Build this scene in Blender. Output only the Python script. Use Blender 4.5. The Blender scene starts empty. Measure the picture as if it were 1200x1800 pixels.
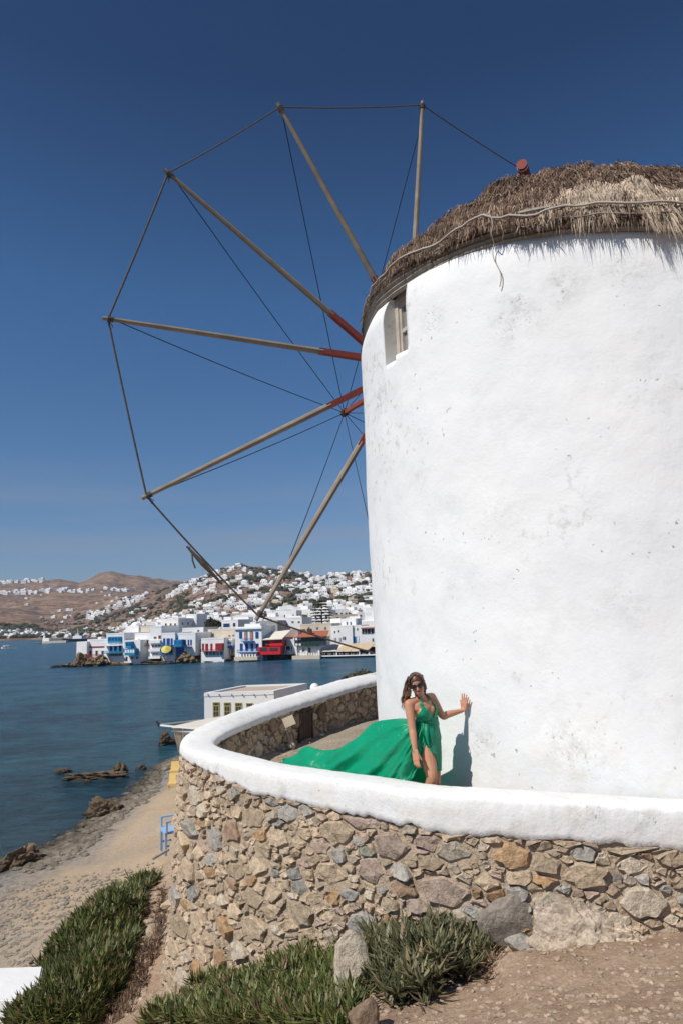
import bpy, bmesh, math, random
import numpy as np
from mathutils import Vector, Matrix, noise as mnoise
from mathutils.geometry import delaunay_2d_cdt

# ------------------------------------------------------------------ camera, sky, sun, exposure
SC = bpy.context.scene
COL = SC.collection
CAMZ = 7.0                      # eye height above the sea (sea level is z = 0)
FO = 1200.0                     # focal length in photograph pixels (24 mm on a 36 mm tall frame)
PITCH = math.atan(192.8 / FO)
ROLL = 0.035
_f = np.array([0, math.cos(PITCH), math.sin(PITCH)])
_r0 = np.array([1.0, 0, 0]); _u0 = np.cross(_r0, _f)
_r = math.cos(ROLL) * _r0 - math.sin(ROLL) * _u0
_u = np.cross(_r, _f)
cam_d = bpy.data.cameras.new('camera'); cam = bpy.data.objects.new('camera', cam_d); COL.objects.link(cam)
cam.matrix_world = Matrix(((_r[0], _u[0], -_f[0], 0), (_r[1], _u[1], -_f[1], 0), (_r[2], _u[2], -_f[2], CAMZ), (0, 0, 0, 1)))
cam_d.sensor_fit = 'VERTICAL'; cam_d.sensor_height = 36; cam_d.sensor_width = 24; cam_d.lens = 24
cam_d.clip_start = 0.05; cam_d.clip_end = 60000
SC.camera = cam

SUN_DIR = Vector((-0.72, -0.60, 0.0)).normalized() * math.cos(math.radians(49)) + Vector((0, 0, math.sin(math.radians(49))))
sun_d = bpy.data.lights.new('sun', 'SUN'); sun_d.energy = 4.75; sun_d.angle = math.radians(0.5); sun_d.color = (1.0, 0.95, 0.885)
sun = bpy.data.objects.new('sun', sun_d); COL.objects.link(sun); sun.location = (-30, -30, 60)
sun.rotation_euler = SUN_DIR.to_track_quat('Z', 'Y').to_euler()

world = bpy.data.worlds.new('World'); SC.world = world; world.use_nodes = True
wn = world.node_tree; wn.nodes.clear()
w_out = wn.nodes.new('ShaderNodeOutputWorld'); w_bg = wn.nodes.new('ShaderNodeBackground')
sky = wn.nodes.new('ShaderNodeTexSky'); sky.sky_type = 'NISHITA'; sky.sun_disc = False
sky.sun_elevation = math.radians(49)
sky.sun_rotation = math.atan2(SUN_DIR.x, SUN_DIR.y)
sky.altitude = 0; sky.air_density = 1.0; sky.dust_density = 0.6; sky.ozone_density = 4.0
w_bg.inputs['Strength'].default_value = 0.086
w_hsv = wn.nodes.new('ShaderNodeHueSaturation'); w_hsv.inputs['Saturation'].default_value = 1.0
# thin streaks of high cloud, low over the horizon
w_tc = wn.nodes.new('ShaderNodeTexCoord'); w_map = wn.nodes.new('ShaderNodeMapping'); w_map.inputs['Scale'].default_value = (1.2, 1.2, 14)
w_no = wn.nodes.new('ShaderNodeTexNoise'); w_no.inputs['Scale'].default_value = 1.6; w_no.inputs['Detail'].default_value = 5
w_rp = wn.nodes.new('ShaderNodeValToRGB'); w_rp.color_ramp.elements[0].position = 0.44; w_rp.color_ramp.elements[1].position = 0.75
w_sep = wn.nodes.new('ShaderNodeSeparateXYZ')
w_band = wn.nodes.new('ShaderNodeMapRange'); w_band.inputs[1].default_value = 0.24; w_band.inputs[2].default_value = 0.10
w_mul = wn.nodes.new('ShaderNodeMath'); w_mul.operation = 'MULTIPLY'
w_mul2 = wn.nodes.new('ShaderNodeMath'); w_mul2.operation = 'MULTIPLY'; w_mul2.inputs[1].default_value = 0.6
w_mix = wn.nodes.new('ShaderNodeMix'); w_mix.data_type = 'RGBA'; w_mix.inputs['B'].default_value = (3.6, 3.5, 4.2, 1)
L = wn.links.new
L(w_tc.outputs['Generated'], w_map.inputs[0]); L(w_map.outputs[0], w_no.inputs['Vector']); L(w_no.outputs[0], w_rp.inputs[0])
L(w_tc.outputs['Generated'], w_sep.inputs[0]); L(w_sep.outputs[2], w_band.inputs[0])
L(w_rp.outputs[0], w_mul.inputs[0]); L(w_band.outputs[0], w_mul.inputs[1]); L(w_mul.outputs[0], w_mul2.inputs[0])
# the clear, dry Aegean sky: the hue deepens evenly with height above the horizon
w_gr = wn.nodes.new('ShaderNodeValToRGB'); e_ = w_gr.color_ramp.elements
for p_, c_ in ((0.0, (.66, .70, .90)), (.2, (.56, .78, .96)), (.44, (.46, .77, 1.0)), (.66, (.26, .42, .60)), (1.0, (.24, .40, .58))):
    q_ = e_[0] if p_ == 0 else (e_[-1] if p_ == 1 else e_.new(p_)); q_.position = p_; q_.color = (*c_, 1)
w_gm = wn.nodes.new('ShaderNodeMix'); w_gm.data_type = 'RGBA'; w_gm.blend_type = 'MULTIPLY'; w_gm.inputs['Factor'].default_value = 1
L(w_sep.outputs[2], w_gr.inputs[0]); L(sky.outputs[0], w_gm.inputs['A']); L(w_gr.outputs[0], w_gm.inputs['B']); L(w_gm.outputs['Result'], w_hsv.inputs['Color']); L(w_hsv.outputs[0], w_mix.inputs['A']); L(w_mul2.outputs[0], w_mix.inputs['Factor'])
L(w_mix.outputs['Result'], w_bg.inputs[0]); L(w_bg.outputs[0], w_out.inputs[0])

SC.view_settings.view_transform = 'Standard'; SC.view_settings.look = 'None'
SC.view_settings.exposure = 0.0; SC.view_settings.gamma = 1.0; SC.view_settings.use_curve_mapping = False
SC.render.engine = 'CYCLES'

# ------------------------------------------------------------------ helpers
rnd = random.Random(7); rng = np.random.default_rng(7)
def ray(x, y): return _f + (x - 600) / FO * _r - (y - 900) / FO * _u
def atY(x, y, Y):                       # point seen at a photograph pixel, Y metres ahead
    d = ray(x, y); p = d * (Y / d[1]); return Vector((p[0], p[1], p[2] + CAMZ))
def atz(x, y, z):                       # point seen at a photograph pixel at height z (relative to the eye)
    d = ray(x, y); p = d * (z / d[2]); return Vector((p[0], p[1], z + CAMZ))
def V(x, y, z): return Vector((x, y, z + CAMZ))      # z relative to the eye
def proj(P):
    P = np.array([P[0], P[1], P[2] - CAMZ]); d = P @ _f
    return 600 + FO * (P @ _r) / d, 900 - FO * (P @ _u) / d

def mesh_obj(name, verts, faces, m=None, parent=None, smooth=False, link=True):
    me = bpy.data.meshes.new(name)
    if isinstance(verts, np.ndarray) and isinstance(faces, np.ndarray) and faces.ndim == 2:
        nv, nf, k = len(verts), len(faces), faces.shape[1]
        me.vertices.add(nv); me.vertices.foreach_set('co', np.ascontiguousarray(verts, dtype=np.float32).ravel())
        me.loops.add(nf * k); me.loops.foreach_set('vertex_index', np.ascontiguousarray(faces, dtype=np.int32).ravel())
        me.polygons.add(nf); me.polygons.foreach_set('loop_start', np.arange(0, nf * k, k, dtype=np.int32))
        me.update(calc_edges=True); me.validate()
    else:
        me.from_pydata([tuple(v) for v in verts], [], [tuple(f) for f in faces]); me.update()
    if m is not None:
        for mm in (m if isinstance(m, (list, tuple)) else [m]): me.materials.append(mm)
    if smooth: me.polygons.foreach_set('use_smooth', [True] * len(me.polygons))
    o = bpy.data.objects.new(name, me)
    if link: COL.objects.link(o)
    if parent is not None: o.parent = parent
    return o
def empty(name, loc=(0, 0, 0)):
    o = bpy.data.objects.new(name, None); o.empty_display_size = 0.3; COL.objects.link(o); o.location = loc
    return o
def tag(o, label, cat=None, group=None):
    o['label'] = label
    if cat: o['category'] = cat
    if group: o['group'] = group
    return o
def structure(o): o['kind'] = 'structure'; return o
def stuff(o): o['kind'] = 'stuff'; return o
def keep(o, parent):                    # parent without moving (parents are unrotated, unscaled)
    o.parent = parent; o.location = Vector(o.location) - Vector(parent.location); return o

class MB:
    """collects simple shapes into one mesh"""
    def __init__(s): s.v = []; s.f = []
    def add(s, vs, fs):
        b = len(s.v); s.v += [tuple(v) for v in vs]; s.f += [tuple(i + b for i in f) for f in fs]; return s
    def box(s, c, sx, sy, sz, ax=None):
        ax = ax or (Vector((1, 0, 0)), Vector((0, 1, 0)), Vector((0, 0, 1))); c = Vector(c)
        vs = [c + ax[0] * (i * sx / 2) + ax[1] * (j * sy / 2) + ax[2] * (k * sz / 2) for i in (-1, 1) for j in (-1, 1) for k in (-1, 1)]
        return s.add(vs, [(0, 1, 3, 2), (4, 6, 7, 5), (0, 4, 5, 1), (2, 3, 7, 6), (0, 2, 6, 4), (1, 5, 7, 3)])
    def tube(s, pts, rad, n=6, cap=True, squash=1.0):
        pts = [Vector(p) for p in pts]; rad = rad if hasattr(rad, '__len__') else [rad] * len(pts)
        vs = []; fs = []; up = None
        for i, p in enumerate(pts):
            t = (pts[min(i + 1, len(pts) - 1)] - pts[max(i - 1, 0)]).normalized()
            if up is None:
                up = Vector((0, 0, 1)) if abs(t.z) < 0.9 else Vector((1, 0, 0))
            a = t.cross(up).normalized(); b = a.cross(t).normalized(); up = b
            for k in range(n):
                an = 2 * math.pi * k / n + (math.pi / 4 if n == 4 else 0)
                vs.append(p + a * (math.cos(an) * rad[i]) + b * (math.sin(an) * rad[i] * squash))
        for i in range(len(pts) - 1):
            for k in range(n):
                fs.append((i * n + k, i * n + (k + 1) % n, (i + 1) * n + (k + 1) % n, (i + 1) * n + k))
        if cap: fs.append(tuple(range(n))[::-1]); fs.append(tuple((len(pts) - 1) * n + k for k in range(n)))
        return s.add(vs, fs)
    def sphere(s, c, r, seg=12, ring=8, ax=None):
        r = r if hasattr(r, '__len__') else (r, r, r)
        ax = ax or (Vector((1, 0, 0)), Vector((0, 1, 0)), Vector((0, 0, 1))); c = Vector(c)
        vs = [c + ax[2] * r[2]]; fs = []
        for i in range(1, ring):
            ph = math.pi * i / ring
            for k in range(seg):
                th = 2 * math.pi * k / seg
                vs.append(c + ax[0] * (r[0] * math.sin(ph) * math.cos(th)) + ax[1] * (r[1] * math.sin(ph) * math.sin(th)) + ax[2] * (r[2] * math.cos(ph)))
        vs.append(c - ax[2] * r[2])
        for k in range(seg): fs.append((0, 1 + k, 1 + (k + 1) % seg))
        for i in range(ring - 2):
            for k in range(seg):
                a = 1 + i * seg + k; b = 1 + i * seg + (k + 1) % seg; fs.append((a, a + seg, b + seg, b))
        l = len(vs) - 1
        for k in range(seg): fs.append((l, 1 + (ring - 2) * seg + (k + 1) % seg, 1 + (ring - 2) * seg + k))
        return s.add(vs, fs)
    def build(s, name, m=None, parent=None, smooth=False):
        o = mesh_obj(name, s.v, s.f, m, None, smooth)
        if parent is not None: keep(o, parent)
        return o

def nz(p, s=1.0, d=4):                   # fractal noise about -1..1
    return mnoise.fractal(Vector(p) * s, 1.0, 2.0, d)

# ------------------------------------------------------------------ materials
def new_mat(name, rough=0.8, spec=0.3):
    m = bpy.data.materials.new(name); m.use_nodes = True
    b = m.node_tree.nodes['Principled BSDF']; b.inputs['Roughness'].default_value = rough
    b.inputs['Specular IOR Level'].default_value = spec
    return m, m.node_tree, b
def ramp(nt, fac, stops, interp='LINEAR'):
    r = nt.nodes.new('ShaderNodeValToRGB'); e = r.color_ramp.elements; r.color_ramp.interpolation = interp
    while len(e) < len(stops): e.new(0.5)
    for i, (p, c) in enumerate(stops):
        e[i].position = p; e[i].color = (*c, 1) if len(c) == 3 else c
    nt.links.new(fac, r.inputs[0]); return r.outputs[0]
def noise_n(nt, scale, detail=5, rough=0.6, vec=None, dist=0.0, typ=None):
    n = nt.nodes.new('ShaderNodeTexNoise'); n.inputs['Scale'].default_value = scale; n.inputs['Detail'].default_value = detail
    n.inputs['Roughness'].default_value = rough; n.inputs['Distortion'].default_value = dist
    nt.links.new(vec if vec is not None else geo(nt), n.inputs['Vector']); return n.outputs[0]
def geo(nt):
    g = nt.nodes.get('GEO')
    if not g: g = nt.nodes.new('ShaderNodeNewGeometry'); g.name = 'GEO'
    return g.outputs['Position']
def mapping(nt, vec, scale=(1, 1, 1), rot=(0, 0, 0)):
    m = nt.nodes.new('ShaderNodeMapping'); m.inputs['Scale'].default_value = scale; m.inputs['Rotation'].default_value = rot
    nt.links.new(vec, m.inputs[0]); return m.outputs[0]
def mix(nt, fac, a, b, mode='MIX'):
    m = nt.nodes.new('ShaderNodeMix'); m.data_type = 'RGBA'; m.blend_type = mode
    for k, v in (('Factor', fac), ('A', a), ('B', b)):
        if isinstance(v, (int, float)): m.inputs[k].default_value = v
        elif isinstance(v, tuple): m.inputs[k].default_value = (*v, 1)
        else: nt.links.new(v, m.inputs[k])
    return m.outputs['Result']
def math_n(nt, op, a, b=0.0):
    m = nt.nodes.new('ShaderNodeMath'); m.operation = op
    for i, v in enumerate((a, b)):
        if isinstance(v, (int, float)): m.inputs[i].default_value = v
        else: nt.links.new(v, m.inputs[i])
    return m.outputs[0]
def bump(nt, bsdf, h, dist, strength=1.0):
    b = nt.nodes.new('ShaderNodeBump'); b.inputs['Distance'].default_value = dist; b.inputs['Strength'].default_value = strength
    nt.links.new(h, b.inputs['Height']); nt.links.new(b.outputs[0], bsdf.inputs['Normal'])
def simple(name, c, rough=0.7, c2=None, scale=6.0, bmp=0.0, bs=30.0, spec=0.3, metal=0.0, island=0.0, stretch=None):
    m, nt, b = new_mat(name, rough, spec)
    vec = geo(nt)
    if stretch: vec = mapping(nt, vec, stretch)
    c2 = c2 or tuple(x * 0.75 for x in c)
    col = ramp(nt, noise_n(nt, scale, 5, 0.6, vec), [(0.3, c), (0.72, c2)])
    if island:
        g = nt.nodes['GEO'] if nt.nodes.get('GEO') else nt.nodes.new('ShaderNodeNewGeometry')
        v = ramp(nt, g.outputs['Random Per Island'], [(0, (1 - island,) * 3), (1, (1 + island,) * 3)])
        col = mix(nt, 1.0, col, v, 'MULTIPLY')
    nt.links.new(col, b.inputs['Base Color']); b.inputs['Metallic'].default_value = metal
    if bmp: bump(nt, b, noise_n(nt, bs, 6, 0.65, vec), bmp)
    return m

def mill_point(px, py, r=3.53):
    d = ray(px, py); c = np.array([3.9, 9.55]); a = d[:2] @ d[:2]; b = d[:2] @ c; t = (b - math.sqrt(b * b - a * (c @ c - r * r))) / a; return (d[0] * t, d[1] * t, d[2] * t + CAMZ)
# where the limewash of the tower has flaked or been patched: centre, reach, strength
FLAKES = [(mill_point(x, y), r, k) for x, y, r, k in ((722, 1032, .16, 1.0), (790, 1040, .26, .55), (905, 555, .55, .75), (990, 500, .38, .8), (760, 560, .35, .6), (665, 700, .45, .9), (655, 640, .28, 1.0), (1100, 470, .4, .7),
          (835, 1300, .32, .9), (990, 1290, .25, .6), (905, 1190, .12, .7), (1090, 1060, .5, .35), (880, 900, .5, .3), (1130, 700, .6, .3), (730, 840, .4, .35), (1010, 1330, .5, .6))]
def mat_plaster(name, base=(0.80, 0.80, 0.785), lump=0.008, patch=True, hi=6.0, flakes=()):
    m, nt, b = new_mat(name, 0.85, 0.15)
    c = ramp(nt, noise_n(nt, 0.9, 6, 0.6), [(0.35, base), (0.75, tuple(x * y for x, y in zip(base, (0.93, 0.95, 0.98))))])
    # faint grey-blue smears where newer wash was rolled on, and yellow-grey grime low down
    c = mix(nt, math_n(nt, 'MULTIPLY', ramp(nt, noise_n(nt, 1.6, 9, 0.72), [(0.52, (0, 0, 0)), (0.66, (1, 1, 1))]), 0.34), c, (0.60, 0.62, 0.64))
    if patch:
        area = ramp(nt, noise_n(nt, 0.75, 3, 0.5), [(0.53, (0, 0, 0)), (0.63, (1, 1, 1))])
        flk = ramp(nt, noise_n(nt, 9.0, 9, 0.75), [(0.54, (0, 0, 0)), (0.6, (1, 1, 1))])
        f = math_n(nt, 'MULTIPLY', area, flk)
        c = mix(nt, math_n(nt, 'MULTIPLY', f, 0.62), c, (0.50, 0.49, 0.45))
        spk = ramp(nt, noise_n(nt, 16.0, 4, 0.6), [(0.665, (0, 0, 0)), (0.695, (1, 1, 1))])
        a2 = ramp(nt, noise_n(nt, 0.9, 2, 0.5, mapping(nt, geo(nt), (1, 1, 1.3), (0.3, 0, 2))), [(0.5, (0, 0, 0)), (0.58, (1, 1, 1))])
        c = mix(nt, math_n(nt, 'MULTIPLY', math_n(nt, 'MULTIPLY', spk, a2), 0.7), c, (0.22, 0.20, 0.17))
    hk = None
    if flakes:
        edge = ramp(nt, noise_n(nt, 7.0, 10, 0.8), [(0.47, (0, 0, 0)), (0.56, (1, 1, 1))])
        for p, r, k in flakes:
            dn_ = nt.nodes.new('ShaderNodeVectorMath'); dn_.operation = 'DISTANCE'; nt.links.new(geo(nt), dn_.inputs[0]); dn_.inputs[1].default_value = p
            mr = nt.nodes.new('ShaderNodeMapRange'); mr.inputs[1].default_value = r; mr.inputs[2].default_value = r * .35; mr.inputs[4].default_value = k; nt.links.new(math_n(nt, 'ADD', dn_.outputs['Value'], math_n(nt, 'MULTIPLY', noise_n(nt, 5.0, 3, 0.5), r * .6)), mr.inputs[0])
            hk = mr.outputs[0] if hk is None else math_n(nt, 'MAXIMUM', hk, mr.outputs[0])
        fl = math_n(nt, 'MULTIPLY', hk, edge); c = mix(nt, math_n(nt, 'MULTIPLY', fl, .75), c, (0.50, 0.50, 0.47))
        pit = ramp(nt, noise_n(nt, 26, 5, 0.7), [(0.59, (0, 0, 0)), (0.63, (1, 1, 1))]); c = mix(nt, math_n(nt, 'MULTIPLY', math_n(nt, 'MULTIPLY', pit, hk), .85), c, (0.20, 0.18, 0.15))
    sp = nt.nodes.new('ShaderNodeSeparateXYZ'); nt.links.new(geo(nt), sp.inputs[0])
    lo = nt.nodes.new('ShaderNodeMapRange'); lo.inputs[1].default_value = 6.3; lo.inputs[2].default_value = 5.0; nt.links.new(math_n(nt, 'ADD', sp.outputs[2], math_n(nt, 'MULTIPLY', noise_n(nt, 1.2, 5, 0.6), 1.4)), lo.inputs[0])
    lo.inputs[1].default_value = 6.9; lo.inputs[2].default_value = 5.6
    if patch: c = mix(nt, math_n(nt, 'MULTIPLY', math_n(nt, 'MULTIPLY', lo.outputs[0], ramp(nt, noise_n(nt, 3.5, 7, 0.7), [(0.42, (0, 0, 0)), (0.62, (1, 1, 1))])), 0.42), c, (0.62, 0.56, 0.44))
    nt.links.new(c, b.inputs['Base Color'])
    h = math_n(nt, 'ADD', noise_n(nt, hi, 8, 0.62), math_n(nt, 'MULTIPLY', noise_n(nt, hi * 6, 4, 0.6), 0.25))
    bump(nt, b, h, lump)
    return m
M = {}
M['plaster'] = mat_plaster('tower_whitewash', flakes=FLAKES)
M['coping'] = mat_plaster('coping_whitewash', (0.765, 0.762, 0.745), 0.012, True, 7.0, [((x, y, z), r, k) for x, y, z, r, k in ((1.9, 5.78, 5.40, .28, .9), (2.35, 5.70, 5.36, .22, 1.0), (2.75, 5.65, 5.30, .25, .9), (1.35, 5.95, 5.30, .18, .7), (.9, 6.2, 5.34, .12, .8), (.1, 6.72, 5.38, .14, .7), (-.7, 7.3, 5.36, .18, .7), (-1.5, 8.1, 5.4, .18, .8), (-2.1, 9.4, 5.5, .2, .7), (-1.6, 11.2, 5.5, .6, .6), (-.6, 13.4, 5.6, .8, .6), (.3, 14.9, 5.7, .6, .5), (3.4, 5.5, 5.3, .3, .8))])
M['far_white'] = simple('far_whitewash', (0.80, 0.80, 0.79), 0.9, (0.72, 0.715, 0.70), 0.7)
M['far_cream'] = simple('far_cream', (0.62, 0.55, 0.44), 0.9, (0.52, 0.44, 0.34), 0.6)
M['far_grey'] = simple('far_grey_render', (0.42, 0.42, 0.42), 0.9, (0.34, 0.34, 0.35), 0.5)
M['far_pink'] = simple('far_pinkish_render', (0.42, 0.30, 0.26), 0.9, (0.34, 0.25, 0.22), 0.8)
M['blue'] = simple('blue_paint', (0.015, 0.13, 0.40), 0.5, (0.012, 0.10, 0.33), 2.0)
M['dark_blue'] = simple('dark_blue_paint', (0.012, 0.07, 0.24), 0.5, None, 2.0)
M['teal'] = simple('turquoise_paint', (0.02, 0.24, 0.40), 0.5, (0.02, 0.19, 0.36), 2.0)
M['red'] = simple('red_paint', (0.33, 0.025, 0.03), 0.5, (0.25, 0.02, 0.025), 2.0)
M['bright_red'] = simple('bright_red_paint', (0.62, 0.02, 0.025), 0.45, (0.50, 0.02, 0.03), 2.0)
M['green'] = simple('dark_green_paint', (0.02, 0.09, 0.06), 0.5, None, 2.0)
M['yellow'] = simple('yellow_paint', (0.62, 0.55, 0.10), 0.6, (0.5, 0.42, 0.08), 2.0)
M['dull_yellow'] = simple('dull_yellow_paint', (0.50, 0.42, 0.13), 0.6, (0.42, 0.34, 0.10), 2.0)
M['orange_wood'] = simple('orange_brown_door', (0.50, 0.24, 0.12), 0.6, None, 2.0)
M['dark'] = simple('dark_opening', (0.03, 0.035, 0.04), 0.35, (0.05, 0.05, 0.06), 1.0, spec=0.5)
M['dark_wood'] = simple('dark_old_wood', (0.10, 0.07, 0.05), 0.85, (0.05, 0.035, 0.03), 8.0, 0.01, 30)
M['tile'] = simple('terracotta_tile', (0.42, 0.13, 0.07), 0.8, (0.33, 0.10, 0.06), 3.0)
M['tan_awning'] = simple('tan_canvas', (0.60, 0.47, 0.30), 0.9, (0.52, 0.40, 0.25), 1.0)
M['cream_awning'] = simple('cream_canvas', (0.74, 0.69, 0.58), 0.9, (0.66, 0.6, 0.5), 1.5, 0.01, 6)
# ------------------------------------------------------------------ terrace wall path (used by ground, wall and stones); z relative to the eye
MC = np.array([3.9, 9.55])              # mill axis
PATH = [  # x, y, top z, bottom of the white band on the outer side
    (9.3, 10.5, -1.60, -1.95), (8.4, 8.2, -1.60, -1.95), (7.0, 6.45, -1.60, -1.95), (5.4, 5.75, -1.60, -1.95),
    (3.9, 5.72, -1.59, -1.95), (2.6, 5.93, -1.55, -1.87), (1.42, 6.18, -1.50, -1.83), (0.72, 6.46, -1.50, -1.82), (0.20, 6.88, -1.50, -1.80),
    (-0.78, 7.64, -1.50, -1.77), (-1.34, 8.28, -1.50, -1.71), (-1.82, 8.93, -1.50, -1.65), (-2.03, 9.48, -1.49, -1.66), (-2.01, 10.1, -1.45, -1.66),
    (-1.72, 11.4, -1.40, -1.64), (-1.28, 12.45, -1.35, -1.62), (-0.62, 13.7, -1.29, -1.58), (0.08, 14.75, -1.20, -1.52), (0.90, 15.7, -1.14, -1.46),
    (2.2, 16.9, -1.10, -1.45), (4.2, 17.6, -1.1, -1.45), (6.6, 17.0, -1.2, -1.6), (8.6, 15.0, -1.4, -1.8), (9.4, 12.6, -1.55, -1.95), (9.3, 10.5, -1.60, -1.95)]
def catmull(P, n):
    P = np.array(P, float); out = []
    for i in range(len(P) - 1):
        p0 = P[max(i - 1, 0)]; p1 = P[i]; p2 = P[i + 1]; p3 = P[min(i + 2, len(P) - 1)]
        for t in np.arange(n) / n:
            out.append(0.5 * ((2 * p1) + (-p0 + p2) * t + (2 * p0 - 5 * p1 + 4 * p2 - p3) * t * t + (-p0 + 3 * p1 - 3 * p2 + p3) * t ** 3))
    out.append(P[-1]); return np.array(out)
_c = catmull(PATH, 24)
_s = np.concatenate([[0], np.cumsum(np.hypot(*np.diff(_c[:, :2], axis=0).T))]); WLEN = _s[-1]
def wall_at(s):
    x = np.interp(s, _s, _c[:, 0]); y = np.interp(s, _s, _c[:, 1]); zt = np.interp(s, _s, _c[:, 2]); zb = np.interp(s, _s, _c[:, 3])
    e = 0.05; dx = np.interp(s + e, _s, _c[:, 0]) - np.interp(s - e, _s, _c[:, 0]); dy = np.interp(s + e, _s, _c[:, 1]) - np.interp(s - e, _s, _c[:, 1])
    l = math.hypot(dx, dy) or 1.0
    return x, y, zt, zb, -dy / l * -1 * -1, dx / l * -1 * -1     # centre, heights, outward normal (left of travel is outside)
def s_of(x, y): i = int(np.argmin((_c[:, 0] - x) ** 2 + (_c[:, 1] - y) ** 2)); return _s[i]
_x, _y, _, _, _nx, _ny = wall_at(s_of(1.42, 6.18))
NSIGN = 1.0 if _ny < 0 else -1.0
HALFW = 0.21
def outer_pt(s, z, out=0.0):            # point on the outer face of the wall, battered a little
    x, y, zt, zb, nx, ny = wall_at(s); b = HALFW + 0.07 * max(0.0, zb - z) + out
    return Vector((x + NSIGN * nx * b, y + NSIGN * ny * b, z + CAMZ))
def inner_pt(s, z, out=0.0):
    x, y, zt, zb, nx, ny = wall_at(s); b = HALFW + out
    return Vector((x - NSIGN * nx * b, y - NSIGN * ny * b, z + CAMZ))

# ------------------------------------------------------------------ ground: one sheet from under the camera to the sea bed
CP = []
def cpz(px, py, z): p = atz(px, py, z); CP.append((p.x, p.y, z))
for a in [(1200, 1800, -2.1), (1000, 1800, -2.27), (800, 1800, -2.42), (1190, 1622, -2.50), (1100, 1635, -2.56), (1040, 1648, -2.62), (900, 1660, -2.66), (800, 1640, -2.8),
          (700, 1640, -3.0), (640, 1790, -2.62), (560, 1660, -3.3), (480, 1700, -3.65), (400, 1700, -3.9), (330, 1700, -4.3), (520, 1790, -3.0), (400, 1790, -3.2),
          (250, 1800, -3.75), (300, 1640, -4.5), (250, 1660, -4.6), (305, 1560, -4.9), (190, 1700, -4.65), (90, 1780, -4.9), (150, 1640, -5.1), (215, 1580, -5.25),
          (285, 1520, -5.3), (0, 1790, -5.9), (0, 1690, -6.1), (60, 1650, -6.15), (150, 1570, -6.2), (240, 1500, -6.1), (300, 1500, -5.6), (300, 1440, -6.1), (310, 1390, -6.3),
          (0, 1580, -6.65), (100, 1520, -6.72), (180, 1465, -6.75), (260, 1400, -6.75), (305, 1365, -6.78),
          (0, 1516, -7.0), (60, 1505, -7.0), (100, 1485, -7.0), (140, 1458, -7.0), (180, 1430, -7.0), (225, 1398, -7.0), (268, 1352, -7.0), (310, 1333, -7.0),
          (0, 1440, -7.5), (100, 1400, -7.6), (200, 1340, -7.6), (270, 1300, -7.6), (0, 1350, -8.6), (150, 1300, -8.6)]: cpz(*a)
CP += [(0, 0, -1.6), (2, 1, -1.6), (4, 3, -2.0), (-2, 0.5, -2.3), (-4, 2, -4.4), (-6, 3, -5.6), (-9, 4, -6.2), (-14, 6, -7.2), (-20, 8, -8.5), (-4, -3, -3.0), (0, -4, -1.5),
       (-8, -4, -5.5), (-16, -4, -7.2), (5, -4, -1.4), (12, 0, -1.8), (16, 6, -2.2), (11, 5, -2.4), (7, 4.6, -2.6), (12, 12, -3), (20, 14, -3), (10.5, 17, -3.4), (5, 19.5, -4.2),
       (3, 20, -4.4), (0, 18, -4.7), (-2.5, 14.5, -5.2), (-4, 12.5, -5.4), (-3.2, 9.8, -5.0), (-4.5, 17, -6.0), (-5.5, 22, -6.3), (-3, 25, -6.0), (2, 26, -5.6), (8, 28, -5), (16, 28, -4),
       (-8, 32, -6.7), (-7, 38, -6.4), (-2, 42, -6.0), (4, 44, -6.2), (-10, 45, -7.2), (-14, 50, -8.5), (3, 56, -7.3), (10, 50, -6.5), (0, 62, -8.6), (14, 62, -7.6), (24, 50, -6), (30, 30, -4),
       (-30, 20, -10), (-30, 45, -10), (-14, 62, -10), (36, 64, -8), (-30, -6, -9), (36, 0, -3), (40, 44, -6)]
_cp = np.array(CP); _cp = _cp[np.unique(np.round(_cp[:, :2], 2), axis=0, return_index=True)[1]]
def _tps(r2): return np.where(r2 > 1e-12, 0.5 * r2 * np.log(np.maximum(r2, 1e-12)), 0)
_n = len(_cp); _D = _tps(((_cp[:, None, :2] - _cp[None, :, :2]) ** 2).sum(-1)) + np.eye(_n) * 0.15
_A = np.zeros((_n + 3, _n + 3)); _A[:_n, :_n] = _D; _A[:_n, _n] = 1; _A[:_n, _n + 1:] = _cp[:, :2]; _A[_n:, :_n] = _A[:_n, _n:].T
_w = np.linalg.solve(_A, np.concatenate([_cp[:, 2], [0, 0, 0]]))
def ground_np(X, Y):
    X = np.asarray(X, float); sh = X.shape; x = X.ravel(); y = np.asarray(Y, float).ravel(); out = np.empty(len(x))
    for i in range(0, len(x), 20000):
        q = np.stack([x[i:i + 20000], y[i:i + 20000]], 1); K = _tps(((q[:, None] - _cp[None, :, :2]) ** 2).sum(-1))
        out[i:i + 20000] = K @ _w[:_n] + _w[_n] + q @ _w[_n + 1:]
    return np.clip(out, -10, 0.5).reshape(sh)
def gz(x, y, rough=True):
    z = float(ground_np([x], [y])[0])
    return z + (ground_noise(x, y, z) if rough else 0)
def ground_noise(x, y, z):
    d = math.hypot(x, y); a = 0.05 * nz((x * .7, y * .7, 3), 1, 3) + 0.035 * nz((x * 2.6, y * 2.6, 9), 1, 4)
    if z > -3.0 and y > 4.3 and x > 1.0 and x < 4.5: a += .07 * max(0, 1 - abs(y - 5.25) / .7) * (1 + nz((x * 2, y * 2, 1), 1, 2))       # soil banked against the wall
    if x < -0.8 and z < -3.4 and z > -5.6 and y < 16: a += 0.10 * nz((x * 1.2, y * 1.2, 4), 1, 4)     # eroded bank
    if z < -6.5: a *= 0.5
    return a
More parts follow.
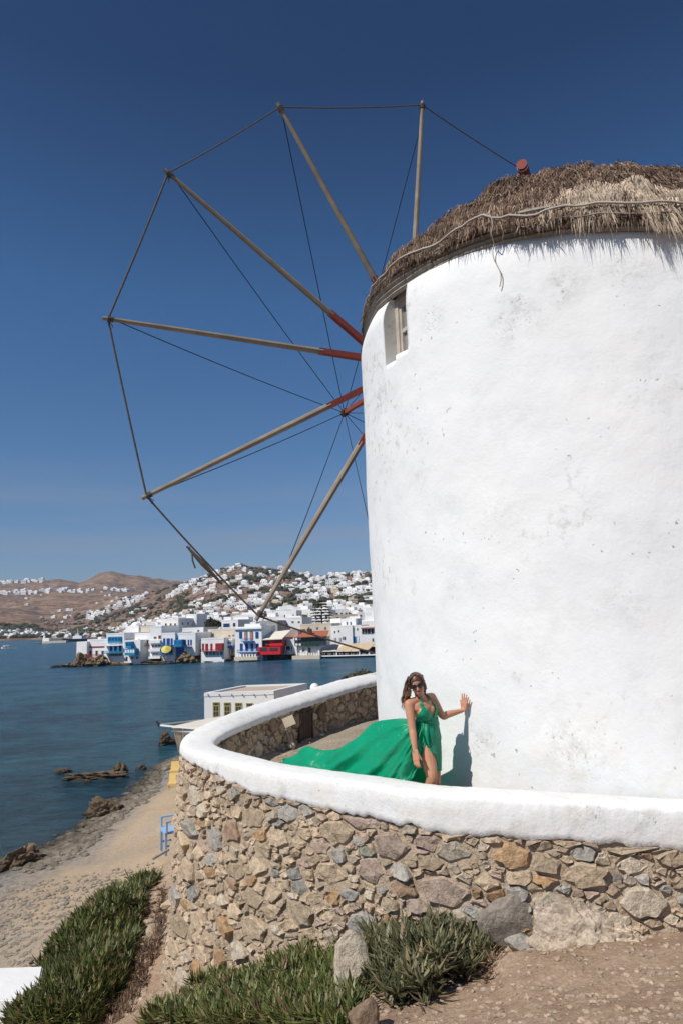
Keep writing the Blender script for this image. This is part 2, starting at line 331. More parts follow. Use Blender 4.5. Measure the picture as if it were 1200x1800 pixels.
# the sheet is denser near the camera
def axis(lo, hi, n, c, k):
    t = np.linspace(-1, 1, n); s = np.sinh(t * k) / math.sinh(k); return np.where(s < 0, c + s * (c - lo), c + s * (hi - c))
gx = axis(-30, 42, 300, 0.5, 3.4); gy = axis(-8, 66, 300, 5.0, 3.4)
GX, GY = np.meshgrid(gx, gy); GZ = ground_np(GX, GY)
for j in range(GZ.shape[0]):
    for i in range(GZ.shape[1]): GZ[j, i] += ground_noise(GX[j, i], GY[j, i], GZ[j, i])
vv = np.stack([GX.ravel(), GY.ravel(), GZ.ravel() + CAMZ], 1)
nj, ni = GZ.shape; idx = np.arange(nj * ni).reshape(nj, ni)
ff = np.stack([idx[:-1, :-1], idx[:-1, 1:], idx[1:, 1:], idx[1:, :-1]], -1).reshape(-1, 4)
def mat_ground():
    m, nt, b = new_mat('dry_earth', 0.95, 0.1)
    earth = ramp(nt, noise_n(nt, 1.1, 8, 0.65), [(0.28, (0.33, 0.215, 0.145)), (0.5, (0.48, 0.345, 0.24)), (0.72, (0.58, 0.445, 0.33))])
    grit = ramp(nt, noise_n(nt, 26, 6, 0.75), [(0.3, (0.65, 0.62, 0.6)), (0.55, (1, 1, 1)), (0.72, (1.25, 1.25, 1.25))])
    earth = mix(nt, 1.0, earth, grit, 'MULTIPLY')
    sand = ramp(nt, noise_n(nt, 0.55, 7, 0.6), [(0.3, (0.43, 0.325, 0.22)), (0.52, (0.49, 0.38, 0.265)), (0.7, (0.40, 0.345, 0.28))])
    sand = mix(nt, 0.8, sand, ramp(nt, noise_n(nt, 14, 6, 0.75), [(0.3, (0.7, 0.68, 0.66)), (0.6, (1.05, 1.05, 1.05)), (0.75, (1.3, 1.3, 1.3))]), 'MULTIPLY')
    sp = nt.nodes.new('ShaderNodeSeparateXYZ'); nt.links.new(geo(nt), sp.inputs[0])
    gm = nt.nodes.new('ShaderNodeMapRange'); gm.inputs[1].default_value = 19; gm.inputs[2].default_value = 14; nt.links.new(math_n(nt, 'ADD', sp.outputs[1], math_n(nt, 'MULTIPLY', noise_n(nt, .5, 4, .6), 5)), gm.inputs[0])
    gravel = ramp(nt, noise_n(nt, 11, 8, 0.8), [(0.36, (0.13, 0.11, 0.09)), (0.48, (0.33, 0.29, 0.235)), (0.64, (0.48, 0.43, 0.36))]); sand = mix(nt, math_n(nt, 'MULTIPLY', gm.outputs[0], .8), sand, gravel)
    zf = nt.nodes.new('ShaderNodeMapRange'); zf.inputs[1].default_value = 2.2; zf.inputs[2].default_value = 1.0; nt.links.new(sp.outputs[2], zf.inputs[0])
    c = mix(nt, zf.outputs[0], earth, sand)
    # grey shingle and wet dark stones towards the water line
    zs = nt.nodes.new('ShaderNodeMapRange'); zs.inputs[1].default_value = 0.62; zs.inputs[2].default_value = 0.25; 
    nt.links.new(math_n(nt, 'ADD', sp.outputs[2], math_n(nt, 'MULTIPLY', noise_n(nt, 0.7, 4, 0.6), 0.5)), zs.inputs[0])
    zs.inputs[1].default_value = 0.85; zs.inputs[2].default_value = 0.5
    grey = ramp(nt, noise_n(nt, 5.5, 8, 0.75), [(0.35, (0.10, 0.09, 0.08)), (0.55, (0.30, 0.275, 0.24)), (0.7, (0.40, 0.37, 0.33))])
    c = mix(nt, zs.outputs[0], c, grey)
    zw = nt.nodes.new('ShaderNodeMapRange'); zw.inputs[1].default_value = 0.16; zw.inputs[2].default_value = 0.04; nt.links.new(sp.outputs[2], zw.inputs[0])
    c = mix(nt, zw.outputs[0], c, (0.045, 0.04, 0.03))
    nt.links.new(c, b.inputs['Base Color'])
    h = math_n(nt, 'ADD', noise_n(nt, 7, 9, 0.75), math_n(nt, 'MULTIPLY', noise_n(nt, 38, 6, 0.7), 0.35)); bump(nt, b, h, 0.05)
    return m
M['ground'] = mat_ground()
structure(mesh_obj('ground', vv, ff, M['ground'], None, True))

# terrace floor inside the wall
loop = []
for s in np.linspace(0, WLEN, 150)[:-1]: x, y, *_q = wall_at(s); loop.append((x, y))
tv = []; tf = []; cx, cy = 3.7, 11.2; NR = 26
for k in range(NR + 1):
    t = k / NR
    for (x, y) in loop:
        X = cx + (x - cx) * t; Y = cy + (y - cy) * t
        tv.append((X, Y, CAMZ - 2.10 + 0.03 * nz((X, Y, 1), 1.3, 4) + 0.12 * max(0, (Y - 13.5) / 3)))
n_ = len(loop)
for k in range(NR):
    for i in range(n_): tf.append((k * n_ + i, k * n_ + (i + 1) % n_, (k + 1) * n_ + (i + 1) % n_, (k + 1) * n_ + i))
def mat_terrace():
    m, nt, b = new_mat('gravel_floor', 0.95, 0.1)
    c = ramp(nt, noise_n(nt, 1.6, 7, 0.65), [(0.3, (0.34, 0.28, 0.21)), (0.7, (0.48, 0.41, 0.32))])
    c = mix(nt, 1.0, c, ramp(nt, noise_n(nt, 30, 5, 0.7), [(0.3, (0.6, 0.6, 0.6)), (0.55, (1, 1, 1)), (0.7, (1.25, 1.25, 1.25))]), 'MULTIPLY')
    nt.links.new(c, b.inputs['Base Color']); bump(nt, b, noise_n(nt, 22, 6, 0.7), 0.04); return m
M['terrace'] = mat_terrace()
structure(mesh_obj('terrace_floor', tv, tf, M['terrace'], None, True))

# ------------------------------------------------------------------ sea
def mat_sea():
    m, nt, b = new_mat('sea_water', 0.22, 0.35)
    b.inputs['IOR'].default_value = 1.33
    sp = nt.nodes.new('ShaderNodeSeparateXYZ'); nt.links.new(geo(nt), sp.inputs[0])
    y = nt.nodes.new('ShaderNodeMapRange'); y.inputs[1].default_value = 15; y.inputs[2].default_value = 120; nt.links.new(sp.outputs[1], y.inputs[0])
    base = ramp(nt, y.outputs[0], [(0.0, (0.024, 0.052, 0.068)), (0.25, (0.015, 0.080, 0.115)), (0.6, (0.012, 0.092, 0.138)), (1.0, (0.014, 0.095, 0.165))])
    # weed and sand on the shallow bottom
    w = ramp(nt, noise_n(nt, 0.16, 6, 0.62, None, 0.6), [(0.38, (0.55, 0.6, 0.65)), (0.62, (1.25, 1.2, 1.15))])
    base = mix(nt, 1.0, base, w, 'MULTIPLY')
    chop = ramp(nt, noise_n(nt, 1.1, 5, 0.6, mapping(nt, geo(nt), (0.55, 1.3, 1), (0, 0, 0.3))), [(0.34, (0.60, 0.63, 0.67)), (0.70, (1.5, 1.42, 1.36))])  # light and dark of the ripples painted into the water colour
    base = mix(nt, 1.0, base, chop, 'MULTIPLY')
    nt.links.new(base, b.inputs['Base Color'])
    v = mapping(nt, geo(nt), (0.7, 1.25, 1), (0, 0, 0.35))
    h = math_n(nt, 'ADD', math_n(nt, 'MULTIPLY', noise_n(nt, 0.45, 3, 0.5, v, 0.4), 1.6), math_n(nt, 'MULTIPLY', noise_n(nt, 2.6, 6, 0.65, v, 0.5), 0.75))
    bump(nt, b, h, 0.55)
    return m
M['sea'] = mat_sea()
R_ = 12000
sea_v = []; sea_f = []
rs = [0, 30, 60, 120, 250, 500, 1000, 2000, 4000, 7000, 9500, R_]
for r_ in rs[1:]:
    for k in range(48): sea_v.append((r_ * math.cos(k * math.pi / 24), r_ * math.sin(k * math.pi / 24), 0))
sea_v.append((0, 0, 0)); c_ = len(sea_v) - 1
for k in range(48): sea_f.append((c_, k, (k + 1) % 48))
for i in range(len(rs) - 2):
    for k in range(48): sea_f.append((i * 48 + k, (i + 1) * 48 + k, (i + 1) * 48 + (k + 1) % 48, i * 48 + (k + 1) % 48))
structure(mesh_obj('sea', sea_v, sea_f, M['sea']))

# ------------------------------------------------------------------ hills around the bay: a polar sheet given by distance and elevation
HD = [132, 138, 150, 200, 300, 450, 600, 760, 900, 1100, 1400, 1900, 2500, 3300, 4500]
S = None   # S = under water
HT = {
 -900: [S]*7 + [-12, 8, 30, 34, 55, 70, 40, 10],
 0:    [S]*7 + [-10.5, 8, 31, 27, 60, 73, 50, 10],
 60:   [S]*7 + [-10.5, 4, 26, 24, 62, 79, 50, 10],
 95:   [S]*7 + [-10.5, 1, 16, 28, 62, 82, 50, 10],
 130:  [S]*7 + [-10, 0, 12, 34, 60, 73, 50, 10],
 165:  [S]*6 + [S, -8, 3, 14, 38, 60, 90, 60, 20],
 185:  [S]*6 + [-13.5, -5, 5, 18, 42, 62, 94, 60, 20],
 215:  [S, S, S, S, S, -17, -6, 2, 10, 26, 46, 60, 90, 60, 20],
 250:  [S, S, -53, -35, -20, -5, 4, 12, 22, 38, 50, 60, 88, 60, 20],
 300:  [S, S, -53, -28, -9, 5, 14, 30, 46, 58, 60, 66, 83, 60, 20],
 350:  [S, S, -53, -25, -2, 11, 28, 52, 74, 72, 66, 60, 80, 60, 20],
 390:  [S, S, -53, -20, 3, 18, 40, 66, 90, 84, 70, 60, 70, 60, 20],
 420:  [S, S, -53, -18, 5, 20, 42, 68, 93, 97, 80, 60, 60, 50, 20],
 460:  [S, S, -53, -18, 5, 20, 42, 64, 84, 93, 80, 60, 60, 50, 20],
 520:  [S, S, -53, -18, 5, 22, 40, 58, 76, 88, 84, 60, 60, 50, 20],
 580:  [S, S, -53, -18, 5, 24, 42, 60, 76, 86, 84, 60, 60, 50, 20],
 655:  [S, S, -53, -15, 6, 28, 48, 66, 80, 84, 80, 60, 60, 50, 20],
 900:  [S, S, -53, -12, 8, 30, 50, 66, 78, 84, 80, 60, 60, 50, 20],
 1500: [S, S, -53, -12, 8, 30, 50, 60, 70, 80, 80, 60, 60, 50, 20]}
_hx = sorted(HT); _hz = np.array([[(-2.0 - 7.0) if e is None else max(-7.0 - 2, d * e / 1200.0) for d, e in zip(HD, HT[k])] for k in _hx])
_haz = np.array([math.atan((x - 600) / 1215.0) for x in _hx])
def hill_z(az, d):
    col = np.array([np.interp(d, HD, _hz[i]) for i in range(len(_hx))])
    z = float(np.interp(az, _haz, col))
    if z > -6.9:
        x = d * math.sin(az); y = d * math.cos(az); k = min(1.0, (z + 7.2) / 12)
        z += k * (d * 0.0105 * nz((x / (0.12 * d + 40), y / (0.12 * d + 40), 0), 1, 5) + 1.6 * nz((x / 26, y / 26, 5), 1, 4))
    return z
azs = np.concatenate([np.linspace(-0.9, -0.50, 24)[:-1], np.linspace(-0.50, 0.08, 330), np.linspace(0.08, 0.9, 30)[1:]])
dd = np.concatenate([np.linspace(130, 170, 14), np.geomspace(176, 4500, 170)])
hv = []; 
for d in dd:
    for a in azs: hv.append((d * math.sin(a), d * math.cos(a), CAMZ + hill_z(a, d)))
na = len(azs); hi_ = np.arange(len(hv)).reshape(len(dd), na)
hf = np.stack([hi_[:-1, :-1], hi_[:-1, 1:], hi_[1:, 1:], hi_[1:, :-1]], -1).reshape(-1, 4)
def mat_hills():
    m, nt, b = new_mat('dry_hillside', 0.95, 0.05)
    a = ramp(nt, noise_n(nt, 0.0045, 8, 0.65), [(0.3, (0.12, 0.08, 0.07)), (0.5, (0.19, 0.125, 0.092)), (0.68, (0.30, 0.19, 0.12))])
    rk = ramp(nt, noise_n(nt, 0.045, 8, 0.72), [(0.40, (0.42, 0.42, 0.46)), (0.50, (0.95, 0.95, 0.95)), (0.62, (1.7, 1.65, 1.6))])
    c = mix(nt, 0.85, a, rk, 'MULTIPLY')
    gr = ramp(nt, noise_n(nt, 0.02, 7, 0.7, mapping(nt, geo(nt), (1, 1, 1), (0, 0, 1))), [(0.55, (0, 0, 0)), (0.63, (1, 1, 1))])
    c = mix(nt, math_n(nt, 'MULTIPLY', gr, 0.75), c, (0.055, 0.06, 0.035))
    # stone field walls and terraces: thin lines
    vo = nt.nodes.new('ShaderNodeTexVoronoi'); vo.feature = 'DISTANCE_TO_EDGE'; vo.inputs['Scale'].default_value = 0.012; nt.links.new(geo(nt), vo.inputs['Vector'])
    ln = ramp(nt, vo.outputs['Distance'], [(0.012, (1, 1, 1)), (0.03, (0, 0, 0))])
    c = mix(nt, math_n(nt, 'MULTIPLY', ln, 0.35), c, (0.38, 0.32, 0.26))
    nt.links.new(c, b.inputs['Base Color']); bump(nt, b, noise_n(nt, 0.09, 8, 0.7), 2.5); return m
M['hills'] = mat_hills()
structure(mesh_obj('hills', np.array(hv), hf, M['hills'], None, True))
# ------------------------------------------------------------------ windmill
MX, MY = 3.9, 9.55
mill = empty('windmill', (MX, MY, CAMZ - 2.1))
tag(mill, 'large round whitewashed windmill with thatched roof and bare wooden sails', 'windmill')
ZT_A = [-180, -165, -150, -136, -125, -115, -110, -98, -80, 0, 60, 120, 180]
ZT_Z = [4.12, 4.14, 4.03, 3.98, 3.90, 3.81, 3.74, 3.60, 3.55, 3.6, 3.8, 4.0, 4.12]
def ztop(a): return float(np.interp(a, ZT_A, ZT_Z))
def tower_r(a, z):
    ar = math.radians(a); t = min(1, max(0, (z + 2.1) / 6.2))
    r = 3.495 + 0.04 * t + 0.022 * nz((math.cos(ar) * 2.2, math.sin(ar) * 2.2, z * 0.55), 1, 3) + 0.006 * nz((math.cos(ar) * 9, math.sin(ar) * 9, z * 2.4), 1, 4)
    k = z - (ztop(a) - 0.35)
    if k > 0: r -= (0.95 if a < -158 or a > 100 else .35) * k * k
    if z < -1.5: r += 0.05 * (-1.5 - z)
    return r
def tuck(a):
    a = ((a + 180) % 360) - 180; return float(np.interp(a, [-180, -158, -140, -122, 100, 150, 180], [1, 1, .7, 0, 0, .8, 1]))
A0, A1, WZ0 = -158.3, -149.4, 3.18       # window opening in the wall (angles, sill height)
NA, NZ = 480, 110
tv = []; tf = []
for j in range(NZ + 1):
    for i in range(NA):
        a = -180 + 360 * i / NA; z = -2.6 + (ztop(a) + 2.6) * j / NZ
        r = tower_r(a, z); ar = math.radians(a); tv.append((MX + r * math.cos(ar), MY + r * math.sin(ar), CAMZ + z))
hole = set()
for j in range(NZ):
    for i in range(NA):
        a = -180 + 360 * (i + .5) / NA; z = -2.6 + (ztop(a) + 2.6) * (j + .5) / NZ
        if A0 < a < A1 and z > WZ0: hole.add((j, i)); continue
        tf.append((j * NA + i, j * NA + (i + 1) % NA, (j + 1) * NA + (i + 1) % NA, (j + 1) * NA + i))
# reveals of the opening and the top of the wall
def inward(idx, r=2.95):
    x, y, z = tv[idx]; a = math.atan2(y - MY, x - MX); tv.append((MX + r * math.cos(a), MY + r * math.sin(a), z)); return len(tv) - 1
cache = {}
def inw(i):
    if i not in cache: cache[i] = inward(i)
    return cache[i]
for (j, i) in hole:
    for (dj, di, e) in ((-1, 0, (j * NA + i, j * NA + (i + 1) % NA)), (0, -1, (j * NA + i, (j + 1) * NA + i)), (0, 1, (j * NA + (i + 1) % NA, (j + 1) * NA + (i + 1) % NA))):
        if (j + dj, i + di) not in hole and j + dj >= 0: tf.append((e[0], e[1], inw(e[1]), inw(e[0])))
for i in range(NA):
    if (NZ - 1, i) not in hole: tf.append((NZ * NA + i, NZ * NA + (i + 1) % NA, inw(NZ * NA + (i + 1) % NA), inw(NZ * NA + i)))
tw = mesh_obj('tower_wall', tv, tf, M['plaster'], None, True); keep(tw, mill)
# dark inside behind the window
ins = MB(); n0 = 24
ins.tube([(MX, MY, CAMZ + 2.6), (MX, MY, CAMZ + 4.4)], 2.9, 48); 
M['grey_wood'] = simple('weathered_grey_wood', (0.36, 0.32, 0.27), 0.9, (0.20, 0.17, 0.14), 3.0, 0.004, 60, stretch=(6, 6, 0.8))
M['pale_wood'] = simple('bleached_wood', (0.50, 0.45, 0.38), 0.9, (0.36, 0.31, 0.26), 5.0, 0.003, 60)
M['spar_wood'] = simple('weathered_spar_wood', (0.33, 0.27, 0.205), 0.85, (0.20, 0.16, 0.12), 2.5, 0.006, 25)
M['red_spar'] = simple('faded_red_paint', (0.30, 0.06, 0.04), 0.7, (0.20, 0.045, 0.035), 4.0, 0.004, 25)
M['rope'] = simple('dark_twisted_rope', (0.075, 0.06, 0.048), 0.9, (0.14, 0.11, 0.085), 14.0)
M['wire'] = simple('dark_wire', (0.025, 0.025, 0.03), 0.6, None, 14.0)
M['dark_room'] = simple('unlit_interior', (0.05, 0.045, 0.04), 0.95, None, 3.0)
ins.build('inner_wall', M['dark_room'], mill, True)
# window: weathered frame, casement with panes, lintel
am = math.radians(-153.8); wc = Vector((MX + 3.30 * math.cos(am), MY + 3.30 * math.sin(am), CAMZ)); wn_ = Vector((math.cos(am), math.sin(am), 0)); wt = Vector((-math.sin(am), math.cos(am), 0)); UP = Vector((0, 0, 1))
AX = (wt, wn_, UP)
fr = MB()
for sx in (-0.225, 0.225): fr.box(wc + wt * sx + UP * 3.62, 0.07, 0.10, 0.94, AX)
fr.box(wc + UP * 4.06, 0.38, 0.10, 0.09, AX); fr.box(wc + UP * 3.19, 0.38, 0.11, 0.07, AX)
win = fr.build('window', M['pale_wood'], mill); win.data.materials.append(M['pale_wood'])
win['label'] = 'small weathered wooden window tucked under the thatch'
cs = MB()
for sx in (-0.165, 0.0, 0.165): cs.box(wc + wt * sx + UP * 3.62 + wn_ * 0.0, 0.045, 0.06, 0.78, AX)
for zz in (3.26, 3.62, 3.98): 
    for sx in (-0.0825, 0.0825): cs.box(wc + wt * sx + UP * zz, 0.12, 0.055, 0.05, AX)
o = cs.build('casement', M['pale_wood'], None); o.parent = win 
M['mill_pane'] = simple('dusty_pane', (0.30, 0.29, 0.26), 0.25, (0.2, 0.2, 0.18), 4.0, spec=0.5)
for sx in (-0.0825, 0.0825):
    for zz in (3.44, 3.80):
        o = MB().box(wc + wt * sx + UP * zz - wn_ * 0.012, 0.119, 0.008, 0.309, AX).build('pane', M['mill_pane']); o.parent = win

# timber ring between wall top and thatch: thin horizontal laths
for k, (dz, rr) in enumerate(((0.02, 3.53), (0.085, 3.535), (0.15, 3.54), (0.215, 3.545), (0.28, 3.55))):
    pts = [];
    for i in range(121):
        a = -180 + 3 * i; ar = math.radians(a); pts.append((MX + (rr - .03 - .07 * tuck(a)) * math.cos(ar), MY + (rr - .03 - .07 * tuck(a)) * math.sin(ar), CAMZ + ztop(a) + dz + 0.012 * nz((i * .2, k, 0), 1, 2)))
    MB().tube(pts, 0.034, 5, False).build('lath', M['grey_wood'], mill)
# thatch
RP = [(3.64, 0.08), (3.40, 0.40), (2.95, 0.88), (2.40, 1.40), (1.75, 2.05), (1.35, 2.22), (0.0, 1.5)]
_rr = np.array(RP); _rs = np.concatenate([[0], np.cumsum(np.hypot(*np.diff(_rr, axis=0).T))]); _rs /= _rs[-1]
def roof_pt(a, t, off=0.0):
    r = np.interp(t, _rs, _rr[:, 0]) + off * 0.6; h = np.interp(t, _rs, _rr[:, 1]) + off * 0.8; q_ = tuck(a) * max(0, 1 - t * 2.2); r -= .17 * q_; h += .10 * q_
    ar = math.radians(a); w = min(1, h / 1.9)
    z = ztop(((a + 180) % 360) - 180) * (1 - w) + 3.82 * w + h - 0.28 * w * (r * math.cos(ar) + 1.5)
    n = 0.085 * nz((r * math.cos(ar) * 1.1, r * math.sin(ar) * 1.1, 7), 1, 3) + 0.085 * nz((r * math.cos(ar) * 3.5, r * math.sin(ar) * 3.5, z * 2), 1, 4) * min(1, .25 + t * 3)
    return Vector((MX + (r + n * .5) * math.cos(ar), MY + (r + n * .5) * math.sin(ar), CAMZ + z + n))
tv = []; tf = []; na_, nt_ = 240, 60
for j in range(nt_ + 1):
    for i in range(na_): tv.append(roof_pt(-180 + 360 * i / na_, j / nt_))
for j in range(nt_):
    for i in range(na_): tf.append((j * na_ + i, j * na_ + (i + 1) % na_, (j + 1) * na_ + (i + 1) % na_, (j + 1) * na_ + i))
b0 = len(tv)      # underside
for i in range(na_):
    a = -180 + 360 * i / na_; ar = math.radians(a); tv.append((MX + 3.2 * math.cos(ar), MY + 3.2 * math.sin(ar), CAMZ + ztop(a) + 0.30))
for i in range(na_): tf.append((i, b0 + i, b0 + (i + 1) % na_, (i + 1) % na_))
def mat_straw(name, stops, isl):
    m, nt, b = new_mat(name, 0.9, 0.15)
    g = nt.nodes.new('ShaderNodeNewGeometry'); g.name = 'GEO'
    c = ramp(nt, g.outputs['Random Per Island'], stops)
    c = mix(nt, 0.9, c, ramp(nt, noise_n(nt, 3.2, 6, 0.7), [(0.36, (0.42, 0.38, 0.37)), (0.52, (1, 1, 1)), (0.68, (1.5, 1.42, 1.36))]), 'MULTIPLY')
    nt.links.new(c, b.inputs['Base Color']); return m
M['thatch_base'] = simple('matted_thatch', (0.17, 0.12, 0.09), 0.95, (0.06, 0.04, 0.03), 3.0, 0.05, 14)
M['straw_dark'] = mat_straw('old_brown_straw', [(0, (0.05, 0.032, 0.025)), (0.4, (0.125, 0.08, 0.057)), (0.75, (0.22, 0.145, 0.10)), (1, (0.38, 0.28, 0.20))], .4)
M['straw_pale'] = mat_straw('pale_straw', [(0, (0.24, 0.18, 0.13)), (0.5, (0.46, 0.37, 0.27)), (1, (0.62, 0.52, 0.40))], .4)
roof = mesh_obj('thatched_roof', tv, tf, M['thatch_base'], None, True); keep(roof, mill)
def strands(name, items, m):
    """items: (root, direction, length, width, side) -> one mesh of bent straw strands"""
    v = []; f = []
    for p, d, l, w, sd in items:
        b = len(v); q = p + d * (l * .55); e = p + d * l + Vector((0, 0, -0.10 * l))
        v += [p - sd * w, p + sd * w, q - sd * (w * .9), q + sd * (w * .9), e]; f += [(b, b + 1, b + 3, b + 2), (b + 2, b + 3, b + 4)]
    o = mesh_obj(name, v, f, m); o['kind'] = 'stuff'; o.parent = roof; return o
items = []
for k in range(52000):
    t = rnd.random() ** 0.85; a = rnd.uniform(-180, 180) if rnd.random() < .25 else rnd.uniform(-185, -70)
    p = roof_pt(a, t, rnd.uniform(-.02, .05)); q = roof_pt(a, max(0, t - .03), 0); d = (q - p).normalized()
    ar = math.radians(a); sd = Vector((-math.sin(ar), math.cos(ar), 0)); out = Vector((math.cos(ar), math.sin(ar), 0.6)).normalized()
    messy = 0.35 + 0.5 * max(0, t - .25)
    d = (d + sd * rnd.gauss(0, messy * .7) + out * rnd.gauss(0.10, .16)).normalized()
    items.append((p, d, rnd.uniform(.08, .24), rnd.uniform(.0025, .006), (sd + out * rnd.uniform(-.8, .8)).normalized()))
strands('straw', items, M['straw_dark'])
items = []
# hanging fringe: bundles along the eave, long and pale where the thatch was renewed
for kb in range(430):
    if kb < 300: a0 = -172 + 97 * kb / 300 + rnd.gauss(0, .25)
    else: a0 = rnd.uniform(-180, 180)
    pale = a0 > -116 and a0 < -60
    L0 = rnd.uniform(.15, .33) if pale else rnd.uniform(.08, .20)
    t0 = (0.085 if pale else 0.055) + rnd.uniform(-.03, .04)
    if pale and rnd.random() < .3: L0 += rnd.uniform(.08, .24)
    if -108 < a0 < -97 and kb % 3 == 0: L0 = rnd.uniform(.40, .55)
    lean = rnd.gauss(0, .12)
    for k in range(95 if pale else 60):
        a = a0 + rnd.gauss(0, .42 if pale else .6); p = roof_pt(a, t0 + rnd.uniform(-.04, .07), .03 + rnd.uniform(0, .05)); ar = math.radians(a)
        sd = Vector((-math.sin(ar), math.cos(ar), 0)); out = Vector((math.cos(ar), math.sin(ar), 0)); 
        q = roof_pt(a, 0.0, .05); d0 = (q - p).normalized()
        d = (d0 * 0.55 + Vector((0, 0, -.55)) + sd * (lean + (a - a0) * .06 + rnd.gauss(0, .10)) + out * rnd.uniform(0, .12)).normalized()
        items.append((p, d, L0 * (1 - .55 * tuck(a)) * rnd.uniform(.75, 1.1), rnd.uniform(.0025, .0055), (sd + out * rnd.uniform(-.7, .7)).normalized()))
ps = [i for i in items]
strands('straw', [i for i in items if i[2] > .165], M['straw_pale']); strands('straw', [i for i in items if i[2] <= .165], M['straw_dark'])
# withy band tied round the eaves
pts = []
for i in range(241):
    a = -180 + 1.5 * i; aa = ((a + 180) % 360) - 180; p = roof_pt(aa, 0.022, .085); p.z += 0.02 * nz((i * .07, 0, 3), 1, 2); pts.append(p)
MB().tube(pts, 0.012, 6, False).build('withy_band', M['pale_wood'], mill, True)
pts = [p + Vector((0, 0, -.13 + 0.03 * nz((i * .05, 9, 0), 1, 2))) + Vector((p.x - MX, p.y - MY, 0)).normalized() * .012 for i, p in enumerate(pts)]
MB().tube(pts, 0.008, 5, False).build('lower_band', M['grey_wood'], mill, True)
for a in (-127.5,):     # loose cord hanging down the wall
    pts = []
    for k in range(14):
        z = ztop(a) + .30 - k * 0.062; ar = math.radians(a + .6 * math.sin(k * .7)); r = tower_r(a, min(z, ztop(a) - .3)) + .03 + (.12 if z > ztop(a) else 0); pts.append((MX + r * math.cos(ar), MY + r * math.sin(ar), CAMZ + z))
    MB().tube(pts, .006, 5).build('cord', M['pale_wood'], mill)
# red and white log end on the roof shoulder
p = roof_pt(-140, .80); q = atY(919, 298, p.y - .1)
axd = Vector((-.42, -.90, .02)).normalized()
lg = MB().tube([q - axd * .5, q + axd * .06], .078, 12).build('log_end', M['red_spar'], mill)
o = MB().tube([q + axd * .062, q + axd * .085], .080, 12).build('white_band', M['far_white']); o.parent = lg
o = MB().tube([q + axd * .086, q + axd * .13], .077, 12).build('red_band', M['red_spar']); o.parent = lg

# ---- sails
C0 = Vector((1.74, 15.18, 5.70 + CAMZ)); NW = Vector((-.3565, .9322, .063)).normalized()
HW = NW.cross(UP).normalized(); WW = HW.cross(NW).normalized()
def wheel(px, py, off=0.0):
    d = Vector(ray(px, py)); P0 = Vector((0, 0, CAMZ)); c = C0 + NW * off; t = (c - P0).dot(NW) / d.dot(NW); return P0 + d * t
tips = {0: (450, 1090), 1: (250, 876), 2: (181, 559), 3: (289, 298), 4: (488, 181), 5: (742, 178)}
roots = {0: (641, 768), 1: (636, 685), 2: (632, 628), 3: (632, 595), 4: (665, 503), 5: (728, 440)}
ang0 = {}
TIP = {}
for k in range(12):
    if k in tips:
        off = 0.06 if k % 2 else -0.06
        T = wheel(*tips[k], off); Rt = wheel(*roots[k], off); d = (Rt - T).normalized(); c = C0 + NW * off; H = T + d * (c - T).dot(d)
    else:
        an = math.radians(86.2 - 30 * (k - 5)); off = 0.06 if k % 2 else -0.06
        dr = HW * math.cos(an) + WW * math.sin(an); c = C0 + NW * off; T = c + dr * 6.70; H = c + (HW * -math.sin(an) + WW * math.cos(an)) * .08
    TIP[k] = T; ax = (T - H).normalized(); Lk = (T - H).length
    sd = ax.cross(NW).normalized(); A3 = (ax, sd, NW)
    # the spar tapers and is chamfered: octagonal near the tip, square near the hub
    sp = MB().tube([H + ax * 2.2, H + ax * 3.4, H + ax * 5.2, T + ax * .0], [.072, .066, .056, .044], 8)
    o = sp.build('sail_spar', M['spar_wood'], mill)
    rd = MB().tube([H + ax * -.1, H + ax * 2.3], [.10, .088], 4).build('red_painted_root', M['red_spar']); rd.parent = o
    tie = MB()      # rope lashing near the tip
    for q in range(4): tie.tube([T - ax * (.10 + .03 * q) + (sd * math.cos(u) + NW * math.sin(u)) * .055 for u in np.linspace(0, 2 * math.pi, 9)], .014, 5)
    tie.tube([T - ax * .12 + sd * .05, T - ax * .2 + sd * .10 - UP * .04, T - ax * .17 + sd * .06 - UP * .13], .010, 5)
    l = tie.build('rope_lashing', M['rope']); l.parent = o
BOW = wheel(603, 727, 4.35)
MB().tube([C0 - NW * 2.6, C0 + NW * .4], .20, 16).build('wind_shaft', M['dark_wood'], mill)
MB().tube([C0 - NW * .22, C0 + NW * .22], .36, 16).build('hub', M['red_spar'], mill)
bow = MB().tube([C0 + NW * .2, BOW - NW * .12], [.085, .075], 4).build('bowsprit', M['red_spar'], mill)
t_ = MB()
for q in range(6): t_.tube([BOW - NW * (.05 + .035 * q) + (HW * math.cos(u) + WW * math.sin(u)) * .10 for u in np.linspace(0, 2 * math.pi, 10)], .020, 5)
t_.tube([BOW - NW * .15, BOW + NW * .10], .05, 8)
l = t_.build('rope_lashing', M['rope']); l.parent = bow
for k in range(12):
    T = TIP[k]; ins_ = (C0 - T).normalized()
    a = T + ins_ * (.22 if k not in (5, 0) else (.55 if k == 5 else 1.0)); 
    pts = []
    for u in np.linspace(0, 1, 13): p = a.lerp(BOW - NW * .1, u); p.z -= .10 * 4 * u * (1 - u) * .5; pts.append(p)
    MB().tube(pts, .011 if k != 7 else .03, 5, False).build('stay_rope', M['wire'] if k != 7 else M['pale_wood'], mill)
    T2 = TIP[(k + 1) % 12]; pts = []
    for u in np.linspace(0, 1, 17): p = (T + ins_ * .1).lerp(T2 + (C0 - T2).normalized() * .1, u); p.z -= .045 * 4 * u * (1 - u); pts.append(p)
    r_ = .020 if k in (0, 1, 2, 11) else .014
    MB().tube(pts, r_, 6, False).build('rim_rope', M['rope'], mill)
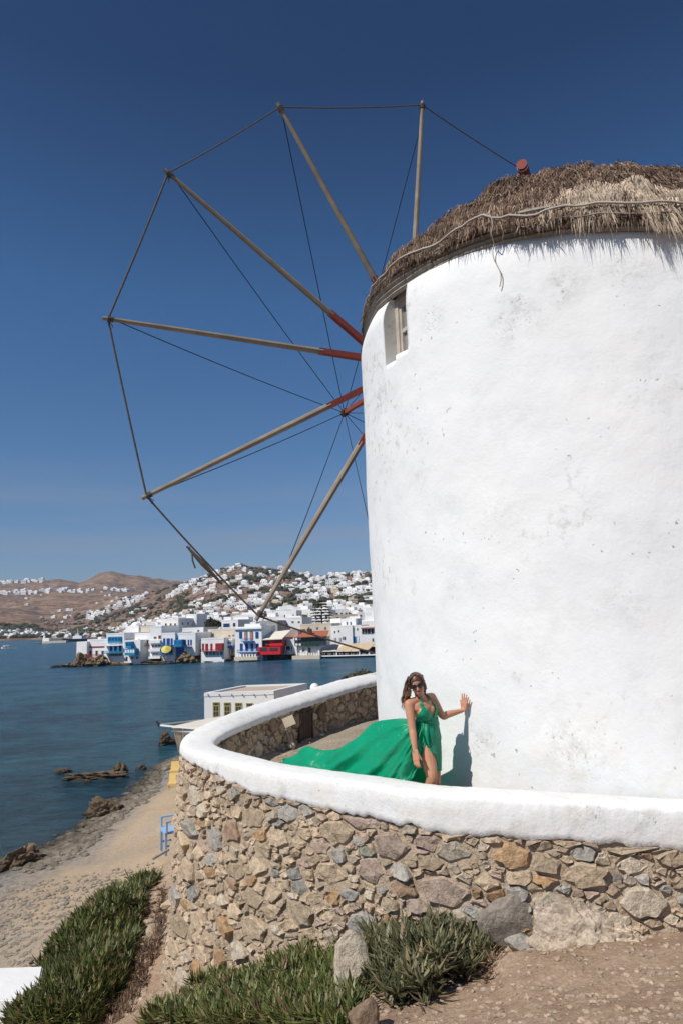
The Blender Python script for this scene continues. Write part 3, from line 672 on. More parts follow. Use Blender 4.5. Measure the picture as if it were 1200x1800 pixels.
# knots half way along the lower left rim rope
A_ = TIP[1]; B_ = TIP[0]; kn = MB()
kn_dir = (B_ - A_).normalized(); at_ = A_.lerp(B_, .52)
kn.tube([at_ - kn_dir * .45, at_ + kn_dir * .02, at_ + kn_dir * .6], [.02, .055, .02], 7)
for q in range(7):
    b_ = at_ + kn_dir * (.1 * q - .35); kn.tube([b_ - UP * .05 + HW * .03, b_ + UP * .05 - HW * .03], .026, 6)
kn.tube([at_ - kn_dir * .3, at_ - kn_dir * .28 - UP * .16, at_ - kn_dir * .2 - UP * .26], .018, 6)
kn.tube([at_ + kn_dir * .1, at_ + kn_dir * .0 + UP * .02, at_ + kn_dir * .35 - UP * .02], .03, 6)
kn.build('rope_knot', M['rope'], mill)
# ------------------------------------------------------------------ terrace wall: rubble core, whitewashed coping, stones
wall = empty('stone_wall', (-0.2, 7.3, CAMZ - 3.4))
tag(wall, 'curved rubble stone terrace wall with thick whitewashed coping round the windmill', 'wall')
def mat_stone(name, a, b_, speck=0.25, isl=0.0):
    m, nt, b = new_mat(name, 0.9, 0.2)
    oi = nt.nodes.new('ShaderNodeObjectInfo')
    off = nt.nodes.new('ShaderNodeVectorMath'); off.operation = 'SCALE'; off.inputs[0].default_value = (31, 17, 11); nt.links.new(oi.outputs['Random'], off.inputs['Scale'])
    ad = nt.nodes.new('ShaderNodeVectorMath'); nt.links.new(geo(nt), ad.inputs[0]); nt.links.new(off.outputs[0], ad.inputs[1]); vec = ad.outputs[0]
    c = ramp(nt, noise_n(nt, 3.2, 7, 0.68, vec), [(0.3, a), (0.68, b_)])
    c = mix(nt, 0.9, c, ramp(nt, noise_n(nt, 24, 6, 0.75, vec), [(0.32, (0.55, 0.54, 0.52)), (0.5, (1, 1, 1)), (0.68, (1.3, 1.3, 1.3))]), 'MULTIPLY')
    rnd_src = oi.outputs['Random']
    if isl: rnd_src = nt.nodes['GEO'].outputs['Random Per Island']
    c = mix(nt, 1.0, c, ramp(nt, rnd_src, [(0, (0.72, 0.72, 0.72)), (1, (1.15, 1.13, 1.1))]), 'MULTIPLY')
    # lichen
    li = ramp(nt, noise_n(nt, 6.0, 5, 0.7, vec), [(0.62, (0, 0, 0)), (0.68, (1, 1, 1))]); c = mix(nt, math_n(nt, 'MULTIPLY', li, speck), c, (0.44, 0.42, 0.36))
    nt.links.new(c, b.inputs['Base Color'])
    h = math_n(nt, 'ADD', noise_n(nt, 9, 8, 0.7, vec), math_n(nt, 'MULTIPLY', noise_n(nt, 50, 4, 0.6, vec), 0.25)); bump(nt, b, h, 0.035)
    return m
ST = {'tan': mat_stone('tan_stone', (0.43, 0.33, 0.225), (0.55, 0.445, 0.32)), 'grey': mat_stone('grey_stone', (0.31, 0.29, 0.26), (0.44, 0.42, 0.375)),
      'ochre': mat_stone('ochre_stone', (0.38, 0.235, 0.115), (0.47, 0.33, 0.20)), 'pink': mat_stone('pinkish_stone', (0.38, 0.285, 0.225), (0.47, 0.37, 0.30)),
      'brown': mat_stone('brown_stone', (0.23, 0.155, 0.105), (0.35, 0.25, 0.175)), 'green': mat_stone('greenish_stone', (0.27, 0.28, 0.235), (0.38, 0.38, 0.32)),
      'pale': mat_stone('pale_stone', (0.45, 0.38, 0.29), (0.56, 0.49, 0.39)), 'small': mat_stone('small_rubble', (0.42, 0.325, 0.23), (0.55, 0.445, 0.33), .25, 1.0)}
M['mortar'] = simple('earthy_mortar', (0.50, 0.40, 0.29), 0.95, (0.38, 0.29, 0.205), 5.0, 0.06, 12)
NS = 620; core_v = []; core_f = []
SS = np.linspace(0, WLEN, NS + 1)[:-1]
def gl(s):                              # ground height outside at s
    p = outer_pt(s, -2.5, .05); return gz(p.x, p.y, False)
GLS = np.array([gl(s) for s in SS])
def gl_i(s): return float(np.interp(s % WLEN, SS, GLS))
NR2 = 14
for k, s in enumerate(SS):
    x, y, zt, zb, nx, ny = wall_at(s); g = GLS[k] - .35
    for j in range(NR2):
        z = zb + 0.04 + (g - zb) * j / (NR2 - 1); p = outer_pt(s, z, -.022 + 0.022 * nz((x * 4, y * 4, z * 4), 1, 3)); core_v.append(p)
    for j in range(5):
        z = (zt - .16) + (-2.35 - zt + .16) * j / 4; p = inner_pt(s, z, -.035 + 0.02 * nz((x * 4, y * 4, z * 4 + 9), 1, 3)); core_v.append(p)
W_ = NR2 + 5
for k in range(NS):
    k2 = (k + 1) % NS
    for j in range(NR2 - 1): core_f.append((k * W_ + j, k2 * W_ + j, k2 * W_ + j + 1, k * W_ + j + 1))
    for j in range(4): core_f.append((k * W_ + NR2 + j, k * W_ + NR2 + j + 1, k2 * W_ + NR2 + j + 1, k2 * W_ + NR2 + j))
o = mesh_obj('rubble_core', core_v, core_f, M['mortar'], None, True); keep(o, wall)

# coping: whitewash swept over the top; its lower edge wanders over the stones
cv = []; cf = []
def section(s):
    x, y, zt, zb, nx, ny = wall_at(s); far = min(1, max(0, (y - 9.0) / 2.5)) * (1 if x < 3.5 else .3)
    e = 0.05 * nz((s * 2.6, 1, 0), 1, 4) + 0.030 * nz((s * 7, 3, 0), 1, 4) + 0.009 * nz((s * 26, 5, 0), 1, 2) + .02
    ei = 0.02 * nz((s * 3.4, 8, 0), 1, 4) + .008 * nz((s * 12, 5, 0), 1, 2)
    inner_drop = 0.10 + 0.10 * far
    prof = [(HALFW - .004, zb + e - .002), (HALFW + .011 + .005 * nz((s * 9, 4, 1), 1, 2), zb + e + .006), (HALFW + .016, zb + .4 * (zt - zb)), (HALFW + .014, zt - .045), (HALFW + .002, zt - .014), (HALFW * .86, zt - .001), (0, zt),
            (-HALFW * .5, zt - .008 - .03 * far), (-HALFW + .015, zt - .02 - .065 * far), (-HALFW - .02, zt - .04 - .085 * far), (-HALFW - .03, zt - inner_drop + ei), (-HALFW + .0, zt - inner_drop + ei - .01)]
    return x, y, nx * NSIGN, ny * NSIGN, prof
NC = 2400; sub = 2
for k in range(NC):
    s = WLEN * k / NC; x, y, nx, ny, prof = section(s)
    prof = np.array(prof); t = np.linspace(0, len(prof) - 1, (len(prof) - 1) * sub + 1); pd = np.interp(t, range(len(prof)), prof[:, 0]); pz = np.interp(t, range(len(prof)), prof[:, 1])
    for d_, z_ in zip(pd, pz):
        n1 = 0.007 * nz((x + nx * d_, y + ny * d_, z_), 3.0, 4) + 0.005 * nz((x + nx * d_, y + ny * d_, z_), 11, 3)
        cv.append((x + nx * (d_ + n1), y + ny * (d_ + n1), z_ + CAMZ + n1 * .8))
w2 = len(pd)
for k in range(NC):
    for j in range(w2 - 1): cf.append((k * w2 + j, ((k + 1) % NC) * w2 + j, ((k + 1) % NC) * w2 + j + 1, k * w2 + j + 1))
o = mesh_obj('whitewashed_coping', cv, cf, M['coping'], None, True); keep(o, wall)

def laguerre(pts, wts, box, nb=26):
    """weighted voronoi cells clipped to a box (u0, v0, u1, v1)"""
    pts = np.array(pts); wts = np.array(wts); out = []
    for i in range(len(pts)):
        d2 = ((pts - pts[i]) ** 2).sum(1); order = np.argsort(d2 - wts)[:nb + 1]; order = set(order.tolist()) | set(np.argsort(d2)[:nb].tolist()); order.discard(i)
        u0, v0, u1, v1 = box; poly = [(u0, v0), (u1, v0), (u1, v1), (u0, v1)]
        for j in order:
            n = pts[j] - pts[i]; c = (pts[j] @ pts[j] - wts[j] - pts[i] @ pts[i] + wts[i]) / 2
            new = []; m_ = len(poly)
            for a in range(m_):
                p, q = poly[a], poly[(a + 1) % m_]; fp = n[0] * p[0] + n[1] * p[1] - c; fq = n[0] * q[0] + n[1] * q[1] - c
                if fp <= 0: new.append(p)
                if fp * fq < 0: t = fp / (fp - fq); new.append((p[0] + (q[0] - p[0]) * t, p[1] + (q[1] - p[1]) * t))
            poly = new
            if len(poly) < 3: break
        out.append(poly if len(poly) >= 3 else None)
    return out
def area(p): return 0.5 * abs(sum(p[i][0] * p[(i + 1) % len(p)][1] - p[(i + 1) % len(p)][0] * p[i][1] for i in range(len(p))))
def simplify(poly):
    poly = [tuple(p) for p in poly]
    while len(poly) > 4:
        n = len(poly); L_ = [math.hypot(poly[i][0] - poly[(i + 1) % n][0], poly[i][1] - poly[(i + 1) % n][1]) for i in range(n)]; i = L_.index(min(L_))
        if L_[i] > .135 * sum(L_): break
        a, b = poly[i], poly[(i + 1) % n]; poly[i] = ((a[0] + b[0]) / 2, (a[1] + b[1]) / 2); del poly[(i + 1) % n]
    return poly
def stone_mesh(poly, surf, rd, proud):
    """poly in (s, z); surf(s, z, out) -> world; returns verts, faces"""
    c = np.mean(poly, axis=0); P = []
    n = len(poly)
    for i in range(n):                  # corner cut + one jittered point per long edge
        a = np.array(poly[i]); b = np.array(poly[(i + 1) % n]); L_ = np.linalg.norm(b - a)
        cut = min(.16, rd.uniform(.006, .016) / max(L_, 1e-4)) + .03
        P.append(a + (b - a) * cut); 
        if L_ > .09: P.append((a + b) / 2 + (c - (a + b) / 2) * rd.uniform(-.03, .16))
        P.append(a + (b - a) * (1 - cut))
    P = np.array(P); rad = np.linalg.norm(P - c, axis=1).mean(); gap = rd.uniform(.004, .012) / max(rad, .02)
    P = c + (P - c) * (1 - min(.3, gap)); P += np.array([[rd.gauss(0, .007), rd.gauss(0, .006)] for _ in P])
    v = []; f = []; m_ = len(P); tilt = np.array([rd.gauss(0, .14), rd.gauss(0, .14)])
    for sc, dep in ((1.0, -.05), (1.0, proud * .5), (.90, proud)):
        for q in P:
            qq = c + (q - c) * sc; dd_ = dep + (float((qq - c) @ tilt) if dep > 0 else 0) + (rd.gauss(0, .006) if dep > 0 else 0); v.append(surf(qq[0], qq[1], dd_))
    for r_ in range(2):
        for i in range(m_): f.append((r_ * m_ + i, r_ * m_ + (i + 1) % m_, (r_ + 1) * m_ + (i + 1) % m_, (r_ + 1) * m_ + i))
    top = [c + (q - c) * .90 for q in P]; extra = []
    if rad > .05:                       # a few extra points give big stones broken, uneven faces
        for _ in range(2 if rad < .09 else (4 if rad < .14 else 6)):
            q = c + (P[rd.randrange(m_)] - c) * rd.uniform(.05, .68); extra.append(q)
            v.append(surf(q[0], q[1], proud + float((q - c) @ tilt) * .8 + rd.uniform(-.004, .016)))
    if extra:
        cd = [Vector((float(q[0]), float(q[1]))) for q in top + extra]
        try:
            r_v, r_e, r_f, ov, oe, of = delaunay_2d_cdt(cd, [], [list(range(m_))], 1, 1e-6)
            for t in r_f: f.append(tuple(2 * m_ + ov[i][0] for i in t))
        except Exception: f.append(tuple(2 * m_ + i for i in range(m_)))
    else: f.append(tuple(2 * m_ + i for i in range(m_)))
    return v, f
cands = []
def build_region(s0, s1, zlo, zhi, surf, n_big, n_mid, n_small, seed, face, weights, aspect=1.0):
    rd = random.Random(seed); pts = []; w = []
    def far_enough(p, r, lst): return all((p[0] - q[0]) ** 2 / aspect + (p[1] - q[1]) ** 2 * aspect > (r + rr) ** 2 for q, rr in lst)
    acc = []
    for cnt, ra, rb in ((n_big, .13, .21), (n_mid, .065, .12), (n_small, .022, .055)):
        for _ in range(cnt * 12):
            if cnt <= 0: break
            s = rd.uniform(s0, s1); lo, hi = zlo(s), zhi(s)
            if hi - lo < .08: continue
            z = rd.uniform(lo, hi); r = rd.uniform(ra, rb)
            if far_enough((s, z), r * .82, acc): acc.append(((s, z), r * .82)); cnt -= 1
    zmin = min(zlo(s) for s in np.linspace(s0, s1, 60)) - .1; zmax = max(zhi(s) for s in np.linspace(s0, s1, 60)) + .1
    asp = math.sqrt(aspect)
    cells = laguerre([(p[0] / asp, p[1] * asp) for p, r in acc], [r * r for p, r in acc], (s0 / asp, zmin * asp, s1 / asp, zmax * asp))
    for (p, r), c in zip(acc, cells):
        if not c: continue
        c = [(q[0] * asp, q[1] / asp) for q in c]
        c = [(q[0], min(q[1], zhi(q[0]) + .0)) for q in c]
        c = [q for i_, q in enumerate(c) if math.hypot(q[0] - c[i_ - 1][0], q[1] - c[i_ - 1][1]) > .004]
        if len(c) < 3: continue
        c = simplify(c)
        if area(c) < .0008 or p[1] > zhi(p[0]) + .03: continue
        mx = max(math.hypot(q[0] - p[0], q[1] - p[1]) for q in c)
        if mx > .6: continue
        pr = rd.uniform(.010, .034) + .04 * min(1, r / .2) * rd.random()
        v, f = stone_mesh(c, surf, rd, pr)
        ctr = Vector(np.mean([tuple(x) for x in v], axis=0)); nrm = (surf(p[0], p[1], .1) - surf(p[0], p[1], 0)).normalized()
        vis = max(.0, -(ctr - Vector((0, 0, CAMZ))).normalized().dot(nrm)); px, py = proj(ctr); inside = -60 < px < 1260 and py < 1840
        size = math.sqrt(area(c)) / ctr.length * 1200 * (vis ** .5) * (1 if inside else .01)
        kind = rd.choices(list(weights), list(weights.values()))[0]
        cands.append((size, v, f, kind, face))
s_r = 0.0
sR = s_of(5.4, 5.75); sL = s_of(-1.9, 10.8)
if sR > sL: sR, sL = sL, sR
zlo = lambda s: gl_i(s) - .12
zhi = lambda s: wall_at(s)[3] + .03
build_region(sR, sL, zlo, zhi, lambda s, z, o_: outer_pt(s, z, o_ - .02), 92, 330, 980, 11, 'outer', {'tan': 52, 'grey': 14, 'ochre': 9, 'pink': 8, 'brown': 6, 'green': 1.5, 'pale': 18}, 1.75)
sA = s_of(-2.0, 9.8); sB = s_of(2.2, 16.9)
build_region(sA, sB, lambda s: -2.14, lambda s: wall_at(s)[2] - .19, lambda s, z, o_: inner_pt(s, z, o_ - .02), 22, 120, 120, 12, 'inner', {'tan': 40, 'grey': 12, 'ochre': 6, 'pink': 14, 'brown': 22, 'pale': 4}, 1.2)
cands.sort(key=lambda c: -c[0])
sv = []; sf = []
for n, (size, v, f, kind, face) in enumerate(cands):
    if n < 298 and size > 6:
        ctr = Vector(np.mean([tuple(x) for x in v], axis=0)); o = mesh_obj('stone', [Vector(x) - ctr for x in v], f, ST[kind]); o.parent = wall; o.location = ctr - Vector(wall.location)
    else:
        b = len(sv); sv += [tuple(x) for x in v]; sf += [tuple(i + b for i in ff_) for ff_ in f]
o = mesh_obj('small_stones', sv, sf, ST['small']); keep(o, wall); stuff(o)
print('stones', len(cands), cands[297][0] if len(cands) > 297 else 0)
# old wooden hatch set in the inner face
sH = s_of(-1.02, 13.05); x, y, zt, zb, nx, ny = wall_at(sH)
n_in = Vector((-nx * NSIGN, -ny * NSIGN, 0)); tg = Vector((n_in.y, -n_in.x, 0)); hc = Vector((x, y, CAMZ - 1.84)) + n_in * (HALFW + .02)
h = MB().box(hc - n_in * .03, .42, .05, .50, (tg, n_in, UP)).build('hatch', M['dark_wood'], wall); h['label'] = 'old brown wooden hatch set low in the inner face of the wall'
f_ = MB()
for sx in (-.225, .225): f_.box(hc + tg * sx - n_in * .005, .04, .06, .54, (tg, n_in, UP))
f_.box(hc + UP * .27 - n_in * .005, .41, .06, .04, (tg, n_in, UP))
o = f_.build('frame', M['brown_'] if 'brown_' in M else M['dark_wood']); o.parent = h
for k in range(4):
    o = MB().box(hc + tg * (-.15 + .10 * k) + n_in * .005, .088, .02, .47, (tg, n_in, UP)).build('plank', M['dark_wood']); o.parent = h
# ------------------------------------------------------------------ the woman in the green dress
person = empty('person', tuple(atz(752, 1450, -2.08)))
tag(person, 'woman in a long green dress and dark sunglasses leaning one hand on the white wall', 'person')
def wallhit(px, py):
    d = ray(px, py); c = MC; rr = 3.53; a_ = d[:2] @ d[:2]; b_ = d[:2] @ c; q = b_ * b_ - a_ * (c @ c - rr * rr); t = (b_ - math.sqrt(q)) / a_
    p = d * t; return Vector((p[0], p[1], p[2] + CAMZ))
HAND = wallhit(817, 1236); HN = Vector((HAND.x - MX, HAND.y - MY, 0)).normalized()
J = dict(pel=atY(750, 1300, 7.05), wst=atY(750, 1269, 7.06), rib=atY(746, 1256, 7.04), chs=atY(741, 1242, 7.02), nk0=atY(739, 1229, 7.02), nk1=atY(735, 1219, 7.00),
         rs=atY(718, 1238, 6.93), re=atY(724, 1281, 6.88), rw=atY(729, 1319, 6.82), ls=atY(758, 1226, 7.11), le=atY(777, 1258, 7.14), lw=atY(808, 1250, HAND.y - .02),
         rh=atY(747, 1306, 7.00), rk=atY(758, 1367, 6.88), ra=atY(757, 1436, 6.98), lh=atY(757, 1305, 7.10), lk=atY(764, 1368, 7.10), la=atY(768, 1432, 7.20))
TR = Vector((.74, .67, .12)).normalized(); TF = Vector((.67, -.74, 0)).normalized(); TU = TR.cross(TF) * -1
if TU.z < 0: TU = -TU
SKIN = MB()
def loft(mb, rings, n=20):
    vs = []; fs = []
    for c, a, b, ra, rb in rings:
        for k in range(n):
            t = 2 * math.pi * k / n; vs.append(c + a * (ra * math.cos(t)) + b * (rb * math.sin(t)))
    for i in range(len(rings) - 1):
        for k in range(n): fs.append((i * n + k, i * n + (k + 1) % n, (i + 1) * n + (k + 1) % n, (i + 1) * n + k))
    fs.append(tuple(range(n))[::-1]); fs.append(tuple((len(rings) - 1) * n + k for k in range(n))); mb.add(vs, fs)
def limb(mb, pts, rad, n=14):
    # smooth tapered limb through the joints
    P = catmull([tuple(p) + (r,) for p, r in zip(pts, rad)], 6); mb.tube([Vector(p[:3]) for p in P], [float(p[3]) for p in P], n)
    for p, r in ((P[0], P[0][3]), (P[-1], P[-1][3])): mb.sphere(p[:3], float(r), 12, 8)
torso = [(J['pel'] - UP * .10, .125, .105), (J['pel'], .155, .118), (J['pel'] + UP * .07, .145, .105), (J['wst'], .112, .086), (J['rib'] + UP * .01, .122, .092), (J['chs'], .142, .098), (J['chs'] + UP * .05, .140, .082), (J['nk0'] - UP * .012, .085, .058), (J['nk0'] + UP * .02, .05, .05)]
TORSO = torso
loft(SKIN, [(c, TR, TF, a, b) for c, a, b in torso])
for sx in (-1, 1):
    SKIN.sphere(J['chs'] - UP * .035 + TR * (.062 * sx) + TF * .062, (.058, .052, .06), 14, 10, (TR, TF, UP))
    SKIN.sphere(J['pel'] - TF * .05 + TR * (.065 * sx) - UP * .04, .088, 14, 10)
limb(SKIN, [J['nk0'] - UP * .03, (J['nk0'] + J['nk1']) / 2, J['nk1'] + UP * .03], [.056, .047, .048])
limb(SKIN, [J['nk0'] - UP * .02, J['rs'].lerp(J['nk0'], .45) + UP * .002, J['rs']], [.045, .045, .047]); limb(SKIN, [J['nk0'] - UP * .02, J['ls'].lerp(J['nk0'], .45) + UP * .002, J['ls']], [.045, .045, .047])
limb(SKIN, [J['rs'], J['rs'].lerp(J['re'], .35), J['re'], J['re'].lerp(J['rw'], .3), J['rw']], [.047, .044, .035, .036, .023])
limb(SKIN, [J['ls'], J['ls'].lerp(J['le'], .35), J['le'], J['le'].lerp(J['lw'], .3), J['lw']], [.047, .043, .036, .037, .023])
limb(SKIN, [J['rh'], J['rh'].lerp(J['rk'], .45), J['rk'], J['rk'].lerp(J['ra'], .3) - TF * .015, J['ra']], [.092, .080, .056, .055, .034])
limb(SKIN, [J['lh'], J['lh'].lerp(J['lk'], .45), J['lk'], J['lk'].lerp(J['la'], .3), J['la']], [.092, .080, .056, .055, .034])
for a, toe in ((J['ra'], Vector((-.03, -.17, -.04))), (J['la'], Vector((.05, -.16, -.04)))):
    g_ = CAMZ - 2.08
    b0 = Vector((a.x, a.y + .03, g_ + .035)); limb(SKIN, [a, b0], [.034, .034]); limb(SKIN, [b0, Vector((a.x + toe.x * .6, a.y + toe.y * .6, g_ + .035)), Vector((a.x + toe.x, a.y + toe.y, g_ + .02))], [.032, .036, .018])
def hand(mb, wrist, along, palm_n, side, flen, curl, spread, splay=1.0):
    """palm + four fingers + thumb; along = towards the fingers, palm_n = out of the palm, side = towards the thumb"""
    c0 = wrist; c1 = wrist + along * .085
    for k, u in enumerate(np.linspace(-.030, .030, 5)): mb.tube([c0 + side * u * .6, c0 + along * .03 + side * u * .9, c1 + side * u], [.016, .014, .0115], 8); mb.sphere(c1 + side * u, .0115, 8, 6)
    nails = []
    for k, (u, l_) in enumerate(((.028, .92), (.0095, 1.0), (-.0095, .94), (-.028, .76))):
        p = c1 + side * u; d = (along + side * (u * spread)).normalized(); pts = [p - along * .02]; rad = [.0095]
        for q, (seg, r_) in enumerate(((.036, .0088), (.024, .0080), (.018, .0064))):
            d = (d + palm_n * curl * (q + .4)).normalized(); p = p + d * (seg * l_ * flen); pts.append(p); rad.append(r_)
        mb.tube(pts, rad, 8); mb.sphere(p, .0064, 8, 6); nails.append((p, d))
    p = c0 + along * .022 + side * .022; d = (along * .55 + side * .75 * splay + palm_n * .25).normalized(); pts = [p - side * .01]; rad = [.013]
    for seg, r_ in ((.032, .0115), (.028, .0095), (.020, .0075)): d = (d + along * .18 + palm_n * .06).normalized(); p = p + d * seg; pts.append(p); rad.append(r_)
    mb.tube(pts, rad, 8); mb.sphere(p, .0075, 8, 6); nails.append((p, d)); return nails
al = (atY(732, 1347, 6.80) - J['rw']).normalized(); pn = Vector((.75, .65, 0)); pn = (pn - al * pn.dot(al)).normalized(); sd = al.cross(pn); sd = sd if sd.y < 0 else -sd
NAILS = hand(SKIN, J['rw'], al, pn, sd, 1.0, .16, 3.0, .35)
hp = wallhit(817, 1243) + HN * .022; along = (UP * .9 + Vector((.25, -.05, 0))); along = (along - HN * along.dot(HN)).normalized(); side = along.cross(HN); side = side if side.x < 0 else -side
palm0 = hp - along * .030
SKIN.tube([J['lw'], (J['lw'] + palm0) / 2 + HN * .004, palm0 + along * .01], [.023, .022, .019], 10)
NAILS += hand(SKIN, palm0, along, -HN, side, 1.0, .03, 9.0, 1.0)
# head: local frame (right, forward, up)
HF = Vector((-.10, -.93, -.20)).normalized(); HU = Vector((-.24, -.16, .95)); HU = (HU - HF * HU.dot(HF)).normalized(); HR = HF.cross(HU).normalized(); HR = HR if HR.x > 0 else -HR
HC = atY(732.5, 1203, 6.97)
def hl(r, f_, u): return HC + HR * r + HF * f_ + HU * u
HX = (HR, HF, HU)
SKIN.sphere(hl(0, -.005, .025), (.072, .088, .085), 20, 14, HX)
SKIN.sphere(hl(0, .020, -.035), (.056, .064, .068), 18, 12, HX)
SKIN.sphere(hl(0, .060, -.088), (.024, .020, .018), 10, 8, HX)
SKIN.sphere(hl(0, .030, -.072), (.046, .040, .028), 14, 8, HX)
for sx in (-1, 1):
    SKIN.sphere(hl(.034 * sx, .058, -.028), (.024, .020, .020), 10, 8, HX); SKIN.sphere(hl(.073 * sx, -.005, -.012), (.008, .018, .030), 8, 8, HX)
SKIN.tube([hl(0, .078, .014), hl(0, .094, -.012), hl(0, .098, -.026)], [.008, .011, .012], 8); SKIN.sphere(hl(0, .096, -.029), (.015, .012, .010), 8, 6, HX)
SKIN.sphere(hl(0, .080, -.052), (.024, .010, .006), 8, 6, HX); SKIN.sphere(hl(0, .078, -.064), (.021, .010, .007), 8, 6, HX)
m_, nt_s, b_s = new_mat('tanned_skin', 0.5, 0.35)
c_ = ramp(nt_s, noise_n(nt_s, 9, 4, 0.6), [(0.3, (0.53, 0.265, 0.165)), (0.7, (0.46, 0.22, 0.13))]); nt_s.links.new(c_, b_s.inputs['Base Color'])
b_s.inputs['Subsurface Weight'].default_value = 0.08; b_s.inputs['Subsurface Radius'].default_value = (0.02, 0.008, 0.004); M['skin'] = m_
body = SKIN.build('body', M['skin'])
rm = body.modifiers.new('r', 'REMESH'); rm.mode = 'VOXEL'; rm.voxel_size = 0.0048
smm = body.modifiers.new('s', 'SMOOTH'); smm.factor = 0.5; smm.iterations = 3
dg = bpy.context.evaluated_depsgraph_get(); dg.update(); me = bpy.data.meshes.new_from_object(body.evaluated_get(dg)); body.modifiers.clear(); body.data = me; me.materials.clear(); me.materials.append(M['skin'])
me.polygons.foreach_set('use_smooth', [True] * len(me.polygons)); keep(body, person)
M['hair'] = simple('brown_hair', (0.13, 0.065, 0.035), 0.45, (0.06, 0.028, 0.016), 30.0, spec=0.5, stretch=(1, 1, .3))
M['hair2'] = simple('lighter_hair_ends', (0.30, 0.17, 0.09), 0.45, (0.14, 0.075, 0.04), 30.0, spec=0.5)
M['lens'] = simple('black_glossy_plastic', (0.006, 0.006, 0.007), 0.08, None, 5, spec=0.8)
M['lips'] = simple('lips', (0.42, 0.07, 0.06), 0.4, None, 9); M['teeth'] = simple('teeth', (0.75, 0.72, 0.66), 0.3, None, 9); M['nail'] = simple('red_nails', (0.25, 0.02, 0.03), 0.3, None, 9)
g = MB()
for sx in (-1, 1):
    ctr = hl(.0345 * sx, .096, .012); vs = []; n = 16
    for q, sc in ((0, 1.0), (1, 1.0), (2, .8)):
        for k in range(n):
            t = 2 * math.pi * k / n; rx = .032 * sc; ru = .0265 * sc * (1.0 if math.sin(t) < 0 else .9)
            vs.append(ctr + HR * (rx * math.copysign(abs(math.cos(t)) ** .8, math.cos(t))) + HU * (ru * math.copysign(abs(math.sin(t)) ** .8, math.sin(t)) + .004 * sx * math.cos(t)) + HF * (-.006 + .005 * q - .012 * abs(math.cos(t)) * (1 if math.cos(t) * sx > 0 else 0)))
    fs = []
    for q in range(2):
        for k in range(n): fs.append((q * n + k, q * n + (k + 1) % n, (q + 1) * n + (k + 1) % n, (q + 1) * n + k))
    fs.append(tuple(2 * n + k for k in range(n))); fs.append(tuple(range(n))[::-1]); g.add(vs, fs)
    g.tube([hl(.062 * sx, .086, .020), hl(.076 * sx, .04, .016), hl(.078 * sx, -.02, .010)], .0035, 6)
g.tube([hl(-.01, .100, .020), hl(.01, .100, .020)], .004, 6)
g.build('sunglasses', M['lens'], person, True)
mo = MB(); mo.sphere(hl(0, .0905, -.0565), (.0235, .0035, .0055), 10, 6, HX); mo.build('teeth', M['teeth'], person, True)
mo = MB()
for k in range(2): mo.tube([hl(-.027, .082, -.054), hl(-.012, .092, -.050 - .013 * k), hl(.012, .092, -.050 - .013 * k), hl(.027, .082, -.054)], [.002, .0038, .0038, .002], 6)
mo.build('lips', M['lips'], person, True)
for p, d in NAILS: MB().sphere(p + d * .003 - Vector((0, .004, 0)), .005, 6, 4).build('fingernail', M['nail'], person, True)
# hair: scalp cap with parting, then locks blown to the left
hr = MB(); vs = []; fs = []; n1, n2 = 28, 16
for i in range(n2 + 1):
    ph = math.pi * .62 * i / n2
    for k in range(n1):
        th = 2 * math.pi * k / n1; fwd = math.sin(th)
        p_ = ph * (1 - .42 * max(0, fwd) ** 1.5) ; rr_ = 1 + .02 * math.sin(9 * th) * math.sin(ph)
        vs.append(hl(.080 * rr_ * math.sin(p_) * math.cos(th), -.008 + .098 * rr_ * math.sin(p_) * fwd, .028 + .094 * math.cos(p_)))
for i in range(n2):
    for k in range(n1): fs.append((i * n1 + k, i * n1 + (k + 1) % n1, (i + 1) * n1 + (k + 1) % n1, (i + 1) * n1 + k))
hr.add(vs, fs); 
for k in range(110):
    th = rnd.uniform(-.15, 1.15) * math.pi + math.pi * (.0); back = rnd.random()
    if k < 80:   # image-left side and behind, blown left
        st = hl(-.055 - .02 * rnd.random(), rnd.uniform(-.07, .055), rnd.uniform(-.01, .09) ); en = atY(rnd.uniform(704, 720), rnd.uniform(1226, 1247), rnd.uniform(6.93, 7.07)); mid = st.lerp(en, .5) + Vector((rnd.uniform(-.022, .012), rnd.uniform(-.02, .03), rnd.uniform(-.005, .02)))
    else:        # behind the neck, image-right side
        st = hl(.06 + .015 * rnd.random(), rnd.uniform(-.08, .02), rnd.uniform(-.02, .07)); en = atY(rnd.uniform(742, 748), rnd.uniform(1214, 1224), rnd.uniform(7.03, 7.1)); mid = st.lerp(en, .5) + Vector((rnd.uniform(-.01, .012), .02, 0))
    P = catmull([tuple(st) + (.007,), tuple(st.lerp(mid, .5) + Vector((-.012, 0, .004)) * (1 if k < 80 else 0)) + (.009,), tuple(mid) + (.008,), tuple(en) + (.0015,)], 5)
    hr.tube([Vector(p[:3]) for p in P], [float(max(.001, p[3])) for p in P], 5, squash=.6)
for k in range(46):  # strands from the parting over the brow
    sx = -1 if k % 3 else 1; a_ = rnd.uniform(0, 1)
    st = hl(.012, .045 - .12 * a_, .118 - .02 * a_ ** 2); md = hl(.058 * sx, .064 - .1 * a_, .078); en = hl(.080 * sx, .035 - .08 * a_, -.02 + rnd.uniform(-.05, .03))
    P = catmull([tuple(st) + (.005,), tuple(md) + (.007,), tuple(en) + (.004,)], 5); hr.tube([Vector(p[:3]) for p in P], [float(max(.001, p[3])) for p in P], 5)
hr.build('hair', M['hair'], person, True)
ht = MB()
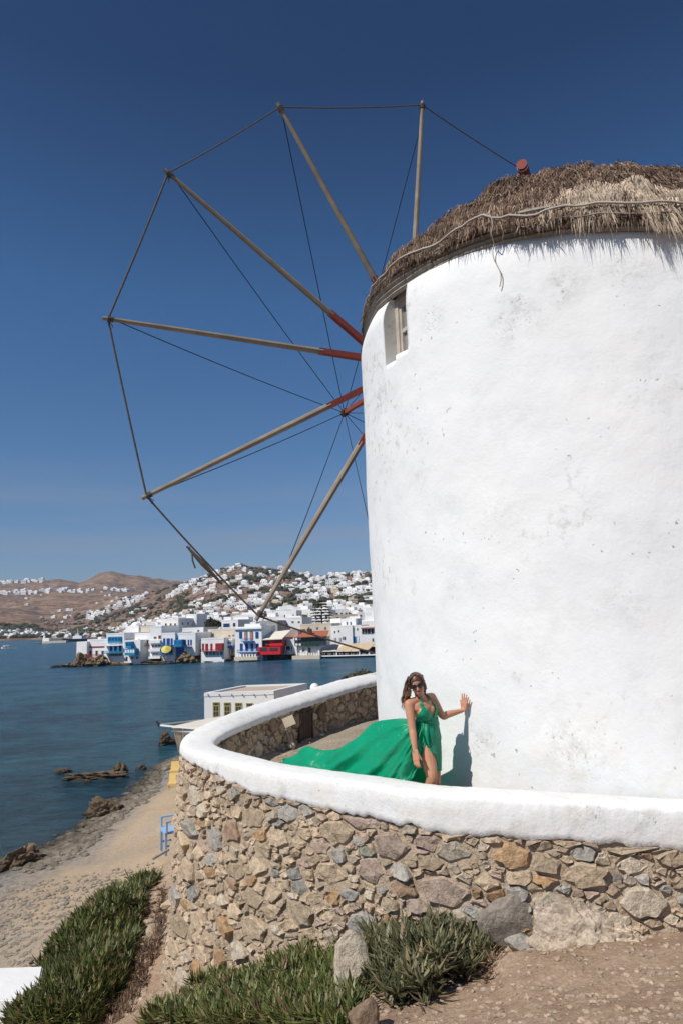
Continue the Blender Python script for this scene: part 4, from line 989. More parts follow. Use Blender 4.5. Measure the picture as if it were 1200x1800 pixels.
for k in range(34):
    st = atY(rnd.uniform(713, 724), rnd.uniform(1205, 1222), rnd.uniform(6.90, 7.0)); en = atY(rnd.uniform(703, 718), rnd.uniform(1228, 1250), rnd.uniform(6.92, 7.03)); mid = st.lerp(en, .5) + Vector((rnd.uniform(-.03, .0), 0, rnd.uniform(-.01, .01)))
    P = catmull([tuple(st) + (.0025,), tuple(mid) + (.0045,), tuple(en) + (.001,)], 5); ht.tube([Vector(p[:3]) for p in P], [float(max(.0008, p[3])) for p in P], 4)
ht.build('hair_ends', M['hair2'], person, True)

# ---- dress
def mat_satin():
    m, nt, b = new_mat('green_satin', 0.42, 0.45)
    c = ramp(nt, noise_n(nt, 3, 4, 0.5), [(0.3, (0.0, 0.27, 0.135)), (0.7, (0.0, 0.32, 0.16))]); nt.links.new(c, b.inputs['Base Color'])
    b.inputs['Sheen Weight'].default_value = 0.08; b.inputs['Sheen Roughness'].default_value = 0.4
    # thin cloth lets a little sun through
    tr = nt.nodes.new('ShaderNodeBsdfTranslucent'); tr.inputs[0].default_value = (0.0, 0.42, 0.19, 1); mx = nt.nodes.new('ShaderNodeMixShader'); mx.inputs[0].default_value = 0.22
    out = nt.nodes['Material Output']; nt.links.new(b.outputs[0], mx.inputs[1]); nt.links.new(tr.outputs[0], mx.inputs[2]); nt.links.new(mx.outputs[0], out.inputs[0])
    bump(nt, b, noise_n(nt, 7, 4, 0.55, mapping(nt, geo(nt), (1, 1, 1)), 1.0), 0.02); return m
M['satin'] = mat_satin()
from mathutils.bvhtree import BVHTree
_bt = BVHTree.FromPolygons([v.co.copy() + Vector(body.location) + Vector(person.location) for v in body.data.vertices], [tuple(p.vertices) for p in body.data.polygons])
def clear_body(o, gap=.008):            # lift cloth off the skin wherever it would sink in
    off = Vector(o.location) + Vector(person.location)
    for v in o.data.vertices:
        p = v.co + off; q, n, i, d = _bt.find_nearest(p, .12)
        if q is not None and (p - q).dot(n) < gap: v.co = q + n * gap - off
    o.data.update(); return o
dress = MB()
def tor(zr):                            # interpolate the torso: centre, half widths at height
    zs = [c.z for c, a, b in TORSO]; i = [np.interp(zr, zs, [q for q in col]) for col in ([c.x for c, a, b in TORSO], [c.y for c, a, b in TORSO], [a for c, a, b in TORSO], [b for c, a, b in TORSO])]
    return Vector((i[0], i[1], zr)), i[2], i[3]
def on_torso(ang, z, off):              # ang 0 = front, + towards image right
    c, a, b = tor(z); a += off; b += off
    bust = .040 * math.exp(-((z - (J['chs'].z - .035)) / .045) ** 2) * sum(math.exp(-((ang - m) / .42) ** 2) for m in (-.62, .62))
    return c + TR * (a * math.sin(ang)) + TF * ((b + bust) * math.cos(ang))
z_w = J['wst'].z; z_b = J['chs'].z - .035; z_s = J['nk0'].z - .005
for sx in (-1, 1):
    nu, nv = 14, 26; vs = []
    for j in range(nv + 1):
        t = j / nv; z = z_w + .0 + (z_s - z_w) * t
        ai = np.interp(t, [0, .22, .45, .7, 1], [-.06, .03, .22, .42, .62]); ao = np.interp(t, [0, .22, .45, .7, 1], [1.9, 1.75, 1.20, .80, .78])
        for i in range(nu + 1):
            u = i / nu; an = ai + (ao - ai) * u
            vs.append(on_torso(sx * an, z, .012 + .004 * math.sin(u * 22 + t * 3) * (1 - .4 * t) + .02 * max(0, t - .9) * 10 * .6) + (UP * .02 * max(0, (t - .9) * 10)))
    fs = [(j * (nu + 1) + i, j * (nu + 1) + i + 1, (j + 1) * (nu + 1) + i + 1, (j + 1) * (nu + 1) + i) for j in range(nv) for i in range(nu)]; dress.add(vs, fs)
    # strap over the shoulder to the nape
    top = on_torso(sx * .70, z_s, .016) + UP * .02; nape = J['nk0'] - TF * .045 + TR * (sx * .02) + UP * .01
    sh_ = (J['rs'] if sx < 0 else J['ls']).lerp(J['nk0'], .62) + UP * .043
    dress.tube([top - UP * .03, top, sh_, nape], [.016, .014, .012, .012], 6, squash=.35)
# waistband
for r_ in range(1):
    vs = []; n = 36; lv = 7
    for j in range(lv + 1):
        z = z_w - .038 + .068 * j / lv
        for k in range(n): vs.append(on_torso(2 * math.pi * k / n, z, .017 + .003 * math.sin(j * 2.6 + k * .5)) if True else None)
    fs = [(j * n + k, j * n + (k + 1) % n, (j + 1) * n + (k + 1) % n, (j + 1) * n + k) for j in range(lv) for k in range(n)]; dress.add(vs, fs)
db = clear_body(dress.build('bodice', M['satin'], person, True), .007)
def resample(poly, n):
    P = catmull(poly, 8); s = np.concatenate([[0], np.cumsum(np.linalg.norm(np.diff(P, axis=0), axis=1))]); s /= s[-1]; t = np.linspace(0, 1, n)
    return np.stack([np.interp(t, s, P[:, i]) for i in range(3)], 1)
def sheet(curves, nu, nv, fold, name):
    C = [resample([tuple(atY(*c)) for c in cu], nu) for cu in curves]; C = np.array(C)           # curves x nu x 3
    G = np.array([catmull(C[:, i], 24) for i in range(nu)])                                    # nu x m x 3
    m_ = G.shape[1]; t = np.linspace(0, m_ - 1, nv); G = np.stack([np.stack([np.interp(t, range(m_), G[i, :, c]) for c in range(3)], 1) for i in range(nu)])
    du = np.gradient(G, axis=0); dv = np.gradient(G, axis=1); N = np.cross(du, dv); N /= np.maximum(np.linalg.norm(N, axis=2, keepdims=True), 1e-9)
    for i in range(nu):
        for j in range(nv):
            G[i, j] += N[i, j] * fold(i / (nu - 1), j / (nv - 1), G[i, j])
    v = G.reshape(-1, 3); idx = np.arange(nu * nv).reshape(nu, nv)
    f = np.stack([idx[:-1, :-1], idx[1:, :-1], idx[1:, 1:], idx[:-1, 1:]], -1).reshape(-1, 4)
    return clear_body(keep(mesh_obj(name, v, f, M['satin'], None, True), person), .010)
def f_train(u, v, p):                   # u along the cloth from the waist, v from top edge to front edge
    r = u ** .7; vv = v + .05 * math.sin(u * 5)
    a = math.sin(vv * 30 + 1.5 * u) * .45 + math.sin(vv * 17 - 2.6 * u + 1) * .7 + .45 * math.sin(vv * 52 + 3 * u)
    a = math.copysign(abs(a) ** .8, a)
    return (.009 + .044 * r * (1 - .35 * u)) * a * (0.35 + .65 * min(1, v * 3)) + .11 * r * nz((u * 3, v * 3.5, 2), 1, 3)
sheet([
    [(738, 1264, 7.16), (722, 1264, 7.20), (700, 1263, 7.28), (680, 1266, 7.38), (655, 1275, 7.55), (625, 1297, 7.75), (600, 1313, 7.95), (570, 1319, 8.15), (530, 1311, 8.40), (497, 1333, 8.65)],
    [(738, 1266, 7.10), (715, 1268, 7.10), (695, 1272, 7.14), (672, 1284, 7.26), (645, 1306, 7.42), (612, 1334, 7.62), (580, 1352, 7.9), (540, 1362, 8.15), (505, 1356, 8.4), (492, 1350, 8.6)],
    [(738, 1268, 7.03), (719, 1280, 6.99), (702, 1294, 7.02), (680, 1316, 7.10), (656, 1340, 7.24), (628, 1364, 7.45), (600, 1380, 7.65), (565, 1392, 7.95), (530, 1396, 8.2), (500, 1390, 8.45)],
    [(739, 1269, 6.97), (726, 1288, 6.93), (714, 1308, 6.92), (700, 1330, 6.96), (684, 1354, 7.04), (664, 1380, 7.16), (645, 1404, 7.3), (622, 1420, 7.5), (600, 1424, 7.7), (580, 1420, 7.9)],
    [(742, 1270, 6.95), (735, 1292, 6.90), (729, 1310, 6.88), (722, 1328, 6.88), (714, 1346, 6.90), (704, 1368, 6.93), (694, 1392, 6.97), (684, 1412, 7.0), (675, 1430, 7.05), (668, 1440, 7.1)],
    [(748, 1271, 6.93), (746, 1290, 6.885), (746, 1304, 6.87), (744, 1318, 6.86), (738, 1332, 6.85), (728, 1351, 6.85), (716, 1372, 6.86), (706, 1390, 6.88), (698, 1408, 6.90), (690, 1425, 6.95)]],
    110, 240, f_train, 'train')
def f_front(u, v, p): return .017 * (u ** .6) * math.sin(v * 26 + u * 3) + .004 * math.sin(v * 60)
# wrapped front panel (image right), passing under the slit edge and behind the leg
sheet([
    [(741, 1270, 6.95), (741, 1285, 6.89), (744, 1300, 6.875), (750, 1312, 6.885)],
    [(748, 1269, 6.94), (749, 1285, 6.895), (751, 1302, 6.89), (754, 1316, 6.90)],
    [(755, 1269, 6.965), (758, 1290, 6.93), (759, 1318, 6.93), (763, 1348, 6.96)],
    [(761, 1269, 7.03), (767, 1290, 7.02), (769, 1320, 7.04), (766, 1352, 7.06)],
    [(764, 1268, 7.12), (771, 1290, 7.13), (773, 1325, 7.16), (770, 1365, 7.18)]], 40, 60, f_front, 'skirt_front')
def f_back(u, v, p): return .02 * u * math.sin(v * 22) + .02 * nz((u * 3, v * 5, 8), 1, 3)
sheet([
    [(764, 1268, 7.13), (771, 1300, 7.16), (772, 1350, 7.20), (774, 1430, 7.25)],
    [(755, 1266, 7.18), (758, 1300, 7.24), (760, 1350, 7.28), (762, 1432, 7.32)],
    [(740, 1266, 7.18), (738, 1300, 7.25), (736, 1350, 7.30), (734, 1432, 7.34)],
    [(736, 1268, 7.10), (720, 1305, 7.15), (706, 1355, 7.22), (692, 1430, 7.25)]], 40, 60, f_back, 'skirt_back')
# ------------------------------------------------------------------ the waterfront houses across the bay
YAW = math.radians(12)
FU = Vector((math.cos(YAW), -math.sin(YAW), 0)); FN = Vector((-math.sin(YAW), -math.cos(YAW), 0)); FAX = (FU, FN, UP)
class Fac:
    """a facade plane through the point seen at pixel (px, py) Y metres away; features are given as photograph rectangles"""
    def __init__(s, px, Y): s.o = atY(px, 1150, Y)
    def hit(s, px, py):
        d = Vector(ray(px, py)); C0_ = Vector((0, 0, CAMZ)); t = (s.o - C0_).dot(FN) / d.dot(FN); return C0_ + d * t
    def rect(s, x0, y0, x1, y1):
        xm, ym = (x0 + x1) / 2, (y0 + y1) / 2
        a = s.hit(x0, ym); b = s.hit(x1, ym); t = s.hit(xm, y0); l = s.hit(xm, y1)
        return (a - s.o).dot(FU), (b - s.o).dot(FU), l.z, t.z
    def box(s, mb, x0, y0, x1, y1, d0, d1, grow=0.0):
        u0, u1, z0, z1 = s.rect(x0, y0, x1, y1); c = s.o + FU * ((u0 + u1) / 2) + FN * ((d0 + d1) / 2); c.z = (z0 + z1) / 2
        mb.box(c, abs(u1 - u0) + grow, abs(d1 - d0), abs(z1 - z0) + grow, FAX); return mb
def part(fc, name, m, parent, x0, y0, x1, y1, d0, d1, label=None):
    o = fc.box(MB(), x0, y0, x1, y1, d0, d1).build(name, m, None)
    if parent.parent is None: keep(o, parent)
    else: o.parent = parent
    if label: o['label'] = label
    return o
def opening(fc, root, kind, x0, y0, x1, y1, m, pane='dark', out=0.06, label=None):
    """window or door: frame box standing a little proud with its pane or leaf as a sub-part"""
    u = (x1 - x0) * .17 if kind == 'window' else (x1 - x0) * .12
    o = part(fc, kind, M[m], root, x0, y0, x1, y1, -.05, out, label)
    part(fc, {'window': 'pane', 'door': 'leaf', 'shutter': 'slats'}.get(kind, 'panel'), M[pane], o, x0 + u, y0 + u, x1 - u, y1 - (u if kind == 'window' else 0.05), out - .03, out + .03)
    return o
def railing(fc, root, x0, y0, x1, y1, m, d=1.0, name='balcony'):
    s_ = part(fc, name, M[m], root, x0, y1 - .9, x1, y1, 0, d)
    mb = MB(); fc.box(mb, x0, y0, x1, y0 + .5, d - .08, d)
    for k in range(int((x1 - x0) / 1.2) + 1): xx = x0 + (x1 - x0) * k / max(1, int((x1 - x0) / 1.2)); fc.box(mb, xx - .15, y0 + .4, xx + .15, y1 - .8, d - .06, d - .02)
    o = mb.build('railing', M[m]); o.parent = s_; return s_
def oriel(fc, root, x0, y0, x1, y1, m, d=1.1, wins=3, pane='dark', name='oriel'):
    s_ = part(fc, name, M[m], root, x0, y0, x1, y1, 0, d)
    for k in range(wins):
        a = x0 + (x1 - x0) * (k + .15) / wins; b = x0 + (x1 - x0) * (k + .85) / wins
        part(fc, 'pane', M[pane], s_, a, y0 + (y1 - y0) * .18, b, y0 + (y1 - y0) * .62, d, d + .04)
    return s_
def house(label, px0, px1, yt, yb, Y, m, depth=8.0, parapet=True, cat='house', base=-7.25):
    fc = Fac(px0, Y); r = fc.rect(px0, yt, px1, yb); root = empty('house', tuple(fc.o + FU * r[0]) [:2] + (0.0,)); tag(root, label, cat)
    u0, u1, z0, z1 = r; z0 = min(z0, CAMZ + base) if base is not None else z0
    c = fc.o + FU * ((u0 + u1) / 2) - FN * (depth / 2); c.z = (z0 + z1) / 2
    keep(MB().box(c, u1 - u0, depth, z1 - z0, FAX).build('wall', M[m]), root)
    if parapet:
        pr = MB(); h = .28; w = .25
        for du, dn, su, sn in (((u0 + u1) / 2, -w / 2 + .03, u1 - u0 + .06, w), ((u0 + u1) / 2, -depth + w / 2 - .03, u1 - u0 + .06, w)):
            q = fc.o + FU * du + FN * dn; q.z = z1 + h / 2; pr.box(q, su, sn, h, FAX)
        for uu in (u0 + w / 2 - .03, u1 - w / 2 + .03):
            q = fc.o + FU * uu - FN * (depth / 2); q.z = z1 + h / 2; pr.box(q, w, depth - 2 * w + .06, h, FAX)
        pr.build('parapet', M[m], root)
    return root, fc
def side_win(fc, root, px, d, y0, y1, w=.9, m='dark'):
    """window in the right-hand side wall of the house: px = right edge of the facade, d metres back"""
    a = fc.hit(px, (y0 + y1) / 2); zt = fc.hit(px, y0).z; zb = fc.hit(px, y1).z; c = a - FN * d; c.z = (zt + zb) / 2
    o = MB().box(c, .10, w, zt - zb, FAX).build('window', M['far_white'], root); p = MB().box(c + FU * .04, .08, w * .75, (zt - zb) * .82, FAX).build('pane', M[m]); p.parent = o
# 1 end block and steps
h, f = house('plain windowless white block at the left tip of the waterfront row', 135, 153, 1128, 1156, 141, 'far_white', 6, False)
h, f = house('low white terrace house with three dark doorways above the brown rocks', 154, 187, 1126, 1160, 141.5, 'far_white', 8)
for a, b in ((158, 163), (168, 173), (178.6, 183.5)): opening(f, h, 'door', a, 1143, b, 1152, 'far_white')
railing(f, h, 156, 1149.5, 187, 1157, 'red', 1.6); part(f, 'roof_rail', M['red'], h, 158, 1136, 184, 1138, .02, .10)
part(f, 'awning', M['red'], h, 172, 1131, 184, 1137, -1.2, -.9)
mb = MB(); f.box(mb, 165.5, 1120, 170.5, 1127, -3, -1.5); o = mb.build('bell_arch', M['far_white'], h)
# 3 tower house
h, f = house('tall white house with a turquoise glazed loggia over three blue balcony doors', 187, 218.5, 1115.5, 1166, 140, 'far_white', 12)
oriel(f, h, 191, 1119, 214.5, 1130, 'teal', .25, 4, 'dark_blue', 'loggia'); railing(f, h, 187, 1130, 215, 1135, 'far_white', 1.0)
for a, b in ((193.6, 198), (201.4, 206), (209.8, 214)): opening(f, h, 'door', a, 1134.6, b, 1145, 'blue', 'dark_blue')
railing(f, h, 187, 1143.5, 216, 1148, 'teal', 1.3); part(f, 'arcade', M['far_grey'], h, 193, 1148.5, 216.5, 1153.5, .0, .05)
for k in range(3): part(f, 'window', M['dark'], h, 196 + 7 * k, 1149, 200 + 7 * k, 1152.6, .05, .12)
# 4 narrow
h, f = house('narrow white house with two tiny windows and turquoise wooden bay', 219, 247, 1125, 1166.5, 139, 'far_white', 7, False)
for y in (1128, 1140.5): opening(f, h, 'window', 220.5, y, 223.5, y + 3.6, 'far_grey')
oriel(f, h, 225.5, 1127.5, 235.5, 1139, 'teal', 1.0, 2, 'dark_blue'); oriel(f, h, 226, 1139.5, 243.5, 1151.5, 'teal', 1.4, 4, 'far_white'); 
for a in (231, 239.6): opening(f, h, 'window', a, 1154, a + 4.2, 1158.4, 'far_grey')
part(f, 'door', M['dark'], h, 221.5, 1154, 224.5, 1162, .0, .06)
# 5
h, f = house('cream white house with red balcony doors above a small red loggia', 237, 265, 1115, 1165, 141.5, 'far_white', 8)
for a, b, y0, y1 in ((243.5, 246.8, 1123.5, 1133), (259, 262.8, 1125, 1132.5)): opening(f, h, 'door', a, y0, b, y1, 'red', 'dark')
railing(f, h, 244, 1130.5, 264, 1135.5, 'red', .9); oriel(f, h, 246.3, 1141, 258, 1152, 'red', 1.2, 3, 'dark', 'loggia')
mb = MB(); f.box(mb, 247, 1152, 247.7, 1165, .9, 1.1); f.box(mb, 253, 1152, 253.7, 1165, .9, 1.1); mb.build('prop', M['dark_wood'], h)
# 6
h, f = house('tall narrow white tower with three rows of dark windows on wooden stilts', 264, 284, 1103, 1157.5, 139.5, 'far_white', 8, True, 'house', None)
for row in (((270.6, 275.6, 1118.8, 1123),), ((267.8, 271.3, 1133.8, 1137.6), (272.4, 277, 1133.8, 1137.6), (278, 283, 1133, 1137)), ((269, 273, 1148, 1151.2), (274, 278.4, 1148, 1151.2))):
    for a, b, y0, y1 in row: opening(f, h, 'window', a, y0, b, y1, 'far_grey')
opening(f, h, 'shutter', 279, 1117, 283.2, 1122.6, 'red', 'red')
for y in (1125.5, 1140, 1153.5): part(f, 'balcony', M['far_white'], h, 264.5, y, 284.5, y + 5 - (1 if y > 1150 else 0), .1, .7)
for k in range(6): part(f, 'stilt', M['dark_wood'], h, 266 + 3.2 * k, 1157.5, 266.9 + 3.2 * k, 1167, -.6, -.3)
part(f, 'footing', M['dark_wood'], h, 265, 1158, 284, 1168, -4, -2.4)
# 7
h, f = house('white house with bright blue shutters and two blue balconies beside the open yellow parasol', 284.5, 308, 1114.5, 1164.5, 139, 'far_white', 8)
for a, b in ((287.4, 291), (293.4, 299), (300.6, 304)): opening(f, h, 'shutter', a, 1122, b, 1133, 'blue', 'dark_blue')
railing(f, h, 286, 1130.5, 305, 1135, 'blue', 1.0); part(f, 'doors', M['dark_blue'], h, 287, 1139, 304, 1149, 0, .06); railing(f, h, 284.5, 1144.5, 305.5, 1150.5, 'blue', 1.3)
c = f.hit(298.5, 1139.5) + FN * 1.5; um = empty('parasol', tuple(c - UP * 1.9)); tag(um, 'open yellow parasol on the blue balcony across the water', 'parasol')
mb = MB(); n = 12; vs = [Vector((0, 0, .25))] + [Vector((1.0 * math.cos(2 * math.pi * k / n), 1.0 * math.sin(2 * math.pi * k / n), -.15)) for k in range(n)]
tilt = Matrix.Rotation(math.radians(48), 3, 'X') @ Matrix.Rotation(math.radians(0), 3, 'Y'); vs = [c + tilt @ v for v in vs]; mb.add(vs, [(0, 1 + k, 1 + (k + 1) % n) for k in range(n)] + [tuple(range(n, 0, -1))]); mb.build('canopy', M['yellow'], um)
MB().tube([c - UP * 1.8, c], .04, 6).build('pole', M['far_white'], um)
# 8
h, f = house('white house with a blue wooden bay and blue balcony over the stony foundation', 308.5, 344, 1115, 1153, 139, 'far_white', 9, True, 'house', None)
oriel(f, h, 310.5, 1124, 324, 1136, 'teal', 1.2, 2, 'blue', 'bay'); part(f, 'shutter', M['blue'], h, 308.7, 1121.5, 313, 1128, 0, .08)
for a, b in ((324.5, 327.5), (330.5, 333), (335, 337.6)): opening(f, h, 'shutter', a, 1124.3, b, 1134, 'blue', 'dark_blue')
railing(f, h, 309, 1133, 338, 1137.5, 'dark_blue', 1.2)
part(f, 'blue_wall', M['blue'], h, 309, 1138, 324, 1153, 0, .06); part(f, 'door', M['dark_blue'], h, 318.5, 1143.5, 322, 1151.5, .06, .14)
for d_, y in ((2.5, 1123), (2.5, 1141), (5.5, 1133)): side_win(f, h, 344, d_, y, y + 5)
# 9 big grey-sided house behind
h, f = house('large house behind the row with a long grey shaded side and white front', 283, 314, 1089.5, 1112, 156, 'far_white', 15, True, 'house', -4)
for a in (290.5, 299, 306.5): opening(f, h, 'window', a, 1095.5, a + 3.2, 1100.5, 'far_grey')
for d_ in (2, 5, 8, 11): side_win(f, h, 314, d_, 1094, 1099, 1.0)
h, f = house('white roof room on top of the large grey-sided house', 328, 346, 1081.5, 1092, 163, 'far_white', 6, True, 'house', -2)
h, f = house('low white house with one arched door between the large grey-sided house and the blue bay', 321, 358, 1105.5, 1118, 149, 'far_white', 8, True, 'house', -5)
opening(f, h, 'door', 347.5, 1107, 350.5, 1113, 'far_grey'); side_win(f, h, 358, 3, 1109, 1113)
# 11
h, f = house('low white house with red shutters and a red wooden box bay', 354, 394, 1124, 1162, 138.5, 'far_white', 8)
for a, b in ((355.6, 359), (361.4, 366.2), (370.3, 373.8)): opening(f, h, 'shutter', a, 1131.3, b, 1143, 'red', 'red')
railing(f, h, 357, 1141, 383, 1145, 'red', .8); oriel(f, h, 383, 1130.5, 394.5, 1143, 'red', 1.2, 0)
for k in range(5): opening(f, h, 'window', 362 + 6.4 * k, 1145.6, 366.6 + 6.4 * k, 1151.8, 'far_grey', 'teal' if k % 2 else 'dark')
h, f = house('beige house with an unpainted front behind the red-shuttered house', 366, 413, 1108, 1128, 146, 'far_cream', 8, True, 'house', -6)
opening(f, h, 'window', 373.5, 1113, 376.5, 1118, 'far_grey'); opening(f, h, 'window', 402, 1116, 405.2, 1121.4, 'far_grey'); opening(f, h, 'window', 409, 1115.6, 412, 1121, 'far_grey')
# 13 gallery
h, f = house('small house with a white and blue covered gallery over a dark boat cellar', 395.5, 417.5, 1119.5, 1152, 141, 'far_cream', 7, False, 'house', None)
oriel(f, h, 396.5, 1126, 412, 1134.5, 'far_white', 1.3, 4, 'blue', 'gallery'); part(f, 'blue_band', M['blue'], h, 395.8, 1134.6, 415, 1139, .1, 1.4); part(f, 'gallery_roof', M['far_white'], h, 396, 1122.5, 413, 1125.8, .1, 1.4)
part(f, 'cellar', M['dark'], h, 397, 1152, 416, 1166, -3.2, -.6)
for a in (399, 406, 413): part(f, 'pillar', M['far_cream'], h, a, 1141, a + 2.2, 1152, .1, .6)
# 14
h, f = house('large white house with blue shutters, four blue doors and a long blue ground balcony', 413.5, 460.5, 1104, 1158.5, 137.5, 'far_white', 9)
part(f, 'cornice', M['far_white'], h, 413, 1103.4, 461, 1106, .0, .35)
for a, b in ((420.8, 426), (449.4, 454.8)): opening(f, h, 'shutter', a, 1110.6, b, 1121.8, 'blue', 'dark_blue')
for a, b in ((430, 435.4), (439.8, 445.3)): opening(f, h, 'door', a, 1110.4, b, 1125, 'dark_blue', 'orange_wood')
railing(f, h, 427, 1122, 448, 1127.5, 'blue', 1.0)
for a, b in ((422.2, 427), (431.4, 436.4), (441, 445.8), (450.2, 455.2)): opening(f, h, 'door', a, 1131, b, 1143.5, 'blue', 'dark_blue')
railing(f, h, 421, 1141, 457, 1147, 'blue', 1.4)
for k in range(7): part(f, 'canvas_chair', M['far_white'], h, 422.5 + 5 * k, 1149, 424.6 + 5 * k, 1153.5, 1.3, 1.6)
part(f, 'terrace', M['far_cream'], h, 419, 1153.5, 459, 1159.5, 0, 2.2); mb = MB(); f.box(mb, 424, 1096.5, 452, 1104, -6, -2); mb.build('roof_room', M['far_white'], h)
# 15 red bar
h, f = house('two-storey bright red bar with cream canvas roof standing on dark stilts over the water', 458, 498, 1121.5, 1150, 138, 'red', 7, False, 'bar', None)
part(f, 'upper_storey', M['bright_red'], h, 476.4, 1122, 499, 1134.8, .02, .9); part(f, 'brown_terrace', M['dark_wood'], h, 457.8, 1124.5, 475.8, 1134.8, .02, .9)
lo = part(f, 'lower_storey', M['bright_red'], h, 458, 1136.4, 498, 1149.8, .02, 1.8)
for a, b in ((462, 475), (479, 484.5), (485.5, 493)): part(f, 'pane', M['dark'], lo, a, 1137.6, b, 1143.3, 1.8, 1.86)
part(f, 'pane', M['dark'], h, 484, 1126, 495, 1129.6, .9, .96)
rf = MB(); a_ = f.hit(457, 1124) + FN * 1.4; b_ = f.hit(500, 1122) + FN * 1.4; c_ = f.hit(499, 1108) - FN * 5; d_ = f.hit(464, 1111.5) - FN * 5
dn = UP * -.15; rf.add([a_, b_, c_, d_, a_ + dn, b_ + dn, c_ + dn, d_ + dn], [(0, 1, 2, 3), (7, 6, 5, 4), (0, 4, 5, 1), (1, 5, 6, 2), (2, 6, 7, 3), (3, 7, 4, 0)]); rf.build('canvas_roof', M['cream_awning'], h)
for k in range(8): part(f, 'stilt', M['dark_wood'], h, 460 + 5 * k, 1150, 461 + 5 * k, 1163, -.5 + .8 * (k % 2), -.2 + .8 * (k % 2))
part(f, 'dark_underfloor', M['dark'], h, 459, 1151, 499, 1163, -4, -2)  # dark box set back under the bar floor, behind the stilts
h, f = house('small white waterside terrace with a white railing beside the red bar', 496.5, 520, 1126.5, 1150, 139.5, 'far_white', 7, True, 'house', None)
part(f, 'window', M['dark'], h, 498, 1136, 513.5, 1144, 0, .08); railing(f, h, 497, 1142, 514.5, 1149.5, 'far_white', 1.5)
for a in (497, 505.5, 514): part(f, 'post', M['far_white'], h, a, 1135, a + .9, 1143, 1.3, 1.45)
part(f, 'dark_underfloor', M['dark'], h, 500, 1150, 520, 1162, -3, -1)  # dark box set back under the terrace
h, f = house('bare brownish pink gable wall behind the small railed terrace', 500, 524.5, 1107, 1128, 147, 'far_pink', 7, False, 'house', -6)
# 17
h, f = house('restaurant with an orange tiled roof and dark green glazed upper floor', 519, 562, 1120, 1151.5, 139, 'far_white', 9, False, 'restaurant', None)
up = part(f, 'glazed_floor', M['dark'], h, 519.5, 1119.5, 575, 1134.6, .05, .6)
for k in range(9): part(f, 'mullion', M['green'], up, 519.5 + 6.2 * k, 1119.5, 520.6 + 6.2 * k, 1134.6, .6, .68)
for k in range(2): part(f, 'white_panel', M['far_white'], up, 520.8 + 5.9 * k, 1120.5, 525 + 5.9 * k, 1125, .6, .66); part(f, 'white_panel', M['far_white'], up, 520.8 + 5.9 * k, 1131, 525 + 5.9 * k, 1134.6, .6, .66)
railing(f, h, 532, 1129.5, 561, 1135.5, 'green', 1.2)
rf = MB(); a_ = f.hit(522.5, 1119.5) + FN * 1.2; b_ = f.hit(577, 1117) + FN * 1.2; c_ = f.hit(570, 1108.5) - FN * 4; d_ = f.hit(527, 1110.5) - FN * 4
rf.add([a_, b_, c_, d_, a_ + dn, b_ + dn, c_ + dn, d_ + dn], [(0, 1, 2, 3), (7, 6, 5, 4), (0, 4, 5, 1), (1, 5, 6, 2), (2, 6, 7, 3), (3, 7, 4, 0)]); rf = rf.build('tiled_roof', M['tile'], h)
mb = MB(); f.box(mb, 538.5, 1105.5, 545.5, 1114, -1.4, -.4); o = mb.build('chimney', M['dark_wood']); o.parent = rf
for a in (520.5, 539, 560): part(f, 'pillar', M['far_white'], h, a, 1136, a + 3, 1151.5, .1, .6)
opening(f, h, 'window', 530, 1140.5, 537, 1146.5, 'far_white'); part(f, 'door', M['dark'], h, 543, 1139, 546, 1149.5, .02, .1)
for k in range(9): part(f, 'terrace_chair', M['far_white'], h, 524 + 4.3 * k, 1147, 526 + 4.3 * k, 1151.3, .9, 1.3)
part(f, 'quay', M['far_cream'], h, 518, 1151.6, 566, 1158.5, -1, 1.8)
h, f = house('cream house with a flat roof behind the orange tiled restaurant', 528, 583, 1098.5, 1114, 152, 'far_cream', 8, True, 'house', -5)
for a in (541, 556, 570): opening(f, h, 'window', a, 1102, a + 3.5, 1106.5, 'far_grey')
# 19 awning terrace
aw = empty('restaurant_terrace', tuple(atz(565, 1154, -6.3))); tag(aw, 'long waterfront restaurant terrace under a tan striped awning on white posts', 'terrace')
f = Fac(563, 140)
sl = [(563, 1139.5, 600, 1136), (600, 1138, 606, 1134), (606, 1143, 620, 1133), (620, 1143, 633.5, 1133), (633.5, 1143.5, 652, 1131)]
for k, (x0, yb, x1, yt) in enumerate(((563, 1143.5, 594, 1135.5), (594, 1143.5, 607, 1134.5), (607.5, 1143.2, 620, 1133.5), (620.5, 1143.0, 633.5, 1133), (634, 1140, 652, 1131))):
    a_ = f.hit(x0, yb) + FN * 2.2; b_ = f.hit(x1, yb - .3) + FN * 2.2; c_ = f.hit(x1 + 4, yt - 1.2) - FN * 4.0; d_ = f.hit(x0 + 4, yt - .8) - FN * 4.0; dn = UP * -.10
    MB().add([a_, b_, c_, d_, a_ + dn, b_ + dn, c_ + dn, d_ + dn], [(0, 1, 2, 3), (7, 6, 5, 4), (0, 4, 5, 1), (1, 5, 6, 2), (2, 6, 7, 3), (3, 7, 4, 0)]).build('awning', M['tan_awning'] if k else M['cream_awning'], aw)
    part(f, 'valance', M['cream_awning'], aw, x0 + .3, yb - .3, x1 - .3, yb + 1.2, 2.18, 2.24)
for a in (564, 595, 634, 651): part(f, 'post', M['far_white'], aw, a, 1144, a + 1.3, 1151, 1.9, 2.1)
part(f, 'back_wall', M['dark_wood'], aw, 563, 1139, 660, 1150.8, -3.2, -3.0); part(f, 'floor', M['far_white'], aw, 562, 1150.5, 665, 1152, -4, 2.6); part(f, 'stone_quay', M['dark_wood'], aw, 562, 1152, 668, 1160, -4, 2.3)
